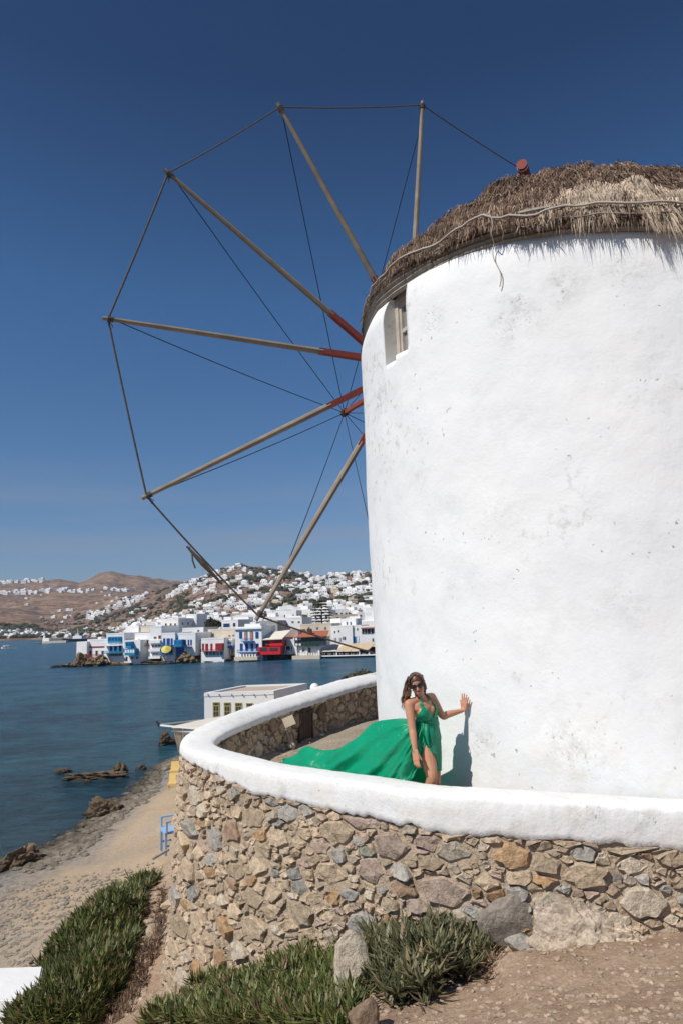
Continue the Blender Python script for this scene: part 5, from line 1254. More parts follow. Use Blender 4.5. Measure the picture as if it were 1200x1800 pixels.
for k in range(26): 
    x_ = 566 + 3.3 * k; part(f, 'terrace_chair', M['far_white'] if k % 3 else M['dark_wood'], aw, x_, 1147.2, x_ + 1.5, 1150.6, 1.0, 1.4)
h, f = house('plain white two-storey house with small windows above the tan awning', 582, 619.5, 1102, 1134, 148, 'far_white', 8, True, 'house', -6)
for a, y in ((587, 1109), (594, 1107.5)): opening(f, h, 'window', a, y, a + 2.6, y + 3.6, 'far_grey')
for a in (587, 596): opening(f, h, 'window', a, 1121, a + 4, 1127.5, 'far_grey', 'far_grey')
for a in (602, 605): opening(f, h, 'window', a, 1119, a + 2.2, 1124.5, 'far_grey')
h, f = house('white upper house with two tall windows set back above the blue door', 600, 625, 1089.8, 1103, 155, 'far_white', 7, True, 'house', -4)
for a in (608.5, 614.8): opening(f, h, 'window', a, 1093, a + 2.6, 1098.4, 'far_grey')
h, f = house('white house with a blue double door beside the windmill edge', 619.8, 634.5, 1101, 1132, 147.5, 'far_white', 9, True, 'house', -6)
opening(f, h, 'door', 618.5 + 1.5, 1119, 625.8, 1129.6, 'blue', 'blue'); opening(f, h, 'door', 627.4, 1118.5, 630.8, 1129, 'blue', 'far_white'); opening(f, h, 'window', 626.5, 1104, 629, 1108, 'far_grey')
h, f = house('white house with a wide veranda window beside the windmill edge', 634.8, 672, 1102, 1132, 147, 'far_white', 9, True, 'house', -6)
v_ = part(f, 'veranda', M['dark'], h, 635.5, 1105.5, 656, 1114, .0, .08)
for a in (640, 644.5, 651): part(f, 'post', M['far_white'], v_, a, 1105.5, a + .9, 1114, .08, .16)
part(f, 'veranda_roof', M['tile'], h, 634.8, 1103, 658, 1105, .0, .7); opening(f, h, 'window', 653.5, 1122, 656.5, 1127.5, 'far_grey')
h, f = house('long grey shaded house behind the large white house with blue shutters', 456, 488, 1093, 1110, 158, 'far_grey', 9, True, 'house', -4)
for a in (462, 470, 480): opening(f, h, 'window', a, 1098, a + 3, 1103, 'far_white')
h, f = house('long white house behind the red bar with small blue windows', 487, 531, 1087.5, 1107, 164, 'far_white', 9, True, 'house', -4)
for a in (512.5, 523.6): opening(f, h, 'window', a, 1091.5, a + 4, 1095, 'far_grey', 'dark_blue')
for a in (495, 503): opening(f, h, 'window', a, 1096, a + 2.8, 1101, 'far_grey')
h, f = house('white house with dark blue windows left of the large blue-shuttered house', 390, 419, 1091.5, 1107, 158, 'far_white', 8, True, 'house', -4)
opening(f, h, 'window', 393, 1096, 404, 1102, 'dark_blue', 'dark'); opening(f, h, 'window', 410, 1095, 414, 1101, 'dark_blue', 'dark')
h, f = house('cream wall with a small blue window left of the grey shaded side wall', 236, 284, 1103, 1117, 150, 'far_cream', 8, True, 'house', -5)
# domed chapel
h, f = house('small white domed chapel with a curved bell gable behind the turquoise house', 221, 244, 1102.5, 1118, 150, 'far_white', 6, True, 'chapel', -5)
c = f.hit(229, 1102.5) - FN * 2.6; dm = MB(); dm.sphere(c - UP * .1, (1.25, 1.25, 1.25), 20, 12); dm.build('dome', M['far_white'], h, True)
mb = MB(); cc = f.hit(240, 1101) - FN * 1.2
mb.tube([cc + FU * -.7 + UP * -.4, cc + FU * -.5 + UP * .5, cc + UP * .95, cc + FU * .5 + UP * .5, cc + FU * .7 + UP * -.4], .17, 6); mb.build('bell_gable', M['far_white'], h, True)

# ---- town behind the front row and houses over the hillsides
def far_house_mesh(seed, cream=False):
    r = random.Random(seed); mb = MB(); w, d, hh = 1, .8 + .5 * r.random(), .5 + .35 * r.random()
    mb.box((0, 0, hh / 2 - .3), w, d, hh + .6)
    if r.random() < .65: w2 = .35 + .3 * r.random(); mb.box((r.uniform(-.2, .2), .15 * d, hh + .14), w2, d * .55, .30)
    nwhite = len(mb.f); side = r.choice((3, 4))
    for k in range(side):
        x = -.5 + (k + .5) / side
        if r.random() < .85: mb.box((x, -d / 2 - .004, hh * .42 + .04), .10, .02, .20)
    for k in range(2): mb.box((.5 + .004, d * (-.25 + .5 * k), hh * .5), .02, .10, .18)
    me = bpy.data.meshes.new('hillside_house'); me.from_pydata(mb.v, [], mb.f); me.update(); me.materials.append(M['far_cream' if cream else 'far_white']); me.materials.append(M['dark'])
    me.polygons.foreach_set('material_index', [0 if i < nwhite else 1 for i in range(len(mb.f))]); return me
FH = [far_house_mesh(s, s in (7, 9)) for s in range(11)]
spots = []
def scatter(n, x0, x1, d0, d1, size=(6, 11), cluster=None, tries=1):
    for _ in range(n):
        px = rnd.uniform(x0, x1); d = d0 * (d1 / d0) ** rnd.random()
        if cluster:
            cx_, cd_ = rnd.choice(cluster); px = rnd.gauss(cx_, (x1 - x0) * .07); d = rnd.gauss(cd_, cd_ * .035)
        az = math.atan((px - 600) / 1215.0); z = hill_z(az, d)
        if z < -6.6: continue
        spots.append((d, Vector((d * math.sin(az), d * math.cos(az), z + CAMZ)), rnd.uniform(*size)))
scatter(80, 375, 690, 172, 300, (6, 9)); scatter(26, 250, 375, 172, 300, (6, 9)); scatter(75, 470, 690, 300, 620, (5.5, 8.5)); scatter(45, 210, 470, 300, 560, (5.5, 8.5)); scatter(50, 540, 690, 300, 620, (5.5, 8.5))
clus = scatter
clus(150, 500, 690, 560, 1000, (5.5, 9)); clus(75, 330, 500, 600, 1000, (5.5, 9)); clus(80, 280, 470, 480, 600, (5, 8)); clus(80, 190, 330, 420, 560, (4.5, 7.5))
clus(120, -20, 110, 790, 960, (4.5, 8)); clus(80, 110, 250, 700, 850, (4, 7.5)); clus(60, 150, 255, 1180, 1320, (6, 11)); clus(50, -20, 130, 1850, 1960, (8, 14)); clus(22, 130, 230, 1850, 1920, (8, 12)); clus(34, -20, 70, 2300, 2480, (9, 16)); clus(24, 290, 420, 900, 1000, (7, 12))
clus(18, 380, 690, 1060, 1110, (7, 12))
scatter(60, 690, 840, 172, 620, (6, 9)); scatter(60, 690, 860, 560, 1050, (6, 9))
scatter(22, 60, 330, 900, 1900, (4, 7)); scatter(10, -20, 200, 1300, 2300, (6, 9))
# keep them apart
grid = []; kept = []
for s_ in sorted(spots, key=lambda q: q[0]):
    if all((s_[1].x - k[1].x) ** 2 + (s_[1].y - k[1].y) ** 2 > (.55 * (s_[2] + k[2]) * .8) ** 2 for k in kept): kept.append(s_)
print('far houses', len(kept))
kept.sort(key=lambda q: -q[2] / q[0] * (1 if proj(q[1])[0] < 668 else .01))
sv = []; sf = []; sm = []
for n, (d, p, w) in enumerate(kept):
    me = FH[rnd.randrange(11)]; yaw = rnd.uniform(-.5, .25); 
    if n < 290:
        o = bpy.data.objects.new('hillside_house', me); COL.objects.link(o); o.location = p; o.rotation_euler = (0, 0, yaw); o.scale = (w, w * .8, w * .62)
        if d < 320: tag(o, 'white flat-roofed town house crowded behind the waterfront row', 'house', 'town houses behind the waterfront row')
        else: tag(o, 'small white cube house scattered on the hillside above the town', 'house', 'white houses scattered over the hillside')
    else:
        b = len(sv); ca, sa = math.cos(yaw), math.sin(yaw)
        for v in me.vertices: x, y, z = v.co.x * w, v.co.y * w * .8, v.co.z * w * .62; sv.append((p.x + x * ca - y * sa, p.y + x * sa + y * ca, p.z + z))
        for pl in me.polygons: sf.append(tuple(i + b for i in pl.vertices)); sm.append(pl.material_index)
o = stuff(mesh_obj('distant_houses', sv, sf, [M['far_white'], M['dark']])); o.data.polygons.foreach_set('material_index', sm)
o['label'] = 'hundreds of tiny white houses strewn over the far hills'; o['category'] = 'houses'
# dark scrub and garden trees among them
M['scrub'] = simple('dark_scrub', (0.035, 0.042, 0.022), 0.95, (0.065, 0.065, 0.035), 0.3)
ico = bmesh.new(); bmesh.ops.create_icosphere(ico, subdivisions=1, radius=1); iv = [v.co.copy() for v in ico.verts]; ifc = [[v.index for v in f_.verts] for f_ in ico.faces]; ico.free()
sv = []; sf = []
for k in range(5200):
    zone = rnd.random()
    if zone < .55: px, d = rnd.uniform(300, 690), 260 * (1050 / 260) ** rnd.random()
    elif zone < .8: px, d = rnd.uniform(-20, 130), rnd.uniform(790, 1000)
    else: px, d = rnd.uniform(120, 330), rnd.uniform(500, 1400)
    az = math.atan((px - 600) / 1215.0); x, y = d * math.sin(az), d * math.cos(az)
    if nz((x / 60, y / 60, 3), 1, 3) < -.04: continue
    z = hill_z(az, d)
    if z < -6.3: continue
    s_ = rnd.uniform(1.2, 3.2) * (d / 600) ** .4; b = len(sv)
    for v in iv: k_ = 1 + .45 * nz((v.x * 2 + x, v.y * 2 + y, v.z * 2), 1, 2); sv.append((x + v.x * s_ * 1.3 * k_, y + v.y * s_ * 1.3 * k_, z + CAMZ + s_ * .4 + v.z * s_ * .75 * k_))
    sf += [tuple(i + b for i in q) for q in ifc]
o = stuff(mesh_obj('hillside_scrub', sv, sf, M['scrub'], None, False)); o['label'] = 'dark green scrub and garden trees between the hillside houses'; o['category'] = 'scrub'
# rock outcrops on the hillsides
M['far_rock'] = simple('hillside_rock', (0.30, 0.21, 0.15), 0.95, (0.16, 0.11, 0.08), 0.15)
sv = []; sf = []
for k in range(3400):
    px, d = rnd.uniform(60, 520), rnd.uniform(420, 1300); az = math.atan((px - 600) / 1215.0); x, y = d * math.sin(az), d * math.cos(az)
    if nz((x / 80, y / 80, 13), 1, 3) < -.02: continue
    z = hill_z(az, d)
    if z < -6.3: continue
    s_ = rnd.uniform(1.0, 3.6); b = len(sv)
    for v in iv: k_ = 1 + .6 * nz((v.x * 2 + x, v.y * 2 + y, v.z * 2), 1, 2); sv.append((x + v.x * s_ * 1.3 * k_, y + v.y * s_ * k_, z + CAMZ + v.z * s_ * .7 * k_))
    sf += [tuple(i + b for i in q) for q in ifc]
o = stuff(mesh_obj('hillside_boulders', sv, sf, M['far_rock'], None, False)); o['label'] = 'rocky outcrops strewn over the dry hillside'; o['category'] = 'rocks'
# mast on the hill
p = atY(356.5, 1021, 720); p.z -= 4; mst = MB(); mst.tube([p, p + UP * 18], [.35, .15], 6); mst.box(p + UP * 15, 1.6, 1.6, .3); tag(mst.build('radio_mast', M['far_grey']), 'thin radio mast on the hill crest behind the town', 'mast')
# norfolk pine
pb = atY(566, 1104, 195); H_ = atY(566, 1060, 195).z - pb.z + 1.0; tr = empty('pine_tree', tuple(pb)); tag(tr, 'dark layered pine tree with tiered branches rising over the white houses', 'tree')
M['pine'] = simple('pine_needles', (0.018, 0.028, 0.018), 0.9, (0.04, 0.05, 0.03), 1.5); M['bark'] = simple('bark', (0.12, 0.09, 0.07), 0.9, None, 4)
MB().tube([pb - UP * 2, pb + UP * H_ * .6, pb + UP * H_], [.28, .16, .03], 7).build('trunk', M['bark'], tr)
for t in range(9):
    zz = H_ * (.12 + .10 * t); L_ = 4.4 * (1 - .095 * t) ** 1.1 + .3; mb = MB()
    for k in range(9):
        a = 2 * math.pi * (k + .5 * (t % 2)) / 9 + rnd.uniform(-.15, .15); d0 = Vector((math.cos(a), math.sin(a), 0)); s0 = Vector((-d0.y, d0.x, 0)); ll = L_ * rnd.uniform(.8, 1.1)
        for q in range(9):
            u = (q + 1) / 9; p = pb + UP * (zz + .35 * math.sin(u * 2.6) - .25 * u) + d0 * (ll * u); w = .55 * (1 - .5 * u)
            mb.add([p - s0 * w - UP * .12, p + d0 * .35 + UP * .18, p + s0 * w - UP * .12, p - d0 * .3 + UP * .05, p - UP * .1], [(0, 1, 3), (1, 2, 3), (0, 4, 1), (1, 4, 2), (3, 2, 4), (0, 3, 4)])
    mb.build('branch_tier', M['pine'], tr)
def bush(name, label, c, r, m, seed, n=260, leaf=.12, cat='shrub', group=None):
    rd = random.Random(seed); t = empty(name, tuple(c)); tag(t, label, cat, group); mb = MB()
    for k in range(n):
        th, ph = rd.uniform(0, 6.28), rd.uniform(0, 1.5); q = rd.random() ** .4; p = Vector(c) + Vector((r[0] * q * math.cos(th) * math.sin(ph), r[1] * q * math.sin(th) * math.sin(ph), r[2] * q * math.cos(ph))) * (1 + .35 * nz((th, ph, seed), 1.5, 2))
        a = Vector((rd.gauss(0, 1), rd.gauss(0, 1), rd.gauss(.4, .8))).normalized(); b_ = a.orthogonal().normalized(); l = leaf * rd.uniform(.6, 1.4); mb.add([p - b_ * l * .35, p + a * l, p + b_ * l * .35, p - a * l], [(0, 1, 2), (0, 2, 3)])
    mb.build('foliage', m, t); st_ = MB()
    for k in range(5): st_.tube([Vector(c) - UP * .3, Vector(c) + Vector((rd.uniform(-.4, .4) * r[0], rd.uniform(-.4, .4) * r[1], r[2] * .7))], [.03 * r[2] + .01, .008], 5)
    st_.build('stem', M['bark'], t); return t
bush('garden_tree', 'round dark green tree at the end of the long grey shaded wall', atY(372, 1103, 160), (1.7, 1.5, 1.9), M['scrub'], 3, 420, .4, 'tree'); bush('garden_tree', 'smaller dark tree touching the white house with dark blue windows', atY(384, 1102, 160), (1.0, 1.0, 1.3), M['scrub'], 4, 260, .35, 'tree')
M['grey_green'] = simple('grey_green_leaves', (0.07, 0.075, 0.035), 0.9, (0.11, 0.10, 0.055), 3)
bush('shrub', 'dark leafy shrub showing over the far end of the white coping', atY(640, 1196, 18.5), (.42, .3, .26), M['grey_green'], 5, 700, .05); bush('shrub', 'small tuft of shrub left of the leafy shrub behind the wall top', atY(613, 1197, 18.3), (.22, .2, .14), M['grey_green'], 6, 300, .04)
# ------------------------------------------------------------------ rocks
def rock_geo(c, dims, seed, sub=3, rough=.22, ax=None, facets=9):
    bm = bmesh.new(); bmesh.ops.create_icosphere(bm, subdivisions=sub, radius=1); rd = random.Random(seed); pl = []
    for _ in range(facets):
        n = Vector((rd.gauss(0, 1), rd.gauss(0, 1), rd.gauss(0, 1))).normalized(); pl.append((n, rd.uniform(.55, .85)))
    vs = []
    for v in bm.verts:
        p = v.co.copy()
        for n, h in pl:
            d = p.dot(n)
            if d > h: p -= n * (d - h) * .92
        p *= 1 + rough * .5 * nz(v.co * (1.6 if rough < .5 else 3.2) + Vector((seed * 3.1, 0, 0)), 1, 4); vs.append(p)
    fs = [[q.index for q in f_.verts] for f_ in bm.faces]; bm.free()
    ax = ax or (Vector((1, 0, 0)), Vector((0, 1, 0)), UP)
    return [Vector(c) + ax[0] * (p.x * dims[0]) + ax[1] * (p.y * dims[1]) + ax[2] * (p.z * dims[2]) for p in vs], fs
def rock(label, c, dims, seed, m, yaw=0.0, tilt=0.0, sub=3, name='rock', facets=9, group=None, rough=.22):
    R_m = Matrix.Rotation(yaw, 3, 'Z') @ Matrix.Rotation(tilt, 3, 'Y'); v, f_ = rock_geo((0, 0, 0), dims, seed, sub, rough, (R_m @ Vector((1, 0, 0)), R_m @ Vector((0, 1, 0)), R_m @ UP), facets)
    o = mesh_obj(name, v, f_, m); o.location = c; tag(o, label, 'rock', group); return o
def on_ground(px, py, z0=-3.0, z1=None):
    """where the sight line meets the ground sheet"""
    d = ray(px, py); t = 1.5; prev = t
    while t < 80:
        p = d * t; 
        if p[2] < gz(p[0], p[1], False): break
        prev = t; t *= 1.03
    lo, hi = prev, t
    for _ in range(14):
        mid = (lo + hi) / 2; p = d * mid
        if p[2] < gz(p[0], p[1], False): hi = mid
        else: lo = mid
    p = d * hi; return Vector((p[0], p[1], p[2] + CAMZ))
def wet(name, a, b_, z0=.05, z1=.5):    # rock that is dark with weed at the water line
    m, nt, b = new_mat(name, .85, .3); sp = nt.nodes.new('ShaderNodeSeparateXYZ'); nt.links.new(geo(nt), sp.inputs[0])
    c = ramp(nt, noise_n(nt, 1.6, 8, .7), [(.3, a), (.7, b_)]); mr = nt.nodes.new('ShaderNodeMapRange'); mr.inputs[1].default_value = z1; mr.inputs[2].default_value = z0
    nt.links.new(math_n(nt, 'ADD', sp.outputs[2], math_n(nt, 'MULTIPLY', noise_n(nt, 1.5, 4, .6), .2)), mr.inputs[0]); c = mix(nt, mr.outputs[0], c, (.028, .022, .015)); nt.links.new(c, b.inputs['Base Color']); bump(nt, b, noise_n(nt, 3.5, 8, .7), .12); return m
M['sea_rock'] = wet('weedy_sea_rock', (.13, .09, .055), (.23, .165, .105)); M['shore_rock'] = wet('shore_rock', (.10, .08, .06), (.34, .29, .22), .06, .34)
M['head_rock'] = wet('headland_rock', (.14, .10, .06), (.34, .24, .14), .1, .9)
def sea_rock(label, x0, x1, y, h, seed, m=None, yaw=0.0, tilt=0.0):
    a = atz((x0 + x1) / 2, y, -7.0); w = (x1 - x0) / 1200 * a.y; return rock(label, a + UP * h * .15, (w * .60, w * .22 if w > 1.2 else w * .4, h * 1.15), seed, m or M['sea_rock'], yaw, tilt, 5, 'rock', 10, None, .8)
sea_rock('long flat brown rock lying in the shallow water off the beach', 131, 216, 1368, .26, 3, None, .12); sea_rock('squarish rock block at the right end of the long flat rock', 196, 221, 1362, .42, 4)
sea_rock('small flat dark rock left of the long flat rock', 98, 127, 1357, .16, 5); sea_rock('slanted brown slab of rock in the water below the white curtain', 282, 308, 1309, .62, 6, None, .4, -.5)
sea_rock('tiny dark rock awash near the shoreline right of the long flat rock', 242, 258, 1352, .16, 7); sea_rock('tiny rock awash just below the long flat rock', 148, 160, 1375, .1, 17)
rock('large dark brown boulder at the water edge halfway along the beach', atz(192, 1432, -6.95) , (.75, .5, .62), 8, M['sea_rock'], .5, .2, 5, 'rock', 10, None, .8); rock('big brown weathered boulder at the shore in the left margin', atz(32, 1518, -6.85), (.75, .55, .50), 9, M['sea_rock'], .2, 0, 5, 'rock', 10, None, .8)
rock('dark rock half in the water at the left edge of the photo', atz(2, 1528, -6.9), (.35, .3, .22), 10, M['sea_rock'])
# shingle, boulders and slabs along the water line: uncountable
shore = [(0, 1524), (60, 1508), (105, 1486), (140, 1460), (180, 1432), (225, 1400), (268, 1354), (300, 1336), (330, 1328)]
sv = []; sf = []; SH = catmull([tuple(atz(*q, -7.0)) for q in shore], 10)
for k in range(2600):
    i = rnd.random() * (len(SH) - 1); a = Vector(SH[int(i)]).lerp(Vector(SH[min(len(SH) - 1, int(i) + 1)]), i % 1); off = rnd.gauss(.22, .30) * (1 + (1.2 if a.x < -7 else 0)); x, y = a.x + off * .75 + rnd.gauss(0, .1), a.y - off * .65 + rnd.gauss(0, .1); z = gz(x, y, False) + CAMZ
    if z < -.25: continue
    s_ = rnd.uniform(.035, .15) * (1.6 if rnd.random() < .10 else 1); v, f_ = rock_geo((x, y, z + s_ * .1), (s_ * 1.3, s_, s_ * .55), k, 1, .2, None, 4); b = len(sv); sv += [tuple(q) for q in v]; sf += [tuple(q + b for q in g_) for g_ in f_]
o = stuff(mesh_obj('shore_stones', sv, sf, M['shore_rock'])); o['label'] = 'band of dark and grey stones heaped along the water line'; o['category'] = 'stones'
M['shingle'] = mat_stone('shingle', (.22, .19, .155), (.36, .31, .25), .2, 1.0)
def scatter_stones(name, label, n, gen, smin, smax, m, sub=1, flat=.6, power=2.5):
    sv = []; sf = []
    for k in range(n):
        x, y = gen(); 
        if x is None: continue
        s_ = smin + (smax - smin) * rnd.random() ** power; z = gz(x, y) + CAMZ; v, f_ = rock_geo((x, y, z + s_ * .05), (s_ * rnd.uniform(.9, 1.5), s_ * rnd.uniform(.8, 1.2), s_ * flat), k * 7 + 1, sub, .25, None, 4); b = len(sv); sv += [tuple(q) for q in v]; sf += [tuple(q + b for q in g_) for g_ in f_]
    o = stuff(mesh_obj(name, sv, sf, m)); o['label'] = label; o['category'] = 'stones'; return o
def gen_px(x0, x1, y0, y1, cond=None):
    def g():
        px, py = rnd.uniform(x0, x1), rnd.uniform(y0, y1)
        if cond and not cond(px, py): return None, None
        p = on_ground_fast(px, py); return p
    return g
_cache = {}
def on_ground_fast(px, py):
    k = (round(px / 22), round(py / 14))
    if k not in _cache: _cache[k] = on_ground(k[0] * 22, k[1] * 14).z - CAMZ
    z = _cache[k]; d = ray(px, py); t = z / d[2]; return d[0] * t, d[1] * t
scatter_stones('beach_stones', 'grey shingle scattered over the upper beach', 3600, gen_px(-10, 240, 1530, 1700, lambda x, y: rnd.random() < .9 and y > 1560 - .15 * x), .010, .075, M['shingle'])
M['earth_crumb'] = mat_stone('earth_crumb', (.37, .27, .195), (.53, .425, .325), .15, 1.0); M['pebble'] = mat_stone('pebble', (.34, .255, .18), (.46, .37, .28), .2, 1.0)
fg = lambda x, y: not (x < 700 and y < 1640) and (x > 640 or rnd.random() < .25)
scatter_stones('pebbles', 'pale pebbles and crumbs of stone on the dry earth below the wall', 4600, gen_px(610, 1230, 1600, 1830, fg), .002, .026, M['earth_crumb'], 1, .7, 5.0)
scatter_stones('pebbles', 'loose earth crumbs and stones on the bank left of the wall', 700, gen_px(225, 345, 1520, 1810), .006, .06, M['pebble'], 1, .7, 2.6)
tg_ = []
for k in range(500):
    x, y = rnd.uniform(-1.8, 3), rnd.uniform(9, 16); s_ = .008 + .03 * rnd.random() ** 4; tg_.append((x, y, s_))
sv = []; sf = []
for k, (x, y, s_) in enumerate(tg_):
    v, f_ = rock_geo((x, y, CAMZ - 2.1 + .12 * max(0, (y - 13.5) / 3)), (s_ * 1.2, s_, s_ * .7), k, 1, .2, None, 4); b = len(sv); sv += [tuple(q) for q in v]; sf += [tuple(q + b for q in g_) for g_ in f_]
o = stuff(mesh_obj('pebbles', sv, sf, M['pebble'])); o['label'] = 'pebbles on the terrace floor behind the dress'; o['category'] = 'stones'
# single big stones in the foreground
def fstone(label, px, py, up, dims, seed, m, yaw=0, tilt=0, facets=9, sub=4):
    """py is where its foot meets the ground; up is how far its centre sits above that"""
    p = on_ground(px, py); p.y += dims[1] * .35; p.z += up; return rock(label, p, dims, seed, m, yaw, tilt, sub, 'rock', facets)
M['warm_grey_stone'] = mat_stone('warm_grey_stone', (.24, .205, .17), (.35, .31, .265)); M['buff_stone'] = mat_stone('buff_stone', (.50, .40, .30), (.64, .54, .43))
fstone('big dark grey slab leaning at the foot of the wall', 906, 1668, .18, (.29, .08, .25), 21, M['warm_grey_stone'], .05, .1, 6)
rock('large pale boulder half buried at the foot of the wall', on_ground(1034, 1668) + Vector((0, .10, .05)), (.40, .24, .31), 27, M['buff_stone'], -.05, .30, 5, 'rock', 11, None, .5)
rock('lower soil-covered shoulder of stone right of the large pale boulder', on_ground(1110, 1660) + Vector((0, .15, -.03)), (.30, .22, .13), 28, M['buff_stone'], .1, .1, 5, 'rock', 9, None, .6)
fstone('small flat grey stone on the earth in front of the dark slab', 915, 1672, .04, (.13, .08, .07), 23, ST['grey'], .2, .1)
fstone('whitish upright boulder standing among the succulent leaves', 616, 1758, .20, (.165, .12, .26), 24, ST['pale'], .2, .12, 8)
fstone('rounded brown rock at the bottom edge of the photo', 640, 1818, .09, (.10, .09, .12), 25, ST['brown'], 0, .1)
fstone('small ochre pebble lying alone on the earth near the right edge', 1090, 1698, .015, (.035, .03, .025), 26, ST['ochre'])
for i, (px, py, dx, lab) in enumerate(((278, 1640, .26, 'tan stone lying on the bank between the leaves and the wall'), (262, 1624, .16, 'smaller reddish stone on the bank beside the leaf patch'), (300, 1590, .20, 'stone sticking out of the upper bank beside the wall'), (332, 1718, .14, 'grey stone at the foot of the wall corner'), (255, 1600, .12, 'small stone near the top of the earth bank'))):
    p = on_ground(px, py); rock(lab, p, (dx, dx * .75, dx * .6), 40 + i, ST[('tan', 'pink', 'tan', 'grey', 'brown')[i]], .4 * i, .2, 3)
# ------------------------------------------------------------------ headland rocks under the waterfront row
for i, (x0, x1, y, h, lab) in enumerate(((96, 118, 1167.5, .35, 'low brown reef at the far left end of the headland'), (112, 150, 1168, .9, 'brown shelving rocks at the tip of the headland'), (132, 158, 1166, 2.6, 'orange brown rock pile below the white end block'), (150, 196, 1166, 1.9, 'dark mossy rock mound below the low terrace house'),
        (160, 240, 1168.5, .55, 'brown rock ledge in front of the turquoise house'), (308, 352, 1163.5, 1.9, 'yellowish stony foundation under the blue bay house'), (413, 460, 1160.5, .8, 'yellow brown rock ledge under the large blue-shuttered house'), (240, 310, 1168, .45, 'thin rock ledge under the stilted tower'), (350, 420, 1164, .5, 'thin rock ledge under the red-shuttered house'), (518, 566, 1158, .6, 'rock ledge under the orange-roofed restaurant'))):
    a = atY((x0 + x1) / 2, y, 139.5); a.z = 0.1; w = (x1 - x0) / 1200 * 139; rock(lab, a, (w * .56, 2.6, h), 60 + i, M['head_rock'], -.15, 0, 5, 'rock', 12, None, .9)
# ------------------------------------------------------------------ boats and the pier
def boat(label, px, Y, L_, m_hull, yaw, kind):
    o = atY(px, 1130, Y); o.z = 0; root = empty('boat', tuple(o)); tag(root, label, 'boat'); ca, sa = math.cos(yaw), math.sin(yaw); a = Vector((ca, sa, 0)); b_ = Vector((-sa, ca, 0)); ax = (a, b_, UP); vs = []; fs = []
    st = [(-.5, .13, .09), (-.3, .15, .085), (0, .16, .085), (.3, .12, .10), (.45, .05, .12), (.5, .004, .13)]
    for t, w, h in st:
        for q, (ww, z) in enumerate(((0, -.02), (.7, -.015), (1, h), (.0, h))):
            vs.append(o + a * (t * L_) + b_ * (w * ww * L_) + UP * (z * L_)); 
        for q, (ww, z) in enumerate(((.7, -.015), (1, h))): vs.append(o + a * (t * L_) - b_ * (w * ww * L_) + UP * (z * L_))
    for i in range(len(st) - 1):
        k = i * 6
        for s0, s1 in ((0, 1), (1, 2), (2, 3), (0, 4), (4, 5), (5, 3)): fs.append((k + s0, k + 6 + s0, k + 6 + s1, k + s1))
    fs.append((0, 1, 2, 3)); fs.append((0, 3, 5, 4)); keep(mesh_obj('hull', vs, fs, m_hull), root)
    for (t, w, l, z0, z1, m, nm) in kind: MB().box(o + a * (t * L_) + UP * ((z0 + z1) / 2 * L_), l * L_, w * L_, (z1 - z0) * L_, ax).build(nm, m, root)
    return root, o, a, b_
M['navy'] = simple('navy_hull', (.012, .022, .055), .5, None, .5)
r_, o, a, b_ = boat('small white excursion boat with an open upper deck crossing the bay', 11.5, 330, 4.9, M['far_white'], math.pi - .1, ((-.05, .24, .62, .085, .19, M['dark'], 'cabin'), (-.05, .26, .66, .19, .21, M['far_white'], 'upper_deck'), (-.08, .2, .42, .29, .31, M['far_white'], 'awning'), (.2, .2, .1, .21, .29, M['far_white'], 'wheelhouse')))
for t in (-.27, .1): 
    for w in (-.09, .09): MB().tube([o + a * (t * 4.9) + b_ * (w * 4.9) + UP * 1.0, o + a * (t * 4.9) + b_ * (w * 4.9) + UP * 1.46], .04, 5).build('post', M['far_white'], r_)
mb = MB(); mb.box(o - a * 4.2 + UP * .02, 3.0, .5, .04, (a, b_, UP)); tag(mb.build('wake', simple('foam', (.6, .65, .68), .9, (.2, .3, .35), 2.0)), 'short white wake trailing behind the excursion boat', 'wake')
r_, o, a, b_ = boat('dark navy ship with white superstructure moored behind the pier', 133, 470, 19, M['navy'], math.pi - .15, ((-.12, .2, .34, .10, .20, M['far_white'], 'superstructure'), (-.10, .16, .16, .20, .27, M['far_white'], 'bridge'), (-.22, .08, .07, .2, .30, M['navy'], 'funnel'), (-.10, .165, .165, .225, .245, M['dark'], 'bridge_windows')))
MB().tube([o - a * 1.6 + UP * 4, o - a * 1.6 + UP * 8.5], .2, 6).build('mast', M['far_white'], r_); MB().tube([o + a * 5 + UP * 2, o + a * 5 + UP * 5.5], .12, 6).build('mast', M['far_white'], r_)
pA = atY(64, 1137, 440); pA.z = 0; pB = atY(118, 1135, 440); pB.z = 0; pr = empty('pier', tuple(pA)); tag(pr, 'low concrete pier with a white beacon at its rocky end', 'pier'); mid = (pA + pB) / 2; dx = (pB - pA)
mb = MB(); mb.box(mid + dx * .12 + UP * .55, dx.length * .78, 4, 1.5, (dx.normalized(), Vector((-dx.y, dx.x, 0)).normalized(), UP)); mb.build('quay', M['far_cream'], pr); mb = MB(); mb.box(mid - dx * .16 + UP * 2.2, 4.6, 2.2, 2.0, FAX); mb.build('hut', M['far_white'], pr)
mb = MB(); mb.tube([pA + dx * .26 + UP * 1, pA + dx * .26 + UP * 4.5], [.75, .55], 10); mb.build('beacon', M['far_white'], pr, True); MB().tube([pA + dx * .26 + UP * 4.5, pA + dx * .26 + UP * 6.0], [.30, .26], 8).build('lantern', M['far_white'], pr); MB().tube([pA + dx * .26 + UP * 6.0, pA + dx * .26 + UP * 8], .10, 5).build('light_mast', M['far_white'], pr)
v, f_ = rock_geo(pA + dx * .1, (dx.length * .16, 3, 1.0), 5, 3); keep(mesh_obj('rock_mound', v, f_, M['head_rock']), pr)
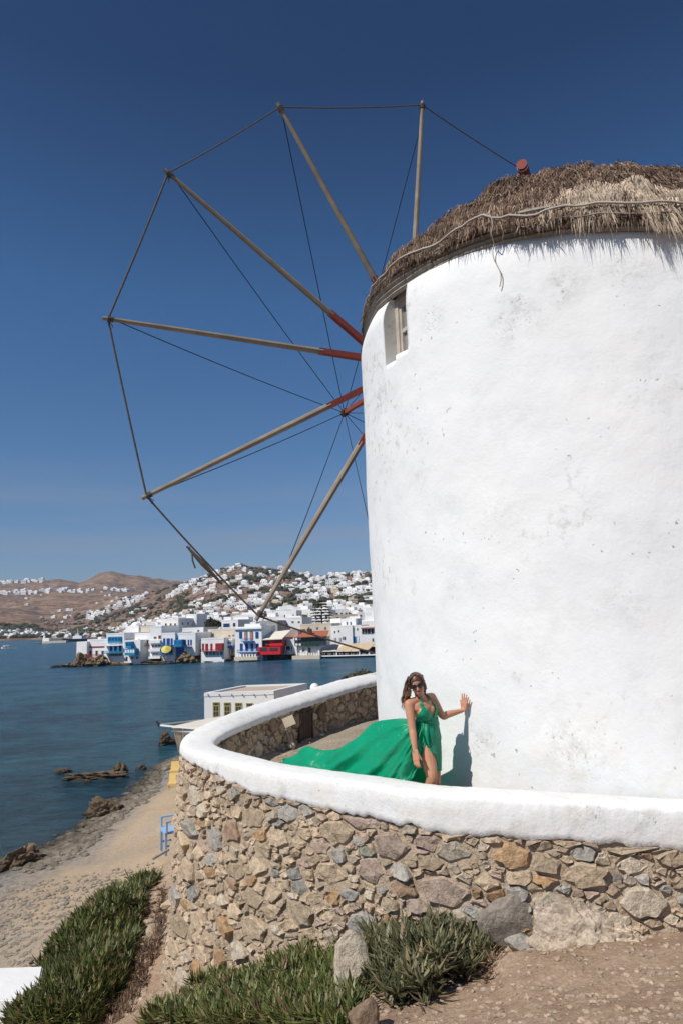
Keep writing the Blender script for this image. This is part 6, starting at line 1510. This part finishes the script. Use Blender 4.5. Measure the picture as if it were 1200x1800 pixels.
# ------------------------------------------------------------------ white beach house with yellow windows
BY = math.radians(2); f = Fac(360, 44); 
_sFU, _sFN, _sAX = FU, FN, FAX
FU = Vector((math.cos(BY), -math.sin(BY), 0)); FN = Vector((-math.sin(BY), -math.cos(BY), 0)); FAX = (FU, FN, UP)
u0, u1, z0, z1 = f.rect(359.5, 1216, 482, 1262); bh = empty('beach_house', tuple(f.o)); tag(bh, 'small white flat-roofed beach house with yellow framed windows and a tan roof', 'house'); z0 -= 1.4; DB = 4.6
SKX = .36                               # plan is skewed: the side walls run off to the right
def bq(u, d, z): p = f.o + FU * (u + d * SKX) - FN * d; p.z = z; return p
def slab(name, u0, u1, d0, d1, z0, z1, m, parent=None):
    vs = [bq(u, d, z) for u in (u0, u1) for d in (d0, d1) for z in (z0, z1)]; o = mesh_obj(name, vs, [(0, 1, 3, 2), (4, 6, 7, 5), (0, 4, 5, 1), (2, 3, 7, 6), (0, 2, 6, 4), (1, 5, 7, 3)], m)
    if parent is not None: keep(o, parent)
    return o
M['near_white'] = simple('beach_house_whitewash', (.78, .78, .77), .9, (.73, .73, .72), 1.2, .01, 5); M['roof_deck'] = simple('tan_roof_screed', (.50, .41, .32), .9, (.43, .35, .27), 1.0)
slab('wall', u0, u1, 0, DB, z0, z1 - .22, M['near_white'], bh); slab('roof_deck', u0 + .28, u1 - .28, .28, DB - .28, z1 - .22, z1 - .10, M['roof_deck'], bh)
slab('parapet', u0, u1, -.03, .26, z1 - .22, z1, M['near_white'], bh); slab('parapet', u0, u1, DB - .26, DB + .02, z1 - .22, z1, M['near_white'], bh); slab('parapet', u0 - .02, u0 + .26, .26, DB - .26, z1 - .22, z1 + .003, M['near_white'], bh); slab('parapet', u1 - .26, u1 + .02, .26, DB - .26, z1 - .22, z1 + .003, M['near_white'], bh)
for k, (x0, x1, y0) in enumerate(((374.5, 386, 1234), (394, 405.5, 1234.5), (413.5, 425.5, 1235), (433, 445, 1235.5), (455, 465, 1236.5))):
    w_ = part(f, 'window', M['dull_yellow'], bh, x0, y0, x1, y0 + 25, -.02, .05)
    for (a0, a1, b0, b1) in ((.12, .30, .05, .20), (.38, .62, .05, .20), (.70, .88, .05, .20), (.16, .44, .28, .60), (.56, .84, .28, .60), (.16, .44, .66, .95), (.56, .84, .66, .95)):
        part(f, 'pane', M['dark'], w_, x0 + (x1 - x0) * a0, y0 + 25 * b0, x0 + (x1 - x0) * a1, y0 + 25 * b1, .05, .07)
for x in (366.5, 386, 408, 427, 447, 466): part(f, 'spout', M['dark_wood'], bh, x - .8, 1220.3, x + .8, 1221.9, 0, .10)
FU, FN, FAX = _sFU, _sFN, _sAX
c = atY(553, 1209, 40); MB().sphere(c, .26, 16, 10).build('cap', M['near_white']); cp_ = COL.objects[-1]; cp_.name = 'chimney'; MB().tube([c - UP * 2.2, c - UP * .15], .16, 10).build('shaft', M['near_white'], None, True).parent = cp_; tag(cp_, 'white rounded chimney cap poking up behind the coping', 'chimney')
# awning with curtain beside it
pg = empty('pergola', tuple(atY(318, 1330, 24.5))); tag(pg, 'white flat canvas pergola with a gathered side curtain hanging over the beach', 'pergola')
A1_, B1, C1, D1 = atY(303, 1276.5, 24), atY(360, 1277, 23.5), atY(430, 1252, 30), atY(352, 1265.5, 31)
dn = UP * -.06; MB().add([A1_, B1, C1, D1, A1_ + dn, B1 + dn, C1 + dn, D1 + dn], [(0, 1, 2, 3), (7, 6, 5, 4), (0, 4, 5, 1), (1, 5, 6, 2), (2, 6, 7, 3), (3, 7, 4, 0)]).build('canvas', M['cream_awning'], pg)
MB().tube([atY(279, 1274.5, 24), B1 + UP * -.1], .035, 4).build('beam', M['far_white'], pg); MB().tube([A1_ - UP * .16, B1 - UP * .16], .03, 4).build('beam', M['far_white'], pg); MB().tube([atY(280, 1274, 24), D1], .03, 4).build('beam', M['far_white'], pg)
MB().tube([atY(279, 1277, 23.97), atY(279.5, 1272.5, 23.97), atY(275.5, 1267.5, 23.97)], [.05, .05, .03], 6).build('hook', M['dark'], pg)
vs = []; fs = []; n = 34
for j in range(15):
    t = j / 14
    for i in range(n):
        u = i / (n - 1); x = (303.5 + 18.5 * u) * (1 - t) + (314 + 8 * u) * t; y = 1279 + 42 * t; p = atY(x, y, 24); vs.append(p + Vector((0, .05 * math.sin(u * 40) * (1 + t), 0)))
for j in range(14):
    for i in range(n - 1): fs.append((j * n + i, j * n + i + 1, (j + 1) * n + i + 1, (j + 1) * n + i))
keep(mesh_obj('curtain', vs, fs, M['cream_awning'], None, True), pg); vs = []
for i in range(13):
    for q in (0, 1): x = 322 + 20 * i / 12; vs.append(atY(x, 1284 + 7 * q + 1.2 * math.sin(i * 1.3) * q, 24.02))
keep(mesh_obj('valance', vs, [(2 * i, 2 * i + 2, 2 * i + 3, 2 * i + 1) for i in range(12)], M['cream_awning']), pg)
MB().tube([atY(321.5, 1280, 24.05), atY(322.5, 1345, 24.05)], .04, 5).build('post', M['far_white'], pg); c2 = atY(420, 1256, 30); MB().tube([c2, Vector((c2.x, c2.y, .4))], .05, 5).build('post', M['far_white'], pg)
# ------------------------------------------------------------------ things on the beach
M['chair_yellow'] = simple('yellow_canvas', (.66, .47, .18), .8, (.58, .40, .15), 3); M['chair_blue'] = simple('pale_blue_paint', (.33, .47, .66), .6, (.28, .42, .60), 5)
def lounger(label, px, pyb, Y, yaw):
    o = atY(px, pyb, Y); t = empty('deck_chair', tuple(o)); tag(t, label, 'chair', None); a = Vector((math.cos(yaw), math.sin(yaw), 0)); b_ = Vector((-a.y, a.x, 0)); ax = (a, b_, UP)
    ba = (a, (b_ * .45 + UP * .9).normalized(), (UP * .45 - b_ * .9).normalized())
    MB().box(o + UP * .22 - b_ * .1, .60, .40, .07, ax).build('seat', M['chair_yellow'], t); MB().box(o + UP * .38 + b_ * .18, .60, .32, .07, ba).build('backrest', M['chair_yellow'], t)
    for sx in (-.26, .26):
        for sy in (-.3, .25): MB().box(o + a * sx + b_ * sy * .7 + UP * .10, .06, .06, .20, ax).build('leg', M['chair_yellow'], t)
    return t
lounger('upper of two yellow deck chairs seen beyond the wall corner', 313, 1363, 30, .1); lounger('lower of two yellow deck chairs seen beyond the wall corner', 311, 1387, 26.5, .1)
def chair(label, p, yaw, m):
    t = empty('chair', tuple(p)); tag(t, label, 'chair'); a = Vector((math.cos(yaw), math.sin(yaw), 0)); b_ = Vector((-a.y, a.x, 0)); ax = (a, b_, UP)
    MB().box(p + UP * .44, .46, .44, .04, ax).build('seat', m, t)
    for sx in (-.2, .2):
        MB().box(p + a * sx - b_ * .19 + UP * .21, .045, .045, .42, ax).build('leg', m, t); MB().box(p + a * sx + b_ * .20 + UP * .45, .045, .045, .92, ax).build('leg', m, t)
    for k in range(3): MB().box(p + b_ * .205 + UP * (.60 + .13 * k), .36, .025, .06, ax).build('slat', m, t)
    for sx in (-.2, .2): MB().box(p + a * sx + UP * .18, .03, .34, .03, ax).build('rail', m, t)
    for sx in (-.23, .23): MB().box(p + a * sx + UP * .66, .04, .40, .03, ax).build('armrest', m, t); MB().box(p + a * sx - b_ * .18 + UP * .55, .035, .035, .20, ax).build('arm_support', m, t)
    return t
gp = atY(304, 1497, 15.2); chair('pale blue wooden armchair on the sand close to the wall corner', gp, math.radians(-62), M['chair_blue'])
for nm in ():
    pass
MB().tube([atY(270, 1509, 13.6), atY(325, 1477, 12.9)], .028, 6).build('pole', M['grey_wood']); tag(COL.objects[-1], 'grey wooden pole lying across in front of the blue chair', 'pole')
pts = catmull([tuple(on_ground(px, py) + UP * h) for px, py, h in ((322, 1548, .25), (312, 1575, .12), (304, 1600, .06), (296, 1625, .04), (284, 1650, .05), (272, 1672, .03), (262, 1700, .03), (250, 1730, .02), (243, 1748, .02))], 6)
MB().tube([Vector(p) for p in pts], .016, 6).build('hose', M['rope']); tag(COL.objects[-1], 'dark hose running down the earth bank beside the wall', 'hose')
pts = catmull([tuple(on_ground(px, py) + UP * .03) for px, py in ((322, 1590), (311, 1606), (296, 1622), (288, 1640))], 6); MB().tube([Vector(p) for p in pts], .012, 6).build('hose', M['rope']); tag(COL.objects[-1], 'short branch of dark hose joining from the wall', 'hose')
# whitewashed block at the lower left
q0 = atY(-60, 1728, 11.2); b0 = MB(); vs = [atY(-90, 1698, 11.6), atY(76, 1698, 11.6), atY(64, 1762, 10.1), atY(-90, 1762, 10.1)]
zt_ = vs[1].z; vs = [Vector((v.x, v.y, zt_)) for v in (vs[0], vs[1])] + [Vector((atz(64, 1757, zt_ - CAMZ).x, atz(64, 1757, zt_ - CAMZ).y, zt_)), Vector((atz(-90, 1757, zt_ - CAMZ).x, atz(-90, 1757, zt_ - CAMZ).y, zt_))]
vb = [v - UP * .9 for v in vs]; bm = bmesh.new(); vv_ = [bm.verts.new(v) for v in vs + vb]
for q in ((0, 1, 2, 3), (7, 6, 5, 4), (0, 4, 5, 1), (1, 5, 6, 2), (2, 6, 7, 3), (3, 7, 4, 0)): bm.faces.new([vv_[i] for i in q])
bmesh.ops.bevel(bm, geom=bm.edges[:], offset=.02, segments=2, affect='EDGES'); me = bpy.data.meshes.new('low_wall'); bm.to_mesh(me); bm.free(); me.materials.append(M['near_white']); o = bpy.data.objects.new('low_wall', me); COL.objects.link(o); tag(o, 'flat-topped whitewashed low wall in the lower left corner by the leaves', 'wall')
# sign on a stick inside the terrace, loose stones at its foot
sp = atz(516, 1318, -2.08); sb = atY(508, 1268, sp.y - .3); sg = empty('sign', tuple(sp)); tag(sg, 'blank weathered tan board on a leaning stick inside the terrace', 'sign'); MB().tube([sp, atY(503, 1282, sp.y - .25)], .012, 6).build('stick', M['grey_wood'], sg)
ax = (Vector((.93, 0, .36)).normalized(), Vector((0, 1, 0)), Vector((-.36, 0, .93)).normalized()); M['board'] = simple('sun_bleached_board', (.58, .50, .36), .8, (.50, .42, .30), 6); MB().box(sb, .185, .015, .155, ax).build('board', M['board'], sg)
for px, py, w, lab in ((512, 1312, .09, 'larger of two loose stones at the foot of the leaning sign'), (497, 1316, .05, 'smaller of two loose stones at the foot of the leaning sign'), (565, 1292, .05, 'small white stone at the foot of the inner wall')):
    rock(lab, atz(px, py, -2.06), (w, w * .8, w * .8), int(px), ST['grey'] if px < 520 else ST['pale'])
# ------------------------------------------------------------------ succulent ground cover: thick pointed leaves in tufts
def mat_leaf(name, stops):
    m, nt, b = new_mat(name, .5, .35); g = nt.nodes.new('ShaderNodeNewGeometry'); g.name = 'GEO'; c = ramp(nt, g.outputs['Random Per Island'], stops)
    c = mix(nt, 1.0, c, ramp(nt, noise_n(nt, 2.2, 4, .6), [(.3, (.75, .75, .75)), (.7, (1.25, 1.2, 1.1))]), 'MULTIPLY'); nt.links.new(c, b.inputs['Base Color']); return m
M['leaf'] = mat_leaf('succulent_leaf', [(0, (.045, .058, .018)), (.4, (.085, .11, .032)), (.72, (.145, .17, .052)), (.86, (.22, .22, .09)), (.94, (.30, .24, .14)), (1, (.24, .11, .07))]); M['dry_leaf'] = mat_leaf('dried_leaf', [(0, (.12, .075, .05)), (.6, (.22, .15, .10)), (1, (.30, .21, .15))])
M['dull_leaf'] = mat_leaf('dull_succulent_leaf', [(0, (.06, .07, .03)), (.5, (.125, .13, .065)), (.85, (.20, .19, .11)), (1, (.27, .18, .11))])
def leaf_patch(name, label, tufts, m, lmin, lmax, up=.25):
    v = []; f_ = []
    for (x, y, z, nl_, k_) in tufts:
        base = Vector((x, y, z)); lean = Vector((rnd.gauss(0, .35), rnd.gauss(0, .35), 1)).normalized()
        for q in range(nl_):
            a = rnd.uniform(0, 6.28); el = rnd.uniform(-.2, 1.15); d = (Vector((math.cos(a), math.sin(a), 0)) * math.cos(el) + lean * (math.sin(el) + up * .6)).normalized(); l = rnd.uniform(lmin, lmax) * k_; w = l * rnd.uniform(.06, .095)
            s0 = d.cross(UP).normalized() if abs(d.z) < .98 else Vector((1, 0, 0)); u0_ = s0.cross(d).normalized(); curve = UP * rnd.uniform(-.05, .25) * l; p0 = base + d * .01 + Vector((rnd.gauss(0, .012), rnd.gauss(0, .012), 0)); p1 = p0 + d * (l * .5) + curve * .15; p2 = p0 + d * l + curve; b = len(v)
            v += [p0 - s0 * w * .7, p0 + s0 * w * .7, p0 - u0_ * w, p1 - s0 * w, p1 + s0 * w, p1 - u0_ * w * 1.3, p2]; f_ += [(b, b + 1, b + 4, b + 3), (b + 1, b + 2, b + 5, b + 4), (b + 2, b, b + 3, b + 5), (b + 3, b + 4, b + 6), (b + 4, b + 5, b + 6), (b + 5, b + 3, b + 6)]
    o = stuff(mesh_obj(name, np.array([tuple(q) for q in v], dtype=float), [], None, None, False, False)) if False else stuff(mesh_obj(name, v, f_, m)); o['label'] = label; o['category'] = 'plants'; return o
def inpoly(x, y, P):
    c = False; n = len(P)
    for i in range(n):
        x0, y0 = P[i]; x1, y1 = P[(i + 1) % n]
        if (y0 > y) != (y1 > y) and x < (x1 - x0) * (y - y0) / (y1 - y0) + x0: c = not c
    return c
def patch_tufts(P, n, hmax, nl_, k_=1.0):
    xs = [p[0] for p in P]; ys = [p[1] for p in P]; out = []; plan = []
    for _ in range(n * 6):
        if len(out) >= n: break
        px, py = rnd.uniform(min(xs), max(xs)), rnd.uniform(min(ys), max(ys))
        if not inpoly(px, py, P): continue
        x, y = on_ground_fast(px, py); z = gz(x, y) + CAMZ; e = min(abs(px - xs[i]) + abs(py - ys[i]) for i in range(len(xs))) / 60; h = hmax * min(1, .3 + e) * (rnd.random() ** .6) * (.75 + .5 * nz((x * 1.3, y * 1.3, 3), 1, 3)); out.append((x, y, z + max(.0, h), nl_, k_ * rnd.uniform(.8, 1.15)))
    return out
LP = [(284, 1545), (272, 1556), (250, 1580), (244, 1625), (244, 1645), (222, 1705), (205, 1735), (175, 1775), (160, 1812), (10, 1812), (60, 1740), (95, 1672), (125, 1632), (170, 1588), (215, 1560), (250, 1542)]
leaf_patch('ice_plant', 'large dark green patch of succulent leaves tumbling down the bank at the left', patch_tufts(LP, 2300, .22, 10), M['leaf'], .12, .22)
CPL = [(600, 1665), (560, 1672), (500, 1690), (430, 1712), (370, 1735), (320, 1765), (250, 1812), (600, 1815), (640, 1790), (600, 1750), (585, 1700)]
leaf_patch('ice_plant', 'dark green patch of succulent leaves at the bottom centre below the wall', patch_tufts(CPL, 1350, .16, 10), M['leaf'], .08, .145)
RP_ = [(562, 1668), (572, 1645), (610, 1626), (700, 1612), (740, 1604), (800, 1590), (856, 1630), (860, 1690), (820, 1720), (750, 1760), (690, 1765), (640, 1745), (620, 1700)]
leaf_patch('ice_plant', 'paler grey green patch of succulent leaves against the wall right of centre', patch_tufts(RP_, 1050, .27, 10), M['dull_leaf'], .08, .15)
leaf_patch('ice_plant_litter', 'dry reddish brown dead leaves along the edge of the succulent patches', patch_tufts([(262, 1640), (285, 1560), (296, 1600), (275, 1690), (240, 1770), (190, 1812), (170, 1800), (225, 1730)], 420, .04, 8) + patch_tufts([(600, 1665), (640, 1625), (680, 1640), (640, 1700), (610, 1690)], 90, .08, 8) + patch_tufts([(820, 1650), (880, 1650), (870, 1710), (820, 1725)], 60, .03, 7), M['dry_leaf'], .05, .11)
# the foot of the wall in front of the whitish boulder stays clear; a few dry twigs on the earth
M['twig'] = simple('dry_twig', (.22, .16, .11), .9, None, 8)
tw_ = MB()
for k in range(26):
    px, py = rnd.uniform(640, 1200), rnd.uniform(1650, 1795); x, y = on_ground_fast(px, py); p = Vector((x, y, gz(x, y) + CAMZ + .01)); a = rnd.uniform(0, 6.28); l = rnd.uniform(.03, .09); tw_.tube([p, p + Vector((math.cos(a) * l * .5, math.sin(a) * l * .5, .01)), p + Vector((math.cos(a + .12) * l, math.sin(a + .12) * l, .006))], .0018, 4)
o = stuff(tw_.build('twigs', M['twig'])); o['label'] = 'thin dry twigs scattered on the bare earth'; o['category'] = 'twigs'
# ------------------------------------------------------------------ air
hz = MB().box((0, 0, 118), 25600, 25600, 246).build('haze', None); stuff(hz); hz['label'] = 'thin summer haze over the bay'; hz['category'] = 'haze'
hm = bpy.data.materials.new('sea_haze'); hm.use_nodes = True; hn = hm.node_tree; hn.nodes.clear(); ho = hn.nodes.new('ShaderNodeOutputMaterial'); hv_ = hn.nodes.new('ShaderNodeVolumePrincipled')
hv_.inputs['Color'].default_value = (.72, .84, 1.0, 1); hv_.inputs['Density'].default_value = 0.00009; hv_.inputs['Anisotropy'].default_value = 0.0; hn.links.new(hv_.outputs[0], ho.inputs['Volume']); hz.data.materials.append(hm)
